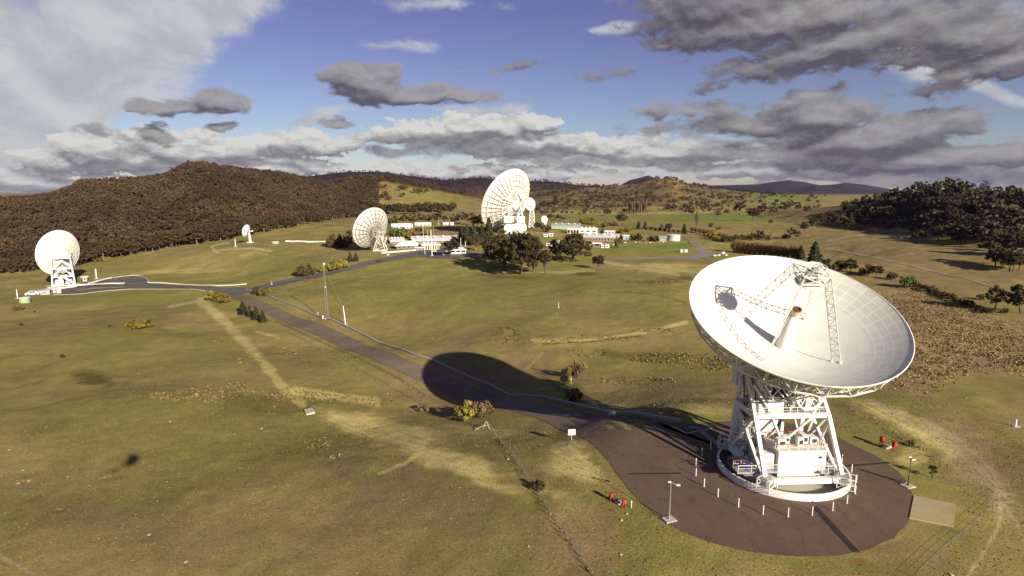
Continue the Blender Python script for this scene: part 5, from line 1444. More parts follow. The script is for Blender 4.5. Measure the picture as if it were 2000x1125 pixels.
plant('pale0', 'scrub_bush', 1104, 752, 40, 'pale yellow bush at the head of the small gully beside the big shadow', 'bush', GU, .42)
plant('brown0', 'scrub_bush', 1126, 738, 38, 'brown upright bush in the small gully right of the pale bush', 'bush', GU, .45)
plant('brown1', 'scrub_bush', 1118, 782, 36, 'reddish brown bush at the lower end of the small gully by the trough', 'bush', GU, .7)
plant('pale1', 'scrub_bush', 1141, 722, 16, 'small pale bush on the right lip of the gully', 'bush', GU, .6)
plant('sapling', 'sapling', 1821, 934, 34, 'thin dark sapling in the grass above the straw coloured slab', 'tree', None, 1.3)
plant('brown0', 'scrub_bush', 1778, 872, 16, 'small grey bush between the red cabinets and the far lamp post', 'bush', None, .8)
plant('brown1', 'scrub_bush', 741, 512, 8, 'small orange-brown bush on the lawn below the white terrace wall', 'bush', None, .9)

# -- valley trees
V = 'scattered valley trees'
row([('round', 1215, 441, 27, 1.2), ('far0', 1185, 422, 16, 1.2), ('fatconifer', 1247, 447, 15, .8), ('fatconifer', 1260, 446, 14, .8), ('far1', 1293, 449, 12, 1), ('round', 1306, 453, 19, 1.1), ('fatconifer', 1336, 457, 20, .7), ('far1', 1302, 412, 13, 1.2), ('far2', 1316, 411, 14, 1.2), ('far3', 1341, 411, 16, 1.2), ('far4', 1388, 448, 14, 1.0), ('far0', 1403, 451, 10, 1.2),
     ('far1', 1400, 424, 14, 1.2), ('far3', 1418, 419, 12, 1.2), ('far2', 1444, 420, 26, 1), ('round', 1470, 432, 29, 1.2), ('far4', 1488, 421, 22, 1.3), ('far0', 1512, 420, 16, 1.4), ('far1', 1534, 415, 22, 1.2), ('far2', 1504, 440, 12, 1.2), ('far3', 1558, 411, 13, 1.2), ('far4', 1576, 417, 15, 1.4), ('far0', 1545, 405, 9, 1.3), ('far1', 1578, 396, 10, 1.4),
     ('far2', 1140, 418, 10, 1.3), ('far3', 1150, 402, 12, 1.4), ('far4', 1085, 404, 14, 1.5), ('far0', 1066, 405, 14, 1.5), ('far1', 1110, 396, 10, 1.4), ('far2', 1075, 431, 14, 1.4), ('far3', 1088, 430, 13, 1.4), ('far0', 1100, 432, 10, 1.2), ('far1', 1270, 404, 9, 1.4), ('far2', 1375, 396, 9, 1.6), ('far3', 1385, 413, 8, 1.5)],
    'gum_tree', 'valley tree', 'in the open pasture', V)
rp = random.Random(31)
far_t = []
while len(far_t) < 62:
    a_, b_ = rp.uniform(1055, 1620), rp.uniform(372, 408)
    if b_ > 384 + (a_ - 1055) * .01 - 8 and all(abs(a_ - q[1]) + 2 * abs(b_ - q[2]) > 9 for q in far_t): far_t.append(('far%d' % rp.randrange(5), a_, b_, rp.uniform(5, 11), rp.uniform(1.1, 1.6)))
row(far_t, 'gum_tree', 'tiny far tree', 'on the far slopes', 'tiny trees on the far slopes', [(1040, 'the half-hidden dish'), (1140, 'the office block'), (1245, 'the poplar row'), (1318, 'the water tank'), (1360, 'the lone poplar'), (1470, 'the widest valley tree'), (1580, 'the conifer pair')])
row([('poplar%d' % (i % 2), 1229 + i * 4.6, 417 + (i % 3) * .4, 27 - (i % 3) * 2, .9) for i in range(8)], 'bare_poplar', 'bare brown poplar', 'in the poplar row', 'row of bare poplars in the valley')
plant('poplar1', 'bare_poplar', 1360, 442, 32, 'single tall bare poplar standing alone in the valley behind the water tank', 'tree', None, .9)
for i, (px, py, h) in enumerate(((650, 442, 22), (658, 441, 20), (672, 441, 20), (681, 442, 18))):
    plant('poplar%d' % (i % 2), 'bare_poplar', px, py, h, '%s from the left of four faint bare poplars left of the old dish' % ORD[i], 'tree', 'faint bare poplars', .7)
row([('dull0', 1140, 437, 13, 1.2), ('wattle1', 1160, 439, 10, 1.4), ('dull1', 1152, 434, 13, 1.2), ('brown0', 1185, 444, 14, 1.2), ('brown1', 1198, 442, 14, 1.2), ('dull0', 1212, 455, 10, 1.2), ('wattle1', 1211, 467, 11, .9), ('dull1', 1234, 468, 14, .9), ('dark0', 1247, 470, 16, .9), ('dark1', 1271, 471, 12, 1.0), ('dark0', 1281, 472, 13, .9), ('fatconifer', 1176, 458, 12, .9), ('brown0', 1206, 484, 26, .45), ('dull1', 1225, 453, 10, 1.4)],
    'garden_shrub', 'shrub', 'among the brick buildings', 'shrubs round the brick buildings')
row([('willow%d' % (i % 3), 1436 + i * 9.4, 493 + i * .9, 30 - (i % 4), .8) for i in range(14)], 'willow_tree', 'leafless golden willow', 'in the creekside belt', 'creekside willow belt')
row([('willow%d' % (i % 3), 1352 + i * 8, 452 + i * 2.2, 12 + i * .8, 1.0) for i in range(9)] + [('willow%d' % (i % 3), 1262 + i * 9, 448 + i, 9, 1.2) for i in range(9)], 'willow_tree', 'leafless brown willow', 'in the line behind', 'willow line behind the tank')
row([('dark0', 1412, 473, 14, 1), ('dark1', 1424, 474, 16, 1), ('dark0', 1436, 470, 14, 1), ('brown1', 1448, 468, 14, 1.1), ('dark1', 1470, 470, 18, .9), ('dark0', 1482, 468, 20, .9), ('brown0', 1500, 470, 14, 1.1), ('dark1', 1535, 467, 13, 1.0), ('dull0', 1395, 470, 18, .9), ('dull1', 1385, 466, 16, .9)], 'creek_shrub', 'dark creek shrub', 'above the willows', 'dark shrubs above the willow belt')
plant('far2', 'gum_tree', 1545, 466, 22, 'bushy tree right of the willow belt on the pasture bank', 'tree', None, 1.2)
plant('far4', 'gum_tree', 1556, 468, 18, 'second bushy tree right of the willow belt, smaller and lower', 'tree', None, 1.2)

# -- trees to the right, by the creek behind the nearest dish
RC = 'creekside trees behind the nearest dish'
for key, px, py, h, w_, l in (('conifer1', 1563, 506, 26, 1.1, 'smaller dark conifer of a pair above the rim of the nearest dish'), ('conifer1', 1590, 512, 40, 1.1, 'taller dark conifer of a pair above the rim of the nearest dish'),
        ('dark0', 1615, 530, 28, .9, 'dark tree just right of the apex frame of the nearest dish'), ('dark1', 1640, 528, 24, .9, 'second dark tree right of the apex frame of the nearest dish'), ('gum3', 1662, 533, 30, 1.1, 'dark spreading tree above the upper right rim of the nearest dish'),
        ('dark0', 1694, 537, 24, .9, 'dark bushy tree on the creek line left of two lower ones'), ('gum1', 1712, 541, 26, 1.2, 'dark spreading creek tree left of the bright green tree'), ('dark1', 1741, 546, 18, .9, 'low dark creek tree touching the bright green tree'),
        ('fresh1', 1773, 561, 32, .75, 'bright fresh green round tree on the creek line')):
    plant(key, 'creek_tree', px, py, h, l, 'tree', RC, w_)
row([('dark%d' % (i % 2), 1795 + i * 12, 561 + i * 4.6, 10 + (i % 3) * 2, 1.2) for i in range(12)], 'creek_shrub', 'low dark shrub', 'in the hedge along the creek', 'hedge along the creek', [(1773, 'the green tree')])
plant('gum3', 'gum_tree', 1942, 607, 54, 'dark leafy gum by the creek near the right edge', 'tree', None, .8)
plant('gum2', 'gum_tree', 1993, 612, 62, 'dark open-crowned gum cut by the right edge of the picture', 'tree', None, .9)
plant('dark1', 'creek_shrub', 1915, 586, 14, 'dark round shrub just left of the leafy gum near the right edge', 'shrub', None, .8)
plant('dark0', 'creek_shrub', 1962, 612, 12, 'dark low shrub between the two gums near the right edge', 'shrub', None, 1.0)
RH = 'gums on the dark wooded knoll'
sky_l = [(1652, 412, 22), (1668, 410, 24), (1690, 405, 26), (1714, 398, 24), (1731, 395, 22), (1749, 390, 26), (1770, 386, 22), (1790, 382, 28), (1802, 378, 26), (1829, 377, 26), (1848, 372, 28), (1871, 368, 30), (1899, 368, 20), (1925, 371, 26), (1950, 380, 18), (1981, 388, 28), (1996, 400, 30)]
row([('far%d' % (i % 5), px, py, h, 1.05) for i, (px, py, h) in enumerate(sky_l)], 'gum_tree', 'gum on the skyline', 'crowning the dark knoll', RH, [(1830, 'the knoll centre')])
edge_l = [(1570, 452, 20), (1590, 446, 24), (1607, 441, 28), (1622, 438, 28), (1640, 447, 34), (1660, 448, 24), (1688, 446, 22), (1715, 449, 26), (1735, 446, 24), (1762, 447, 22), (1792, 472, 26), (1803, 468, 16), (1833, 468, 28), (1817, 446, 30), (1840, 440, 30), (1857, 436, 34), (1880, 438, 26)]
row([('gum%d' % (i % 5), px, py, h, 1.05) for i, (px, py, h) in enumerate(edge_l)], 'gum_tree', 'pale-trunked gum', 'below the dark knoll', 'gums along the foot of the knoll', [(1740, 'the knoll centre')])
low_l = [(1915, 464, 42), (1930, 500, 46), (1944, 520, 48), (1958, 526, 44), (1974, 530, 46), (1990, 528, 44), (1998, 500, 50), (1960, 500, 48), (1905, 450, 30), (1978, 490, 46)]
row([('gum%d' % (i % 5), px, py, h, .95) for i, (px, py, h) in enumerate(low_l)], 'gum_tree', 'big brown-green gum', 'at the right edge', 'grove at the right edge', [(1950, 'the grove centre')])

# -- foot of the wooded hill, each tree by itself
fx = [0, 60, 110, 170, 230, 300, 360, 430, 490, 560, 640, 700, 760, 820, 890]; fy = [534, 527, 521, 513, 502, 490, 479, 470, 459, 446, 431, 421, 418, 417, 416]; fh = [30, 32, 34, 36, 36, 34, 33, 32, 28, 24, 21, 21, 22, 22, 20]
ed = []
px = 4.0
while px < 886:
    ed.append(('gum%d' % tr_rng.randrange(5), px, float(np.interp(px, fx, fy)) + tr_rng.uniform(-3, 2), float(np.interp(px, fx, fh)) * tr_rng.uniform(.8, 1.12), tr_rng.uniform(1.0, 1.35)))
    px += float(np.interp(px, fx, fh)) * tr_rng.uniform(.28, .48)
EL_ = [(40 + 60 * i, None) for i in range(15)]
names = ['the left edge of the picture', 'the bright left dish', 'the pale gum behind the left dish', 'the white branch road wall', 'the olive bush', 'the green mound', 'the track loop', 'the small pedestal dish', 'the white wall', 'the dark shrubs', 'the lattice mast', 'the old dish', 'the hipped roof', 'the long white roof', 'the gatehouse']
row(ed, 'gum_tree', 'grey-brown gum', 'below the wooded hill', 'front row of gums below the wooded hill', [(10, 'the picture edge'), (120, 'the bright left dish'), (270, 'the olive bush'), (420, 'the track loop'), (485, 'the small pedestal dish'), (597, 'the dark shrubs'), (650, 'the yellow wattles'), (725, 'the old dish'), (797, 'the hipped roof'), (895, 'the gatehouse')])
row([('far0', 733, 387, 15, 1.2), ('far1', 752, 388, 16, 1.2), ('far2', 782, 374, 13, 1.4), ('far3', 791, 372, 12, 1.4), ('far4', 786, 386, 11, 1.4), ('far0', 812, 378, 13, 1.3), ('far1', 822, 379, 12, 1.3), ('far2', 833, 378, 10, 1.3), ('far3', 760, 392, 12, 1.3), ('far4', 742, 392, 14, 1.3)],
    'gum_tree', 'small dark tree', 'on the green paddock slope', 'trees on the green paddock slope', [(796, 'the slope centre')])

# -- woodland that reads as one mass
def wood_mass():
    r = np.random.default_rng(77)
    pr = []
    for s in range(5):
        rr = np.random.default_rng(200 + s); pts = []; tn = []
        for k in range(9):
            a = rr.uniform(0, 6.283); q = math.sqrt(rr.uniform(0, 1)) * .38; c = (q * math.cos(a), q * math.sin(a), rr.uniform(.3, .85))
            pts.append(blob(rr, 12, c, rr.uniform(.12, .2), .8)); tn.append(np.clip(rr.uniform(.2, .8) + rr.normal(0, .08, 12), 0, 1))
        P = np.vstack(pts); Qc = leaf_quads(rr, P[:, :3], .075, 1.0, P[:, 3:])
        # pale stems
        st = []
        for k in range(2):
            a = rr.uniform(0, 6.28); b0 = np.array([rr.uniform(-.05, .05), 0, -.05]); b1 = np.array([.2 * math.cos(a), .2 * math.sin(a), .65]); sd = np.array([.014, .008, 0])
            st.append(np.stack([b0 - sd, b0 + sd, b1 + sd * .5, b1 - sd * .5]))
        pr.append((np.concatenate([Qc, np.array(st)]), np.concatenate([np.concatenate(tn), [1.0] * 2])))
    def gather(nm, n, pxr, over, mask, hr, back=.04):
        px, py, yb, yr, bw = HILLS[nm]
        u = r.uniform(pxr[0], pxr[1], n * 3)
        y0 = np.interp(u, px, yb); y1 = np.interp(u, px, yr) * (1 + back)
        t = r.uniform(0, 1, n * 3); Y = np.sqrt(y0 ** 2 + t * (y1 ** 2 - y0 ** 2)) + over
        x = (u - 1000) / F * (Y * CP + 7.5)
        keep = r.uniform(0, 1, n * 3) < np.clip(Y / y1.max(), .05, 1) * 0 + 1
        if mask is not None: keep &= mask(x, Y, u)
        x, Y = x[keep][:n], Y[keep][:n]
        return x, Y, ground_h(x, Y), r.uniform(hr[0], hr[1], len(x))
    def emit(name, groups, label_, m):
        Qs, Ts = [], []
        for x, y, z, h in groups:
            for s in range(5):
                sel = np.arange(len(x)) % 5 == s
                if not sel.any(): continue
                Q, T = pr[s]; n = sel.sum(); a = r.uniform(0, 6.283, n); ca, sa = np.cos(a), np.sin(a)
                hh_ = h[sel]; wd = hh_ * r.uniform(.85, 1.25, n)
                X = Q[None, ..., 0] * ca[:, None, None] - Q[None, ..., 1] * sa[:, None, None]; Yq = Q[None, ..., 0] * sa[:, None, None] + Q[None, ..., 1] * ca[:, None, None]
                out = np.stack([X * wd[:, None, None] + x[sel][:, None, None], Yq * wd[:, None, None] + y[sel][:, None, None], np.broadcast_to(Q[None, ..., 2], X.shape) * hh_[:, None, None] + z[sel][:, None, None]], -1)
                Qs.append(out.reshape(-1, 4, 3)); Ts.append((T[None] * .45 + r.uniform(-.12, .45, n)[:, None] + ((fbm(x[sel] / 55, y[sel] / 55, 71, 4) - .46) * 2.0)[:, None]).reshape(-1))
        me = quads_mesh(name, np.concatenate(Qs), np.concatenate(Ts), m)
        o = link(bpy.data.objects.new(name, me)); tag(o, label_, 'woodland', None, 'stuff')
    def pm(x, y, u):
        n1 = fbm(x / 26, y / 26, 11, 5)
        pz = ground_h(x, y); a, b_ = project(x, y, pz)
        return (730 - a + (n1 - .45) * 120 - (b_ - 365) * .9 > 5) | (358 + (a - 760) * .16 - b_ + (n1 - .45) * 10 > 1)
    def sm(x, y, u):
        n1 = fbm(x / 60, y / 60, 31, 4); return n1 > .46 + .16 * sstep(u, 1380, 1560)
    emit('wooded_hillside', [gather('wooded', 7600, (-260, 740), 6, None, (5, 12.5))], 'dense brown-green gum woodland covering the whole hill on the left', M['forest'])
    emit('far_woodland', [gather('paddock', 900, (560, 960), 0, pm, (8, 13)), gather('scrub_hill', 900, (1010, 1600), 0, sm, (6, 13)), gather('dark_range', 900, (540, 1260), 400, None, (9, 15), .02)], 'far woodland and scrub on the slopes behind the dishes', M['forest'])
    emit('knoll_woodland', [gather('right_hill', 430, (1640, 2250), 25, lambda x, y, u: fbm(x / 40, y / 40, 33, 3) > .33, (9, 19), -.10)], 'dense dark gum woodland filling the knoll on the right', M['gum'])
wood_mass()

# -- grass tussocks and stones
def tussocks():
    r = np.random.default_rng(5)
    def near(n, xr, yr, dens):
        x = r.uniform(*xr, n); y = r.uniform(*yr, n); z = ground_h(x, y); px, py = project(x, y, z)
        k = (px > -60) & (px < 2060) & (py < 1180) & (np.hypot(x - 44, y - 93) > 26) & (r.uniform(0, 1, n) < dens(px, py, x, y))
        rd, _ = polydist(px, py, [(470, 577), (600, 633), (740, 690), (860, 742), (1000, 787), (1140, 830)]); k &= rd > 24
        return x[k], y[k], z[k], px[k], py[k]
    Qs, Ts = [], []
    def emit(x, y, z, h, w_, n, tint, lean=.4):
        for i in range(n):
            a = r.uniform(0, 6.283, len(x)); d = np.stack([np.cos(a), np.sin(a), 0 * a], 1) * (w_ * r.uniform(.5, 1.2, len(x)))[:, None]
            o = np.stack([r.normal(0, .35, len(x)) * w_, r.normal(0, .35, len(x)) * w_, 0 * a - .02], 1); t = np.stack([r.normal(0, lean, len(x)) * h, r.normal(0, lean, len(x)) * h, h * r.uniform(.6, 1.15, len(x))], 1)
            p = np.stack([x, y, z], 1) + o
            Qs.append(np.stack([p - d * .5, p + d * .5, p + d * .75 + t, p - d * .75 + t * .92], 1)); Ts.append(np.clip(tint + r.normal(0, .26, len(x)), 0, 1))
    # short sward over the foreground
    x, y, z, px, py = near(70000, (-110, 100), (58, 175), lambda px, py, x, y: .9)
    emit(x, y, z, r.uniform(.05, .14, len(x)), r.uniform(.08, .24, len(x)), 1, .12 + .5 * (fbm(x / 9, y / 9, 41, 3) - .4))
    # rough tan field on the right
    poly = [(1700, 560), (1790, 555), (1900, 600), (2060, 640), (2060, 748), (1950, 738), (1880, 742), (1830, 778), (1740, 768), (1690, 730)]
    x, y, z, px, py = near(190000, (55, 330), (85, 330), lambda px, py, x, y: inside(px, py, poly) * np.clip((polydist(px, py, poly)[0] - 3) / 26, 0, 1) * (.35 + .65 * (fbm(x / 7, y / 7, 45, 3) > .40)))
    emit(x, y, z, r.uniform(.2, .55, len(x)), r.uniform(.18, .5, len(x)), 1, .36 + .9 * (fbm(x / 4, y / 4, 42, 3) - .45))
    # clumpy tussocks in the damp hollows
    spots = [(400, 772, 60, 16, 1.0), (330, 775, 40, 10, .8), (470, 760, 30, 14, .8), (560, 770, 60, 14, .8), (640, 775, 50, 12, .9), (720, 785, 50, 8, .5), (620, 870, 26, 12, .6), (660, 892, 18, 8, .5), (990, 655, 26, 18, 1.0), (1010, 668, 20, 10, .8), (1080, 668, 50, 4, .9), (1180, 660, 80, 4, .8), (1280, 645, 50, 4, .8), (1330, 700, 110, 12, .8),
             (1400, 715, 60, 10, .8), (60, 735, 40, 8, .6), (100, 725, 30, 10, .7), (50, 940, 14, 12, .8), (130, 935, 40, 6, .6), (215, 935, 30, 6, .6), (110, 1005, 24, 10, .5), (490, 705, 30, 12, .4), (590, 705, 14, 8, .6), (570, 690, 12, 6, .5), (1150, 690, 50, 8, .4), (1240, 745, 90, 8, .4), (820, 540, 40, 6, .4), (1280, 550, 60, 5, .8), (1140, 536, 25, 4, .9)]
    def sp(px, py, x, y):
        d = 0 * px
        for cx, cy, rx, ry, s in spots: d = np.maximum(d, s * (np.hypot((px - cx) / rx, (py - cy) / ry) < 1) * (.35 + .65 * (fbm(x / 1.6, y / 1.6, 44, 2) > .42)))
        return d
    x, y, z, px, py = near(120000, (-130, 110), (62, 330), sp)
    emit(x, y, z, r.uniform(.2, .5, len(x)), r.uniform(.2, .5, len(x)), 2, .13)
    # brown strips of rank grass along the fences
    for pts, wd in (([(958, 838), (985, 871), (1025, 926), (1055, 975), (1100, 1040), (1165, 1130)], 5), ([(520, 634), (600, 668), (700, 722), (780, 765), (850, 802)], 3), ([(1650, 790), (1720, 830), (1800, 880), (1850, 915)], 3), ([(545, 630), (640, 672), (720, 712), (830, 775)], 2)):
        x, y, z, px, py = near(50000, (-80, 110), (58, 240), lambda px, py, x, y: (polydist(px, py, pts)[0] < wd) * 1.0)
        emit(x, y, z, r.uniform(.1, .28, len(x)), r.uniform(.12, .3, len(x)), 2, .22)
    me = quads_mesh('tussock_grass', np.concatenate(Qs), np.concatenate(Ts), M['tussock'])
    o = link(bpy.data.objects.new('tussock_grass', me)); tag(o, 'dry tussocks and short sward growing over the paddocks', 'grass', None, 'stuff')
    # pale stones
    x, y, z, px, py = near(260, (-120, 120), (60, 330), lambda px, py, x, y: .8)
    b = MB()
    for q in zip(x, y, z):
        s = random.uniform(.06, .22); vs = []
        for k in range(8): vs.append((q[0] + s * (1 if k & 1 else -1) * random.uniform(.6, 1), q[1] + s * (1 if k & 2 else -1) * random.uniform(.6, 1), q[2] + s * (.9 if k & 4 else -.4) * random.uniform(.6, 1)))
        b.add(vs, [(0, 2, 3, 1), (4, 5, 7, 6), (0, 1, 5, 4), (1, 3, 7, 5), (3, 2, 6, 7), (2, 0, 4, 6)])
    o = b.build('scattered_stones', M['conc']); tag(o, 'small pale stones scattered over the paddocks', 'stones', None, 'stuff')
tussocks()

# ------------------------------------------------------------------ buildings
def building(name, label, cat, x0, x1, yb, wall_px, depth_m, rz=0.0, roof='flat', roof_px=3.0, wm='brick', rm='roof', wins=0, win_h=.5, win_w=.55, group=None, over=.6, door=False, sill=.3, wcol='glass', pale_frames=False):
    p = at((x0 + x1) / 2, yb); k = m_per_px(p); w = (x1 - x0) * k; h = wall_px * k; rh = roof_px * k
    a = thing(name, label, cat, p, rz - math.atan2(p.x, p.y) * .85, group)
    q = MB(); q.box((0, depth_m / 2, h / 2 - .5), (w, depth_m, h + 1)); wl = q.build('wall', M[wm], a)
    q = MB(); W2, D0, D1 = w / 2 + over, -over, depth_m + over
    if roof == 'flat':
        q.box((0, depth_m / 2, h + rh / 2), (w + 2 * over, depth_m + 2 * over, rh))
    elif roof == 'gable':
        m_ = depth_m / 2; t = .25
        q.add([(-W2, D0, h), (W2, D0, h), (W2, m_, h + rh), (-W2, m_, h + rh), (-W2, D1, h), (W2, D1, h), (-W2, D0, h - t), (W2, D0, h - t), (W2, m_, h + rh - t), (-W2, m_, h + rh - t), (-W2, D1, h - t), (W2, D1, h - t)],
              [(0, 1, 2, 3), (3, 2, 5, 4), (6, 9, 8, 7), (9, 10, 11, 8), (0, 6, 7, 1), (4, 5, 11, 10), (0, 3, 9, 6), (3, 4, 10, 9), (1, 7, 8, 2), (2, 8, 11, 5)])
    elif roof == 'hip':
        m_ = depth_m / 2; i_ = min(m_, W2 * .6); t = .25
        q.add([(-W2, D0, h), (W2, D0, h), (W2, D1, h), (-W2, D1, h), (-W2 + i_, m_, h + rh), (W2 - i_, m_, h + rh), (-W2, D0, h - t), (W2, D0, h - t), (W2, D1, h - t), (-W2, D1, h - t)],
              [(0, 1, 5, 4), (1, 2, 5), (2, 3, 4, 5), (3, 0, 4), (0, 6, 7, 1), (1, 7, 8, 2), (2, 8, 9, 3), (3, 9, 6, 0), (9, 8, 7, 6)])
    else:   # sloping to the front
        t = .3
        q.add([(-W2, D0, h), (W2, D0, h), (W2, D1, h + rh), (-W2, D1, h + rh), (-W2, D0, h + t), (W2, D0, h + t), (W2, D1, h + rh + t), (-W2, D1, h + rh + t)], [(3, 2, 1, 0), (4, 5, 6, 7), (0, 1, 5, 4), (1, 2, 6, 5), (2, 3, 7, 6), (3, 0, 4, 7)])
        q.add([(-w / 2, depth_m - .2, h), (w / 2, depth_m - .2, h), (w / 2, depth_m - .2, h + rh), (-w / 2, depth_m - .2, h + rh)], [(0, 1, 2, 3)])
    q.build('roof', M[rm], a)
    for i in range(wins):
        x = -w / 2 + (i + .5) * w / wins; ww = w / wins * win_w; hh_ = h * win_h; zc = h * sill + hh_ / 2
        q = MB(); q.box((x, -.03, zc), (ww, .10, hh_)); wo_ = q.build('window', M[wcol], a)
        if pale_frames or k < .75:
            q = MB()
            for s in (-1, 1): q.box((x + s * (ww / 2 + .08), -.05, zc), (.16, .16, hh_ + .3)); q.box((x, -.05, zc + s * (hh_ / 2 + .08)), (ww, .16, .16))
            q.build('frame', M['white'], wo_)
    if x1 - x0 > 24 and roof in ('flat', 'slope'):
        for i in range(4):
            xx = w * (-.36 + .22 * i); q = MB(); q.box((xx, depth_m * (.45 + .1 * (i % 2)), h + rh + .5), (1.6 - .3 * (i % 2), 1.4, 1.3)); q.box((xx, depth_m * (.45 + .1 * (i % 2)), h + rh + 1.2), (1.8, 1.6, .12)); q.build('roof_unit', M['tank'], a)
    if door:
        q = MB(); q.box((w * .32, -.04, 1.1), (1.2, .1, 2.2)); q.build('door', M['steel'], a)
    return a, w, h, k
B = 'low white-roofed buildings in the middle distance'
building('hall', 'long low building with a bright white pitched roof behind the old dish', 'building', 766, 806, 446.5, 3.5, 16, R(8), 'gable', 6, 'panel', 'roof', 6, group=B)
building('pavilion', 'low building with a shallow white gable at the back right of the long white roof', 'building', 811, 842, 442, 2.6, 14, R(6), 'gable', 4.5, 'cream', 'roof', 4, group=B)
building('operations_building', 'longest low brick building under a flat white roof behind the tall masts', 'building', 806, 884, 474, 4, 18, R(7), 'slope', 6, 'brick', 'roof', 10, group=B, pale_frames=True)
building('brick_wing', 'brick wing with a white roof half hidden behind the wheel of the old dish', 'building', 763, 791, 476, 4, 14, R(7), 'slope', 5, 'brick', 'roof', 4, group=B)
building('visitor_building', 'brick building under a wide white hipped roof beside the old dish', 'building', 775, 822, 486, 6.2, 20, R(8), 'hip', 8, 'brick', 'roof', 5, win_h=.4, group=B, over=1.6, pale_frames=True)
building('reception_building', 'flat-roofed building with yellow panels and tall windows behind the tall white mast', 'building', 826, 858, 488, 9, 14, R(7), 'flat', 2.2, 'yellow', 'roof', 7, win_h=.75, win_w=.5, group=B, pale_frames=True, sill=.12, over=1.2)
building('brick_annex', 'small brick annex with a thin white roof edge between hipped roof and yellow panels', 'building', 811, 827, 489, 5, 8, R(7), 'flat', .9, 'brick', 'roof', 3, group=B)
a_, w_, h_, k_ = building('gatehouse', 'open white-framed gatehouse with dark windows at the end of the car park', 'building', 880, 910, 496, 7.5, 8, R(4), 'flat', 1.6, 'white', 'roof', 3, win_h=.45, win_w=.8, sill=.45, over=.5)
building('cottage', 'tiny white roofed cottage under dark trees left of the giant dish', 'building', 866, 880, 440, 2.4, 8, R(5), 'gable', 3, 'white', 'roof', 2)
building('cottage', 'tiny white cube cottage closest to the giant dish rim under dark trees', 'building', 880, 886, 439.5, 4, 6, R(5), 'flat', .7, 'white', 'roof', 1)
building('store_building', 'low white-roofed store right of the round tree by the gatehouse', 'building', 886, 902, 466, 2.5, 10, R(5), 'slope', 2, 'brick', 'roof', 3)
B2 = 'workshops and offices right of the giant dish'
building('green_shed', 'long pale green clad shed with a light grey roof', 'building', 1077, 1133, 448, 6.5, 18, R(-4), 'slope', 3.5, 'green', 'greyroof', 0, group=B2, door=True)
building('columned_building', 'building with white posts, dark glazing and a white roof edge below the green shed', 'building', 1108, 1131, 456, 8, 14, R(-4), 'flat', 1.4, 'white', 'roof', 4, win_h=.75, win_w=.75, sill=.1, group=B2)
building('grey_workshop', 'grey walled workshop with a white roof edge right of the white posts', 'building', 1131, 1166, 455.5, 8.5, 16, R(-4), 'flat', 1.2, 'tank', 'roof', 3, win_h=.3, win_w=.5, group=B2)
building('white_annex', 'white gabled annex right of the grey workshop behind small trees', 'building', 1181, 1200, 457, 4, 10, R(-4), 'gable', 2.6, 'white', 'roof', 3, group=B2)
building('office_block', 'brick office block with rows of white-framed windows under a long pale roof', 'building', 1140, 1208, 473, 9.5, 16, R(-3), 'slope', 4, 'brick', 'roof', 12, win_h=.5, win_w=.5, group=B2, pale_frames=True)
building('brick_garage', 'small brick outbuilding with a white roof and one dark opening at the lawn edge', 'building', 1158, 1174, 483.5, 7.5, 8, R(-2), 'flat', 1.6, 'brick', 'roof', 1, win_h=.7, group=B2)
building('white_store', 'left one of two small white box stores at the lawn edge', 'building', 1174, 1181, 484, 6.5, 5, R(-2), 'flat', .6, 'white', 'roof', 1, group=B2, win_h=.3)
building('white_store', 'right one of two small white box stores, beside the bare grey shrub', 'building', 1182.5, 1190, 484, 6.8, 5, R(-2), 'flat', .6, 'white', 'roof', 1, group=B2, win_h=.3)
building('grey_shed', 'small square grey shed with a white roof edge among wattles', 'building', 1217, 1229, 468.5, 8, 6, R(-2), 'flat', 1.2, 'greyroof', 'roof', 1, win_h=.3, win_w=.3)
building('green_shed', 'small pale green shed left of the big water tank', 'building', 1288, 1301, 472, 7.5, 8, R(-3), 'slope', 2, 'green', 'greyroof', 0, door=True)
building('white_kiosk', 'white kiosk beneath the giant dish on its right', 'building', 1062, 1070, 462, 4, 5, 0, 'flat', .8, 'white', 'roof', 1)
building('white_kiosk', 'second white kiosk, right of the other and nearer the green shed', 'building', 1073, 1080, 462, 5, 5, 0, 'gable', 1.5, 'white', 'roof', 1)
building('booth', 'small white booth with an overhanging white flat roof right of the bright left dish', 'building', 163, 169, 549, 8, 3, 0, 'flat', 1.0, 'white', 'roof', 1, over=1.2)
building('plant_room', 'low brown brick plant room below the bright left dish', 'building', 95, 108, 573, 8, 5, 0, 'flat', .8, 'brick', 'roof', 0, door=True)
building('equipment_hut', 'grey-green metal hut left of the brown plant room', 'building', 78, 95, 575.5, 7.5, 5, 0, 'flat', .7, 'greyroof', 'greyroof', 1, win_h=.3)

def tank(label, px, yb, rpx, hpx, m='tank', name='water_tank', group=None):
    p = at(px, yb); k = m_per_px(p); r, h = rpx * k, hpx * k
    a = thing(name, label, 'tank', (p.x, p.y + r * .9, p.z), 0, group)
    q = MB(); q.lathe([(r, -1), (r, h), (r * 1.02, h + .1)], 36); q.build('shell', M[m], a, True)
    q = MB(); q.lathe([(r * 1.03, h + .1), (r * 1.03, h + .3), (0, h + r * .16)], 36); q.build('roof', M['roof'], a)
    return a
tank('big round white water tank beside the small pale green shed', 1318.5, 471, 12.5, 11)
tank('left one of two small white tanks in the grass below the big water tank', 1331, 493, 3.4, 5, group='two small tanks')
tank('right one of two small white tanks in the grass below the big water tank', 1339.5, 493, 3.8, 5, group='two small tanks')
tank('small white round tank beside the brown plant room at the left dish', 112.5, 573, 4.2, 7)
tank('low pale green tank at the far left edge near a white post', 42, 592, 9, 9, 'green')
tank('squat pale green tank in the grass right of the small pedestal dish', 535, 477, 7, 4, 'green')

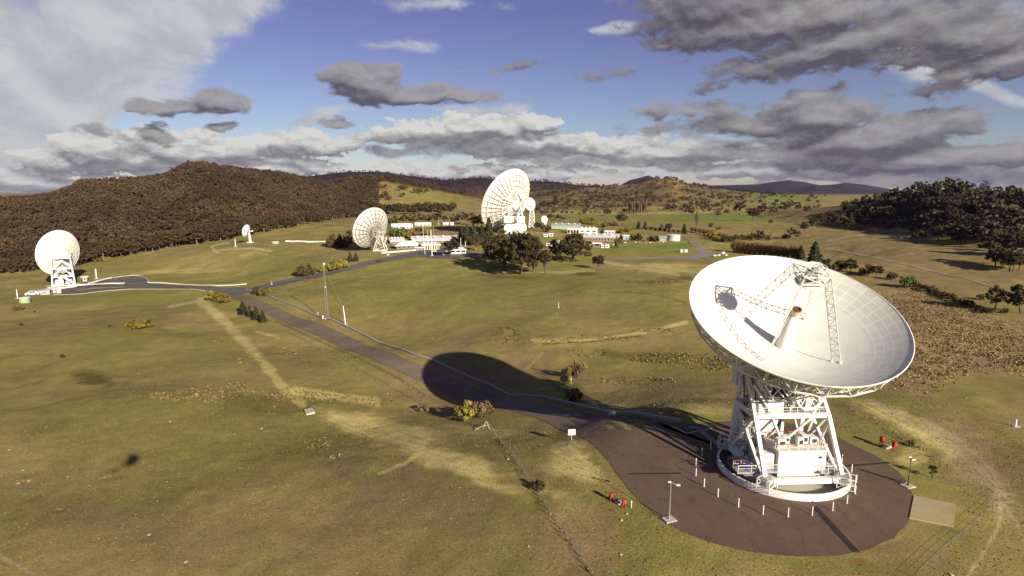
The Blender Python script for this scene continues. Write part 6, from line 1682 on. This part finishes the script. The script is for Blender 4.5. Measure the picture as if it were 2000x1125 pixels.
def vehicle(name, label, cat, px, yb, lpx, hpx, m='white', rz=0.0, group=None):
    p = at(px, yb); k = m_per_px(p); L, h = lpx * k, hpx * k; w_ = min(2.4, L * .45)
    a = thing(name, label, cat, p, rz, group)
    q = MB()
    pr = [(-.5, .18), (-.5, .62), (-.3, .66), (-.2, 1.0), (.26, 1.0), (.36, .64), (.5, .56), (.5, .18)] if name != 'bus' else [(-.5, .12), (-.5, .95), (-.47, 1.0), (.47, 1.0), (.5, .9), (.5, .12)]
    n_ = len(pr); vs = [(x * L, s * w_ / 2, z * h) for s in (-1, 1) for x, z in pr]
    q.add(vs, [tuple(range(n_)), tuple(range(2 * n_ - 1, n_ - 1, -1))] + [(i, n_ + i, n_ + (i + 1) % n_, (i + 1) % n_) for i in range(n_)]); q.build('body', M[m], a)
    q = MB(); z0, z1, xa, xb = ((.66, .93, -.2, .27) if name != 'bus' else (.5, .82, -.45, .46))
    q.box(((xa + xb) / 2 * L, 0, (z0 + z1) / 2 * h), ((xb - xa) * L, w_ + .04, (z1 - z0) * h)); q.build('window', M['glass'], a)
    for x in (-.3, .32):
        for s in (-1, 1):
            q = MB(); q.cyl((x * L, s * w_ / 2 - .1 * s, .2 * h), (x * L, s * w_ / 2 + .06 * s, .2 * h), .2 * h, .2 * h, 12); q.build('wheel', M['dark'], a)
    return a
vehicle('bus', 'long white bus with a dark window band parked beside the wide spreading gum', 'bus', 1077, 481.5, 20, 6.5, rz=R(-6))
vehicle('bus', 'second white bus parked behind the window-banded one', 'bus', 1086, 474, 14, 4, rz=R(-6))
for px, yb, l, h, lab in ((1396, 501, 6.5, 4, 'leftmost white car parked beside the gravel yard road'), (1404, 500, 6.5, 4, 'second white car parked beside the gravel yard road'), (1412, 497, 7.5, 6, 'tall white van-like car, third by the gravel yard road'), (1418, 500, 6, 4, 'rightmost white car parked beside the gravel yard road')):
    vehicle('parked_car', lab, 'car', px, yb, l, h, 'white', R(12), 'white cars by the gravel yard road')
vehicle('parked_car', 'white car with silver top parked in front of the green hut by the left dish', 'car', 64, 577, 22, 9, 'white', R(22))
vehicle('parked_car', 'white car parked before the yellow-panelled building', 'car', 849, 492, 7, 3.6, 'white', R(10))
vehicle('parked_car', 'small white car on the lawn edge below the white terrace wall', 'car', 758, 499, 5, 3, 'white', R(20))
for px, yb, lab in ((872, 492, 'grey car nearest the round tree in the car park'), (822, 494, 'dark car at the foot of the brick annex'), (866, 498, 'white car on the near side of the car park'), (1199, 479, 'white car beside the bare grey shrub and the small stores'), (1212, 476, 'dark car right of the office block'), (1221, 475, 'silver car in front of the grey shed'), (1151, 480, 'white car under the wide spreading gum')):
    vehicle('parked_car', lab, 'car', px, yb, 5.5, 2.9, 'dark' if 'dark' in lab else ('steel' if lab[0] in 'gs' else 'white'), R(15))
rj = random.Random(8)
for i in range(14):
    px = 1241 + i * 4.1; p = at(px, 474.5 + rj.uniform(-1.5, 1.8)); k = m_per_px(p); s = rj.uniform(1.4, 2.6) * k
    a = thing('storage_crate', '%s crate from the left in the salvage yard beside the small green shed' % ORD[i], 'crate', p, rj.uniform(0, 3), 'crates in the salvage yard')
    m = rj.choice(('white', 'rust', 'wood', 'steel', 'greyroof', 'cream'))
    q = MB(); q.box((0, 0, s * .35), (s * 1.1, s * .8, s * .7)); q.build('box', M[m], a)
    q = MB(); q.box((0, 0, s * .73), (s * 1.15, s * .85, s * .06)); q.box((-s * .3, 0, -.05), (s * .1, s * .84, s * .1)); q.box((s * .3, 0, -.05), (s * .1, s * .84, s * .1)); q.build('lid', M['wood'], a)

# ------------------------------------------------------------------ masts, poles, lamps
def mast(label, px, yb, top, w_=.45, m='white', cap=None, lean=0.0, name='mast', arm=0.0):
    p = at(px, yb); k = m_per_px(p); h = (yb - top) * k * 1.01
    a = thing(name, label, 'mast', p)
    q = MB(); q.cyl((0, 0, -.5), (lean * k, 0, h), w_ / 2, w_ / 3, 10); q.build('pole', M[m], a)
    q = MB(); q.box((0, 0, .1), (w_ * 3, w_ * 3, .4)); q.build('base', M['conc'], a)
    if cap == 'ball':
        q = MB(); q.lathe([(.05, h - w_), (w_ * .8, h - w_ * .3), (w_ * .8, h + w_ * .3), (0, h + w_)], 12, (lean * k, 0, 0)); q.build('finial', M['white'], a)
    if arm:
        q = MB(); q.bar((lean * k, 0, h), (lean * k + arm * k, 0, h + .2), w_ * .4); q.build('arm', M['white'], a); q = MB(); q.box((lean * k + arm * k, 0, h + .1), (w_ * 2, w_ * .8, .25)); q.build('lamp_head', M['white'], a)
    return a
mast('tallest thick white mast standing at the car park edge before the yellow-panelled building', 844, 500, 449, .8, lean=-1.5)
mast('slim grey-white mast left of the tall thick mast, with a small ball on top', 830, 496, 441, .4, 'tank', 'ball', -3)
mast('thin pale pole rising behind the white roof between the two masts', 835, 470, 451, .35, 'tank', 'ball')
mast('thin dark pole rising behind the white roof right of the tall mast', 847, 462, 442, .3, 'steel')
mast('white lamp pole on the far lawn left of the tiny white cottages', 857, 441, 429, .4, 'white', 'ball')
mast('white lamp pole beside the gatehouse roof', 900, 484, 466, .5, 'white', 'ball')
mast('short white mast beside the gatehouse with a round lamp', 909, 481, 473, .6, 'white', 'ball')
mast('thick short white post between the track loop and the small pedestal dish', 460, 482, 467, .9)
mast('white post at the far left above the pale green tank', 34.5, 583, 565, .6)
mast('tall white post on the grass right of the bright left dish', 189, 545, 525, .9)
mast('thin grey post beside the tall white post right of the left dish', 186.5, 545, 527, .3, 'steel')
mast('plain white pole beside the trough, right of the lattice mast', 675, 634, 597, .55, 'white', None, -3.2)
mast('short white stub post beside the trough left of the lattice mast', 621, 617, 609, .35)
mast('thin dark leaning pole above the yellow wattles', 633, 514, 488, .5, 'dark', None, -11)
mast('white stub post on the lawn beside the side road', 531, 556, 551, .4)
mast('thin white survey post on the green hillside before the nearest dish', 1091, 601, 590, .25)
# lattice mast with stays
p = at(640, 622); k = m_per_px(p); hM = (622 - 517) * k
a = thing('lattice_mast', 'slender see-through lattice mast with guy stays beside the access road', 'mast', p)
q = MB(); legs = [Vector((.75 * math.cos(R(90 + 120 * i)), .75 * math.sin(R(90 + 120 * i)), 0)) for i in range(3)]
n_ = 26
for i in range(3):
    q.bar(legs[i], legs[i] * .45 + Vector((-2.0 * k, 0, hM)), .065)
    for j in range(n_):
        t0, t1 = j / n_, (j + 1) / n_
        P0 = legs[i] * (1 - .55 * t0) + Vector((-2.0 * k * t0, 0, hM * t0)); P1 = legs[(i + 1) % 3] * (1 - .55 * t1) + Vector((-2.0 * k * t1, 0, hM * t1)); q.bar(P0, P1, .032)
q.build('lattice', M['steel'], a)
q = MB(); q.lathe([(.1, hM - .1), (.45, hM + .3), (.4, hM + .8), (0, hM + 1)], 12, (-2.0 * k, 0, 0)); q.build('lamp_head', M['white'], a)
q = MB(); q.lathe([(.1, 0), (.4, .25), (.35, .6), (0, .7)], 12, (-1.2 * k, -.3, hM * .58)); q.build('sensor', M['white'], a)
for dx, dy in ((9, 2), (-6, 7), (-5, -6)):
    q = MB(); q.bar((-2.0 * k, 0, hM * .95), (dx, dy, -.6), .025); q.bar((-1.2 * k, 0, hM * .55), (dx, dy, -.6), .025); q.build('stay', M['steel'], a)
q = MB(); q.box((0, 0, .1), (2.2, 2.2, .5)); q.build('base', M['conc'], a)
q = MB(); q.box((-2.0, -.6, .8), (.6, .5, 1.5)); q.build('control_box', M['white'], a)

def lamp_post(label, px, yb, top, arm, m='tank'):
    p = at(px, yb); k = m_per_px(p); h = (yb - top) * k * .985
    a = thing('lamp_post', label, 'lamp post', p)
    q = MB(); q.box((0, 0, .06), (1.7, 1.4, .32), R(20)); q.build('footing', M['conc'], a)
    q = MB(); q.cyl((0, 0, .2), (0, 0, h), .085, .05, 10); q.cyl((0, 0, .2), (0, 0, .7), .13, .11, 10); q.cyl((0, 0, .21), (0, 0, .26), .22, .22, 10); q.build('pole', M[m], a)
    q = MB(); q.bar((-.25, 0, h), (arm, -.1, h - .35), .07); ar = q.build('arm', M[m], a)
    q = MB(); q.box((arm, -.1, h - .38), (.55, .3, .16)); q.build('lamp_head', M['white'], ar)
    q = MB(); q.box((-.2, 0, h + .02), (.4, .26, .14)); q.build('sensor', M['white'], ar)
    return a
lamp_post('pale lamp post with a short arm at the lower left rim of the pad', 1307, 1016, 935, 1.0, 'steel')
lamp_post('dark thin lamp post on the far right rim of the pad', 1773, 950, 888, .3, 'dark')

# bollards round the track
boll = [(1375, 951), (1402, 971), (1442, 991), (1490, 1005), (1539, 1010), (1586, 1007), (1626, 998), (1654, 984), (1670, 965), (1672, 943), (1663, 923), (1644, 903), (1359, 930), (1359, 910), (1371, 890), (1388, 878)]
b0_ = None
desc = ['front left, below the blue barrel', 'front left, by the corner cage', 'front, beneath the left corner cage', 'front, left of centre', 'front centre, nearest the camera', 'front, right of centre', 'front, beneath the right corner cage', 'front right, beyond the corner cage', 'right side, lowest of the three', 'right side, middle of the three', 'right side, uppermost of the three', 'far right, behind the right leg', 'left side, in the shadow edge', 'left side, second up in the shadow', 'left rear, third up in the shadow', 'left rear, deepest in the shadow']
for (px, py), d_ in zip(boll, desc):
    p = at(px, py)
    if b0_ is None:
        b0_ = bpy.data.objects.new('bollard', None); COL.objects.link(b0_)
        q = MB(); q.cyl((0, 0, -.1), (0, 0, 1.32), .085, .085, 10); q.lathe([(.085, 1.32), (.05, 1.37), (0, 1.38)], 10); kids = [q.build('post', M['white'], b0_)]
        q = MB(); q.cyl((0, 0, -.05), (0, 0, .06), .16, .16, 10); kids.append(q.build('collar', M['conc'], b0_)); o = b0_
    else:
        o = b0_.copy(); COL.objects.link(o)
        for c in kids:
            c2 = c.copy(); COL.objects.link(c2); c2.parent = o
    o.location = p + Vector((0, 0, .05)); tag(o, 'white bollard around the track wall, ' + d_, 'bollard', 'white bollards round the track')

# signs
def sign(label, px, yb, w_, h_, z_, m, post, rz=0.0, posts=(0,), back=False):
    p = at(px, yb); a = thing('sign_board', label, 'sign', p, rz)
    q = MB(); q.box((0, 0, z_), (w_, .06, h_)); q.build('panel', M[m], a)
    for x in posts:
        q = MB(); q.cyl((x, .07, -.3), (x, .07, z_ + (h_ * .45)), .05, .05, 8); q.build('post', M[post], a)
    q = MB(); q.box((0, -.04, z_ + h_ * .1), (.06, .02, h_ * .5)); q.box((0, -.04, z_ + h_ * .1), (w_ * .3, .02, .06)); q.build('symbol', M['steel'], a)
    return a
sign('white square sign on one post at the grass edge of the brown road', 1116.5, 861, 1.45, 1.15, 1.75, 'white', 'white', R(6))
sign('grey panel sign in the shadow beside the trough', 1195, 817, 1.5, 1.1, 1.3, 'steel', 'steel', R(-25), (-.5, .5))
# red cabinets on legs
def cabinet(label, px, py, s=1.0, rz=.4):
    p = at(px, py); a = thing('red_cabinet', label, 'cabinet', p, rz, 'red cabinets beside the pad')
    q = MB(); q.box((0, 0, 1.15 * s), (.7 * s, .45 * s, .8 * s)); q.box((0, 0, 1.58 * s), (.8 * s, .55 * s, .07)); bx_ = q.build('box', M['red'], a)
    q = MB(); q.box((0, -.24 * s, 1.15 * s), (.55 * s, .03, .6 * s)); q.build('door', M['red'], bx_)
    for x in (-.28, .28):
        for y in (-.16, .16):
            q = MB(); q.bar((x * s, y * s, -.2), (x * s, y * s, .8 * s), .08); q.build('leg', M['red'], a)
cabinet('red cabinet on legs left of the pad, the upper left one of the pair', 1194, 978, .8)
cabinet('red cabinet on legs left of the pad, the lower right one by the lamp post', 1218, 991, .8)
cabinet('red cabinet on legs right of the pad, the left one of the far pair', 1722, 871, 1.15)
cabinet('red cabinet on legs right of the pad, the right one of the far pair', 1746, 881, 1.15)
def stub(label, px, py, h, m, name='pipe_stub'):
    p = at(px, py); a = thing(name, label, 'pipe', p)
    q = MB(); q.cyl((0, 0, -.2), (0, 0, h), .07, .07, 8); q.build('pipe', M[m], a); q = MB(); q.cyl((-.12, 0, h), (.12, 0, h), .09, .09, 8); q.build('cap', M[m], a)
stub('thin red pipe stub between the two red cabinets left of the pad', 1207, 975, 1.0, 'red'); stub('pale thin pipe stub just right of the lower red cabinet', 1233, 992, 1.0, 'tank'); stub('dark red pipe stub between the far pair of red cabinets', 1735, 874, 1.1, 'rust')
p = at(1732, 875); a = thing('concrete_block', 'pale flat concrete block lying between the far red cabinets', 'block', p, R(25)); q = MB(); q.box((0, 0, .15), (1.6, .8, .4)); q.box((0, 0, .38), (1.3, .6, .1)); q.build('slab', M['conc'], a)
p = at(1212, 982); a = thing('concrete_block', 'pale flat concrete block at the foot of the near red cabinets', 'block', p, R(25)); q = MB(); q.box((0, 0, .1), (1.5, .8, .35)); q.box((0, 0, .3), (1.2, .6, .1)); q.build('slab', M['conc'], a)
# white gauge post on the far right
p = at(1983, 833); a = thing('gauge_post', 'white cylinder post on a pale footing at the far right', 'post', p)
q = MB(); q.cyl((0, 0, 0), (0, 0, 1.5), .2, .2, 12); q.build('cylinder', M['white'], a); q = MB(); q.box((0, 0, .05), (1.2, 1.2, .3)); q.build('footing', M['conc'], a)
for x in (-1.2, 1.2):
    q = MB(); q.bar((x, 0, -.2), (x, 0, 1.2), .05); q.bar((x, 0, 1.1), (x, 1.5, 1.1), .04); q.build('guard', M['steel'], a)
# rusty pipes heap by the lattice mast
p = at(609, 549); k = m_per_px(p); a = thing('rusty_heap', 'low heap of rust brown pipes lying on the grass below the dark shrubs', 'heap', p, R(5))
for i in range(7):
    q = MB(); L = rj.uniform(4, 7); x = rj.uniform(-2.5, 2.5); q.cyl((x - L / 2, rj.uniform(-.9, .9), .3 + .35 * (i // 3)), (x + L / 2, rj.uniform(-.9, .9), .3 + .35 * (i // 3)), .32, .32, 10); q.build('pipe', M['rust'], a)

# ------------------------------------------------------------------ fences
def fence(label, pts, n, h=1.2, m='wood', wires=4):
    Wp = at_many(pts)[:, :2]; L = np.concatenate([[0], np.cumsum(np.hypot(*np.diff(Wp, axis=0).T))]); t = np.linspace(0, L[-1], n)
    P = np.stack([np.interp(t, L, Wp[:, 0]), np.interp(t, L, Wp[:, 1])], 1); z = ground_h(P[:, 0], P[:, 1])
    o0 = Vector((P[0, 0], P[0, 1], float(z[0]))); a = thing('wire_fence', label, 'fence', o0)
    V = [Vector((x, y, zz)) - o0 for (x, y), zz in zip(P, z)]
    q = MB(); q.cyl((0, 0, -.3), (0, 0, h), .055, .05, 6); pm_ = q.build('post', M[m], a); pm_.location = V[0]
    for v in V[1:]:
        c = pm_.copy(); COL.objects.link(c); c.parent = a; c.location = v; c.rotation_euler = (rj.uniform(-.05, .05), rj.uniform(-.05, .05), 0)
    q = MB()
    for w_ in range(wires):
        zz = h * (.25 + .7 * w_ / (wires - 1))
        for v0, v1 in zip(V[:-1], V[1:]): q.bar(v0 + Vector((0, 0, zz)), v1 + Vector((0, 0, zz)), .014)
    q.build('wire', M['steel'], a)
fence('wire fence running down from the corner strainer to the bottom of the picture', [(958, 838), (985, 871), (1025, 926), (1055, 972), (1100, 1040), (1165, 1130)], 26)
fence('long wire fence parallel to the access road across the left paddock', [(522, 634), (600, 668), (700, 722), (780, 765), (850, 802)], 56)
fence('wire fence climbing the grass right of the pad behind the far red cabinets', [(1650, 792), (1720, 832), (1800, 882), (1850, 920)], 18)
fence('wire fence slanting through the grass at the lower right corner', [(1955, 978), (1900, 1030), (1850, 1070), (1790, 1130)], 9, .9, 'wood', 3)
p = at(950, 838); a = thing('fence_strainer', 'grey timber corner strainer frame beside the bright wattle', 'fence', p, R(-20))
for s, e_ in (((-.75, 0, -.2), (-.15, 0, 1.7)), ((.85, 0, -.2), (.15, 0, 1.7))):
    q = MB(); q.bar(s, e_, .13); q.build('post', M['conc'], a)
q = MB(); q.bar((-.45, 0, .85), (.5, 0, .85), .1); q.bar((-.15, 0, 1.68), (.15, 0, 1.68), .13); q.build('rail', M['conc'], a)
q = MB(); q.bar((-.3, 0, 1.0), (-2.3, -.9, -.1), .11); q.build('stay', M['conc'], a)
q = MB(); q.bar((-.1, .1, -.2), (-.1, .6, 1.2), .10); q.build('post', M['wood'], a)

# covered walkway and canopy by the left dish
def canopy(label, px_pts, w_, z_, t_):
    a = ribbon(px_pts, w_, t_, M['white'], 'covered_walkway', lift=z_, n=20); tag(a, label, 'walkway')
    P = at_many(px_pts)
    for i, p in enumerate(P):
        q = MB(); q.cyl((p[0], p[1], p[2] - .1), (p[0], p[1], p[2] + z_), .12, .12, 8); q.build('post', M['white'], a)
canopy('long low white covered walkway in front of the bright left dish', [(146, 560), (175, 558), (205, 557), (240, 556.5)], 3.6, 1.1, .35)
canopy('slanting white canopy behind the covered walkway of the left dish', [(174, 556), (190, 551.5), (205, 547.5), (217, 545)], 1.6, 1.0, .3)

# ------------------------------------------------------------------ the helicopter the photograph was taken from (its shadow lies on the left paddock)
he = thing('helicopter', 'small helicopter whose dark shadow with tail lies on the left paddock', 'helicopter', (.2, -2.9, H - .1), R(0))
q = MB(); n_ = 14
sec = [(1.9, .10, .0), (1.6, .5, .02), (1.0, .78, .08), (.2, .88, .15), (-.7, .84, .2), (-1.5, .6, .3), (-2.1, .34, .42), (-2.6, .2, .5)]
for y, r, z in sec:
    for i in range(n_): q.v.append((r * .85 * math.cos(2 * math.pi * i / n_), y, z + r * 1.05 * math.sin(2 * math.pi * i / n_)))
for j in range(len(sec) - 1):
    for i in range(n_): q.f.append((j * n_ + i, j * n_ + (i + 1) % n_, (j + 1) * n_ + (i + 1) % n_, (j + 1) * n_ + i))
q.f += [tuple(range(n_ - 1, -1, -1)), tuple((len(sec) - 1) * n_ + i for i in range(n_))]
q.build('fuselage', M['red'], he, True)
q = MB(); q.cyl((0, -2.3, .5), (0, -6.6, .75), .2, .1, 12); q.build('tail_boom', M['red'], he)
q = MB(); q.add([(-.04, -6.2, .75), (-.04, -6.9, 1.6), (-.04, -7.2, 1.6), (-.04, -6.8, .7), (.04, -6.2, .75), (.04, -6.9, 1.6), (.04, -7.2, 1.6), (.04, -6.8, .7)], [(0, 1, 2, 3), (7, 6, 5, 4), (0, 4, 5, 1), (1, 5, 6, 2), (2, 6, 7, 3), (3, 7, 4, 0)]); q.box((0, -5.9, .72), (1.7, .4, .05)); q.build('tail_fin', M['white'], he)
q = MB(); q.bar((.16, -6.8, .2), (.16, -6.8, 1.4), .1, .03); q.build('tail_rotor', M['dark'], he)
q = MB(); q.cyl((0, -.5, .9), (0, -.5, 1.95), .12, .09, 10); q.box((0, -.5, 1.15), (.5, 1.2, .5)); q.build('mast', M['steel'], he)
for an in (40, 220):
    q = MB(); q.bar((0, -.5, 1.95), (4.2 * math.cos(R(an)), -.5 + 4.2 * math.sin(R(an)), 2.0), .22, .04); q.build('rotor_blade', M['dark'], he)
for s in (-1, 1):
    q = MB(); q.path([(s * .95, 1.4, -1.25), (s * .95, 1.1, -1.4), (s * .95, -1.6, -1.4)], .05, 8); q.bar((s * .95, .7, -1.4), (s * .4, .7, -.6), .06); q.bar((s * .95, -.9, -1.4), (s * .4, -.9, -.5), .06); q.build('skid', M['steel'], he)

# ------------------------------------------------------------------ air between here and the far ranges
hz = MB(); hz.box((0, 4500, 170), (26000, 17400, 420))
hm = bpy.data.materials.new('haze'); hm.use_nodes = True
hm.node_tree.nodes.clear()
t = NT(hm.node_tree)
pv = t.node('ShaderNodeVolumePrincipled'); pv.inputs['Color'].default_value = (.56, .56, 1.0, 1); pv.inputs['Density'].default_value = 1.3e-5; pv.inputs['Anisotropy'].default_value = .2
ho = t.node('ShaderNodeOutputMaterial'); hm.node_tree.links.new(pv.outputs[0], ho.inputs['Volume'])
tag(hz.build('haze', hm), 'thin bluish haze in the air over the whole valley', 'haze', None, 'stuff')
bpy.context.view_layer.update()
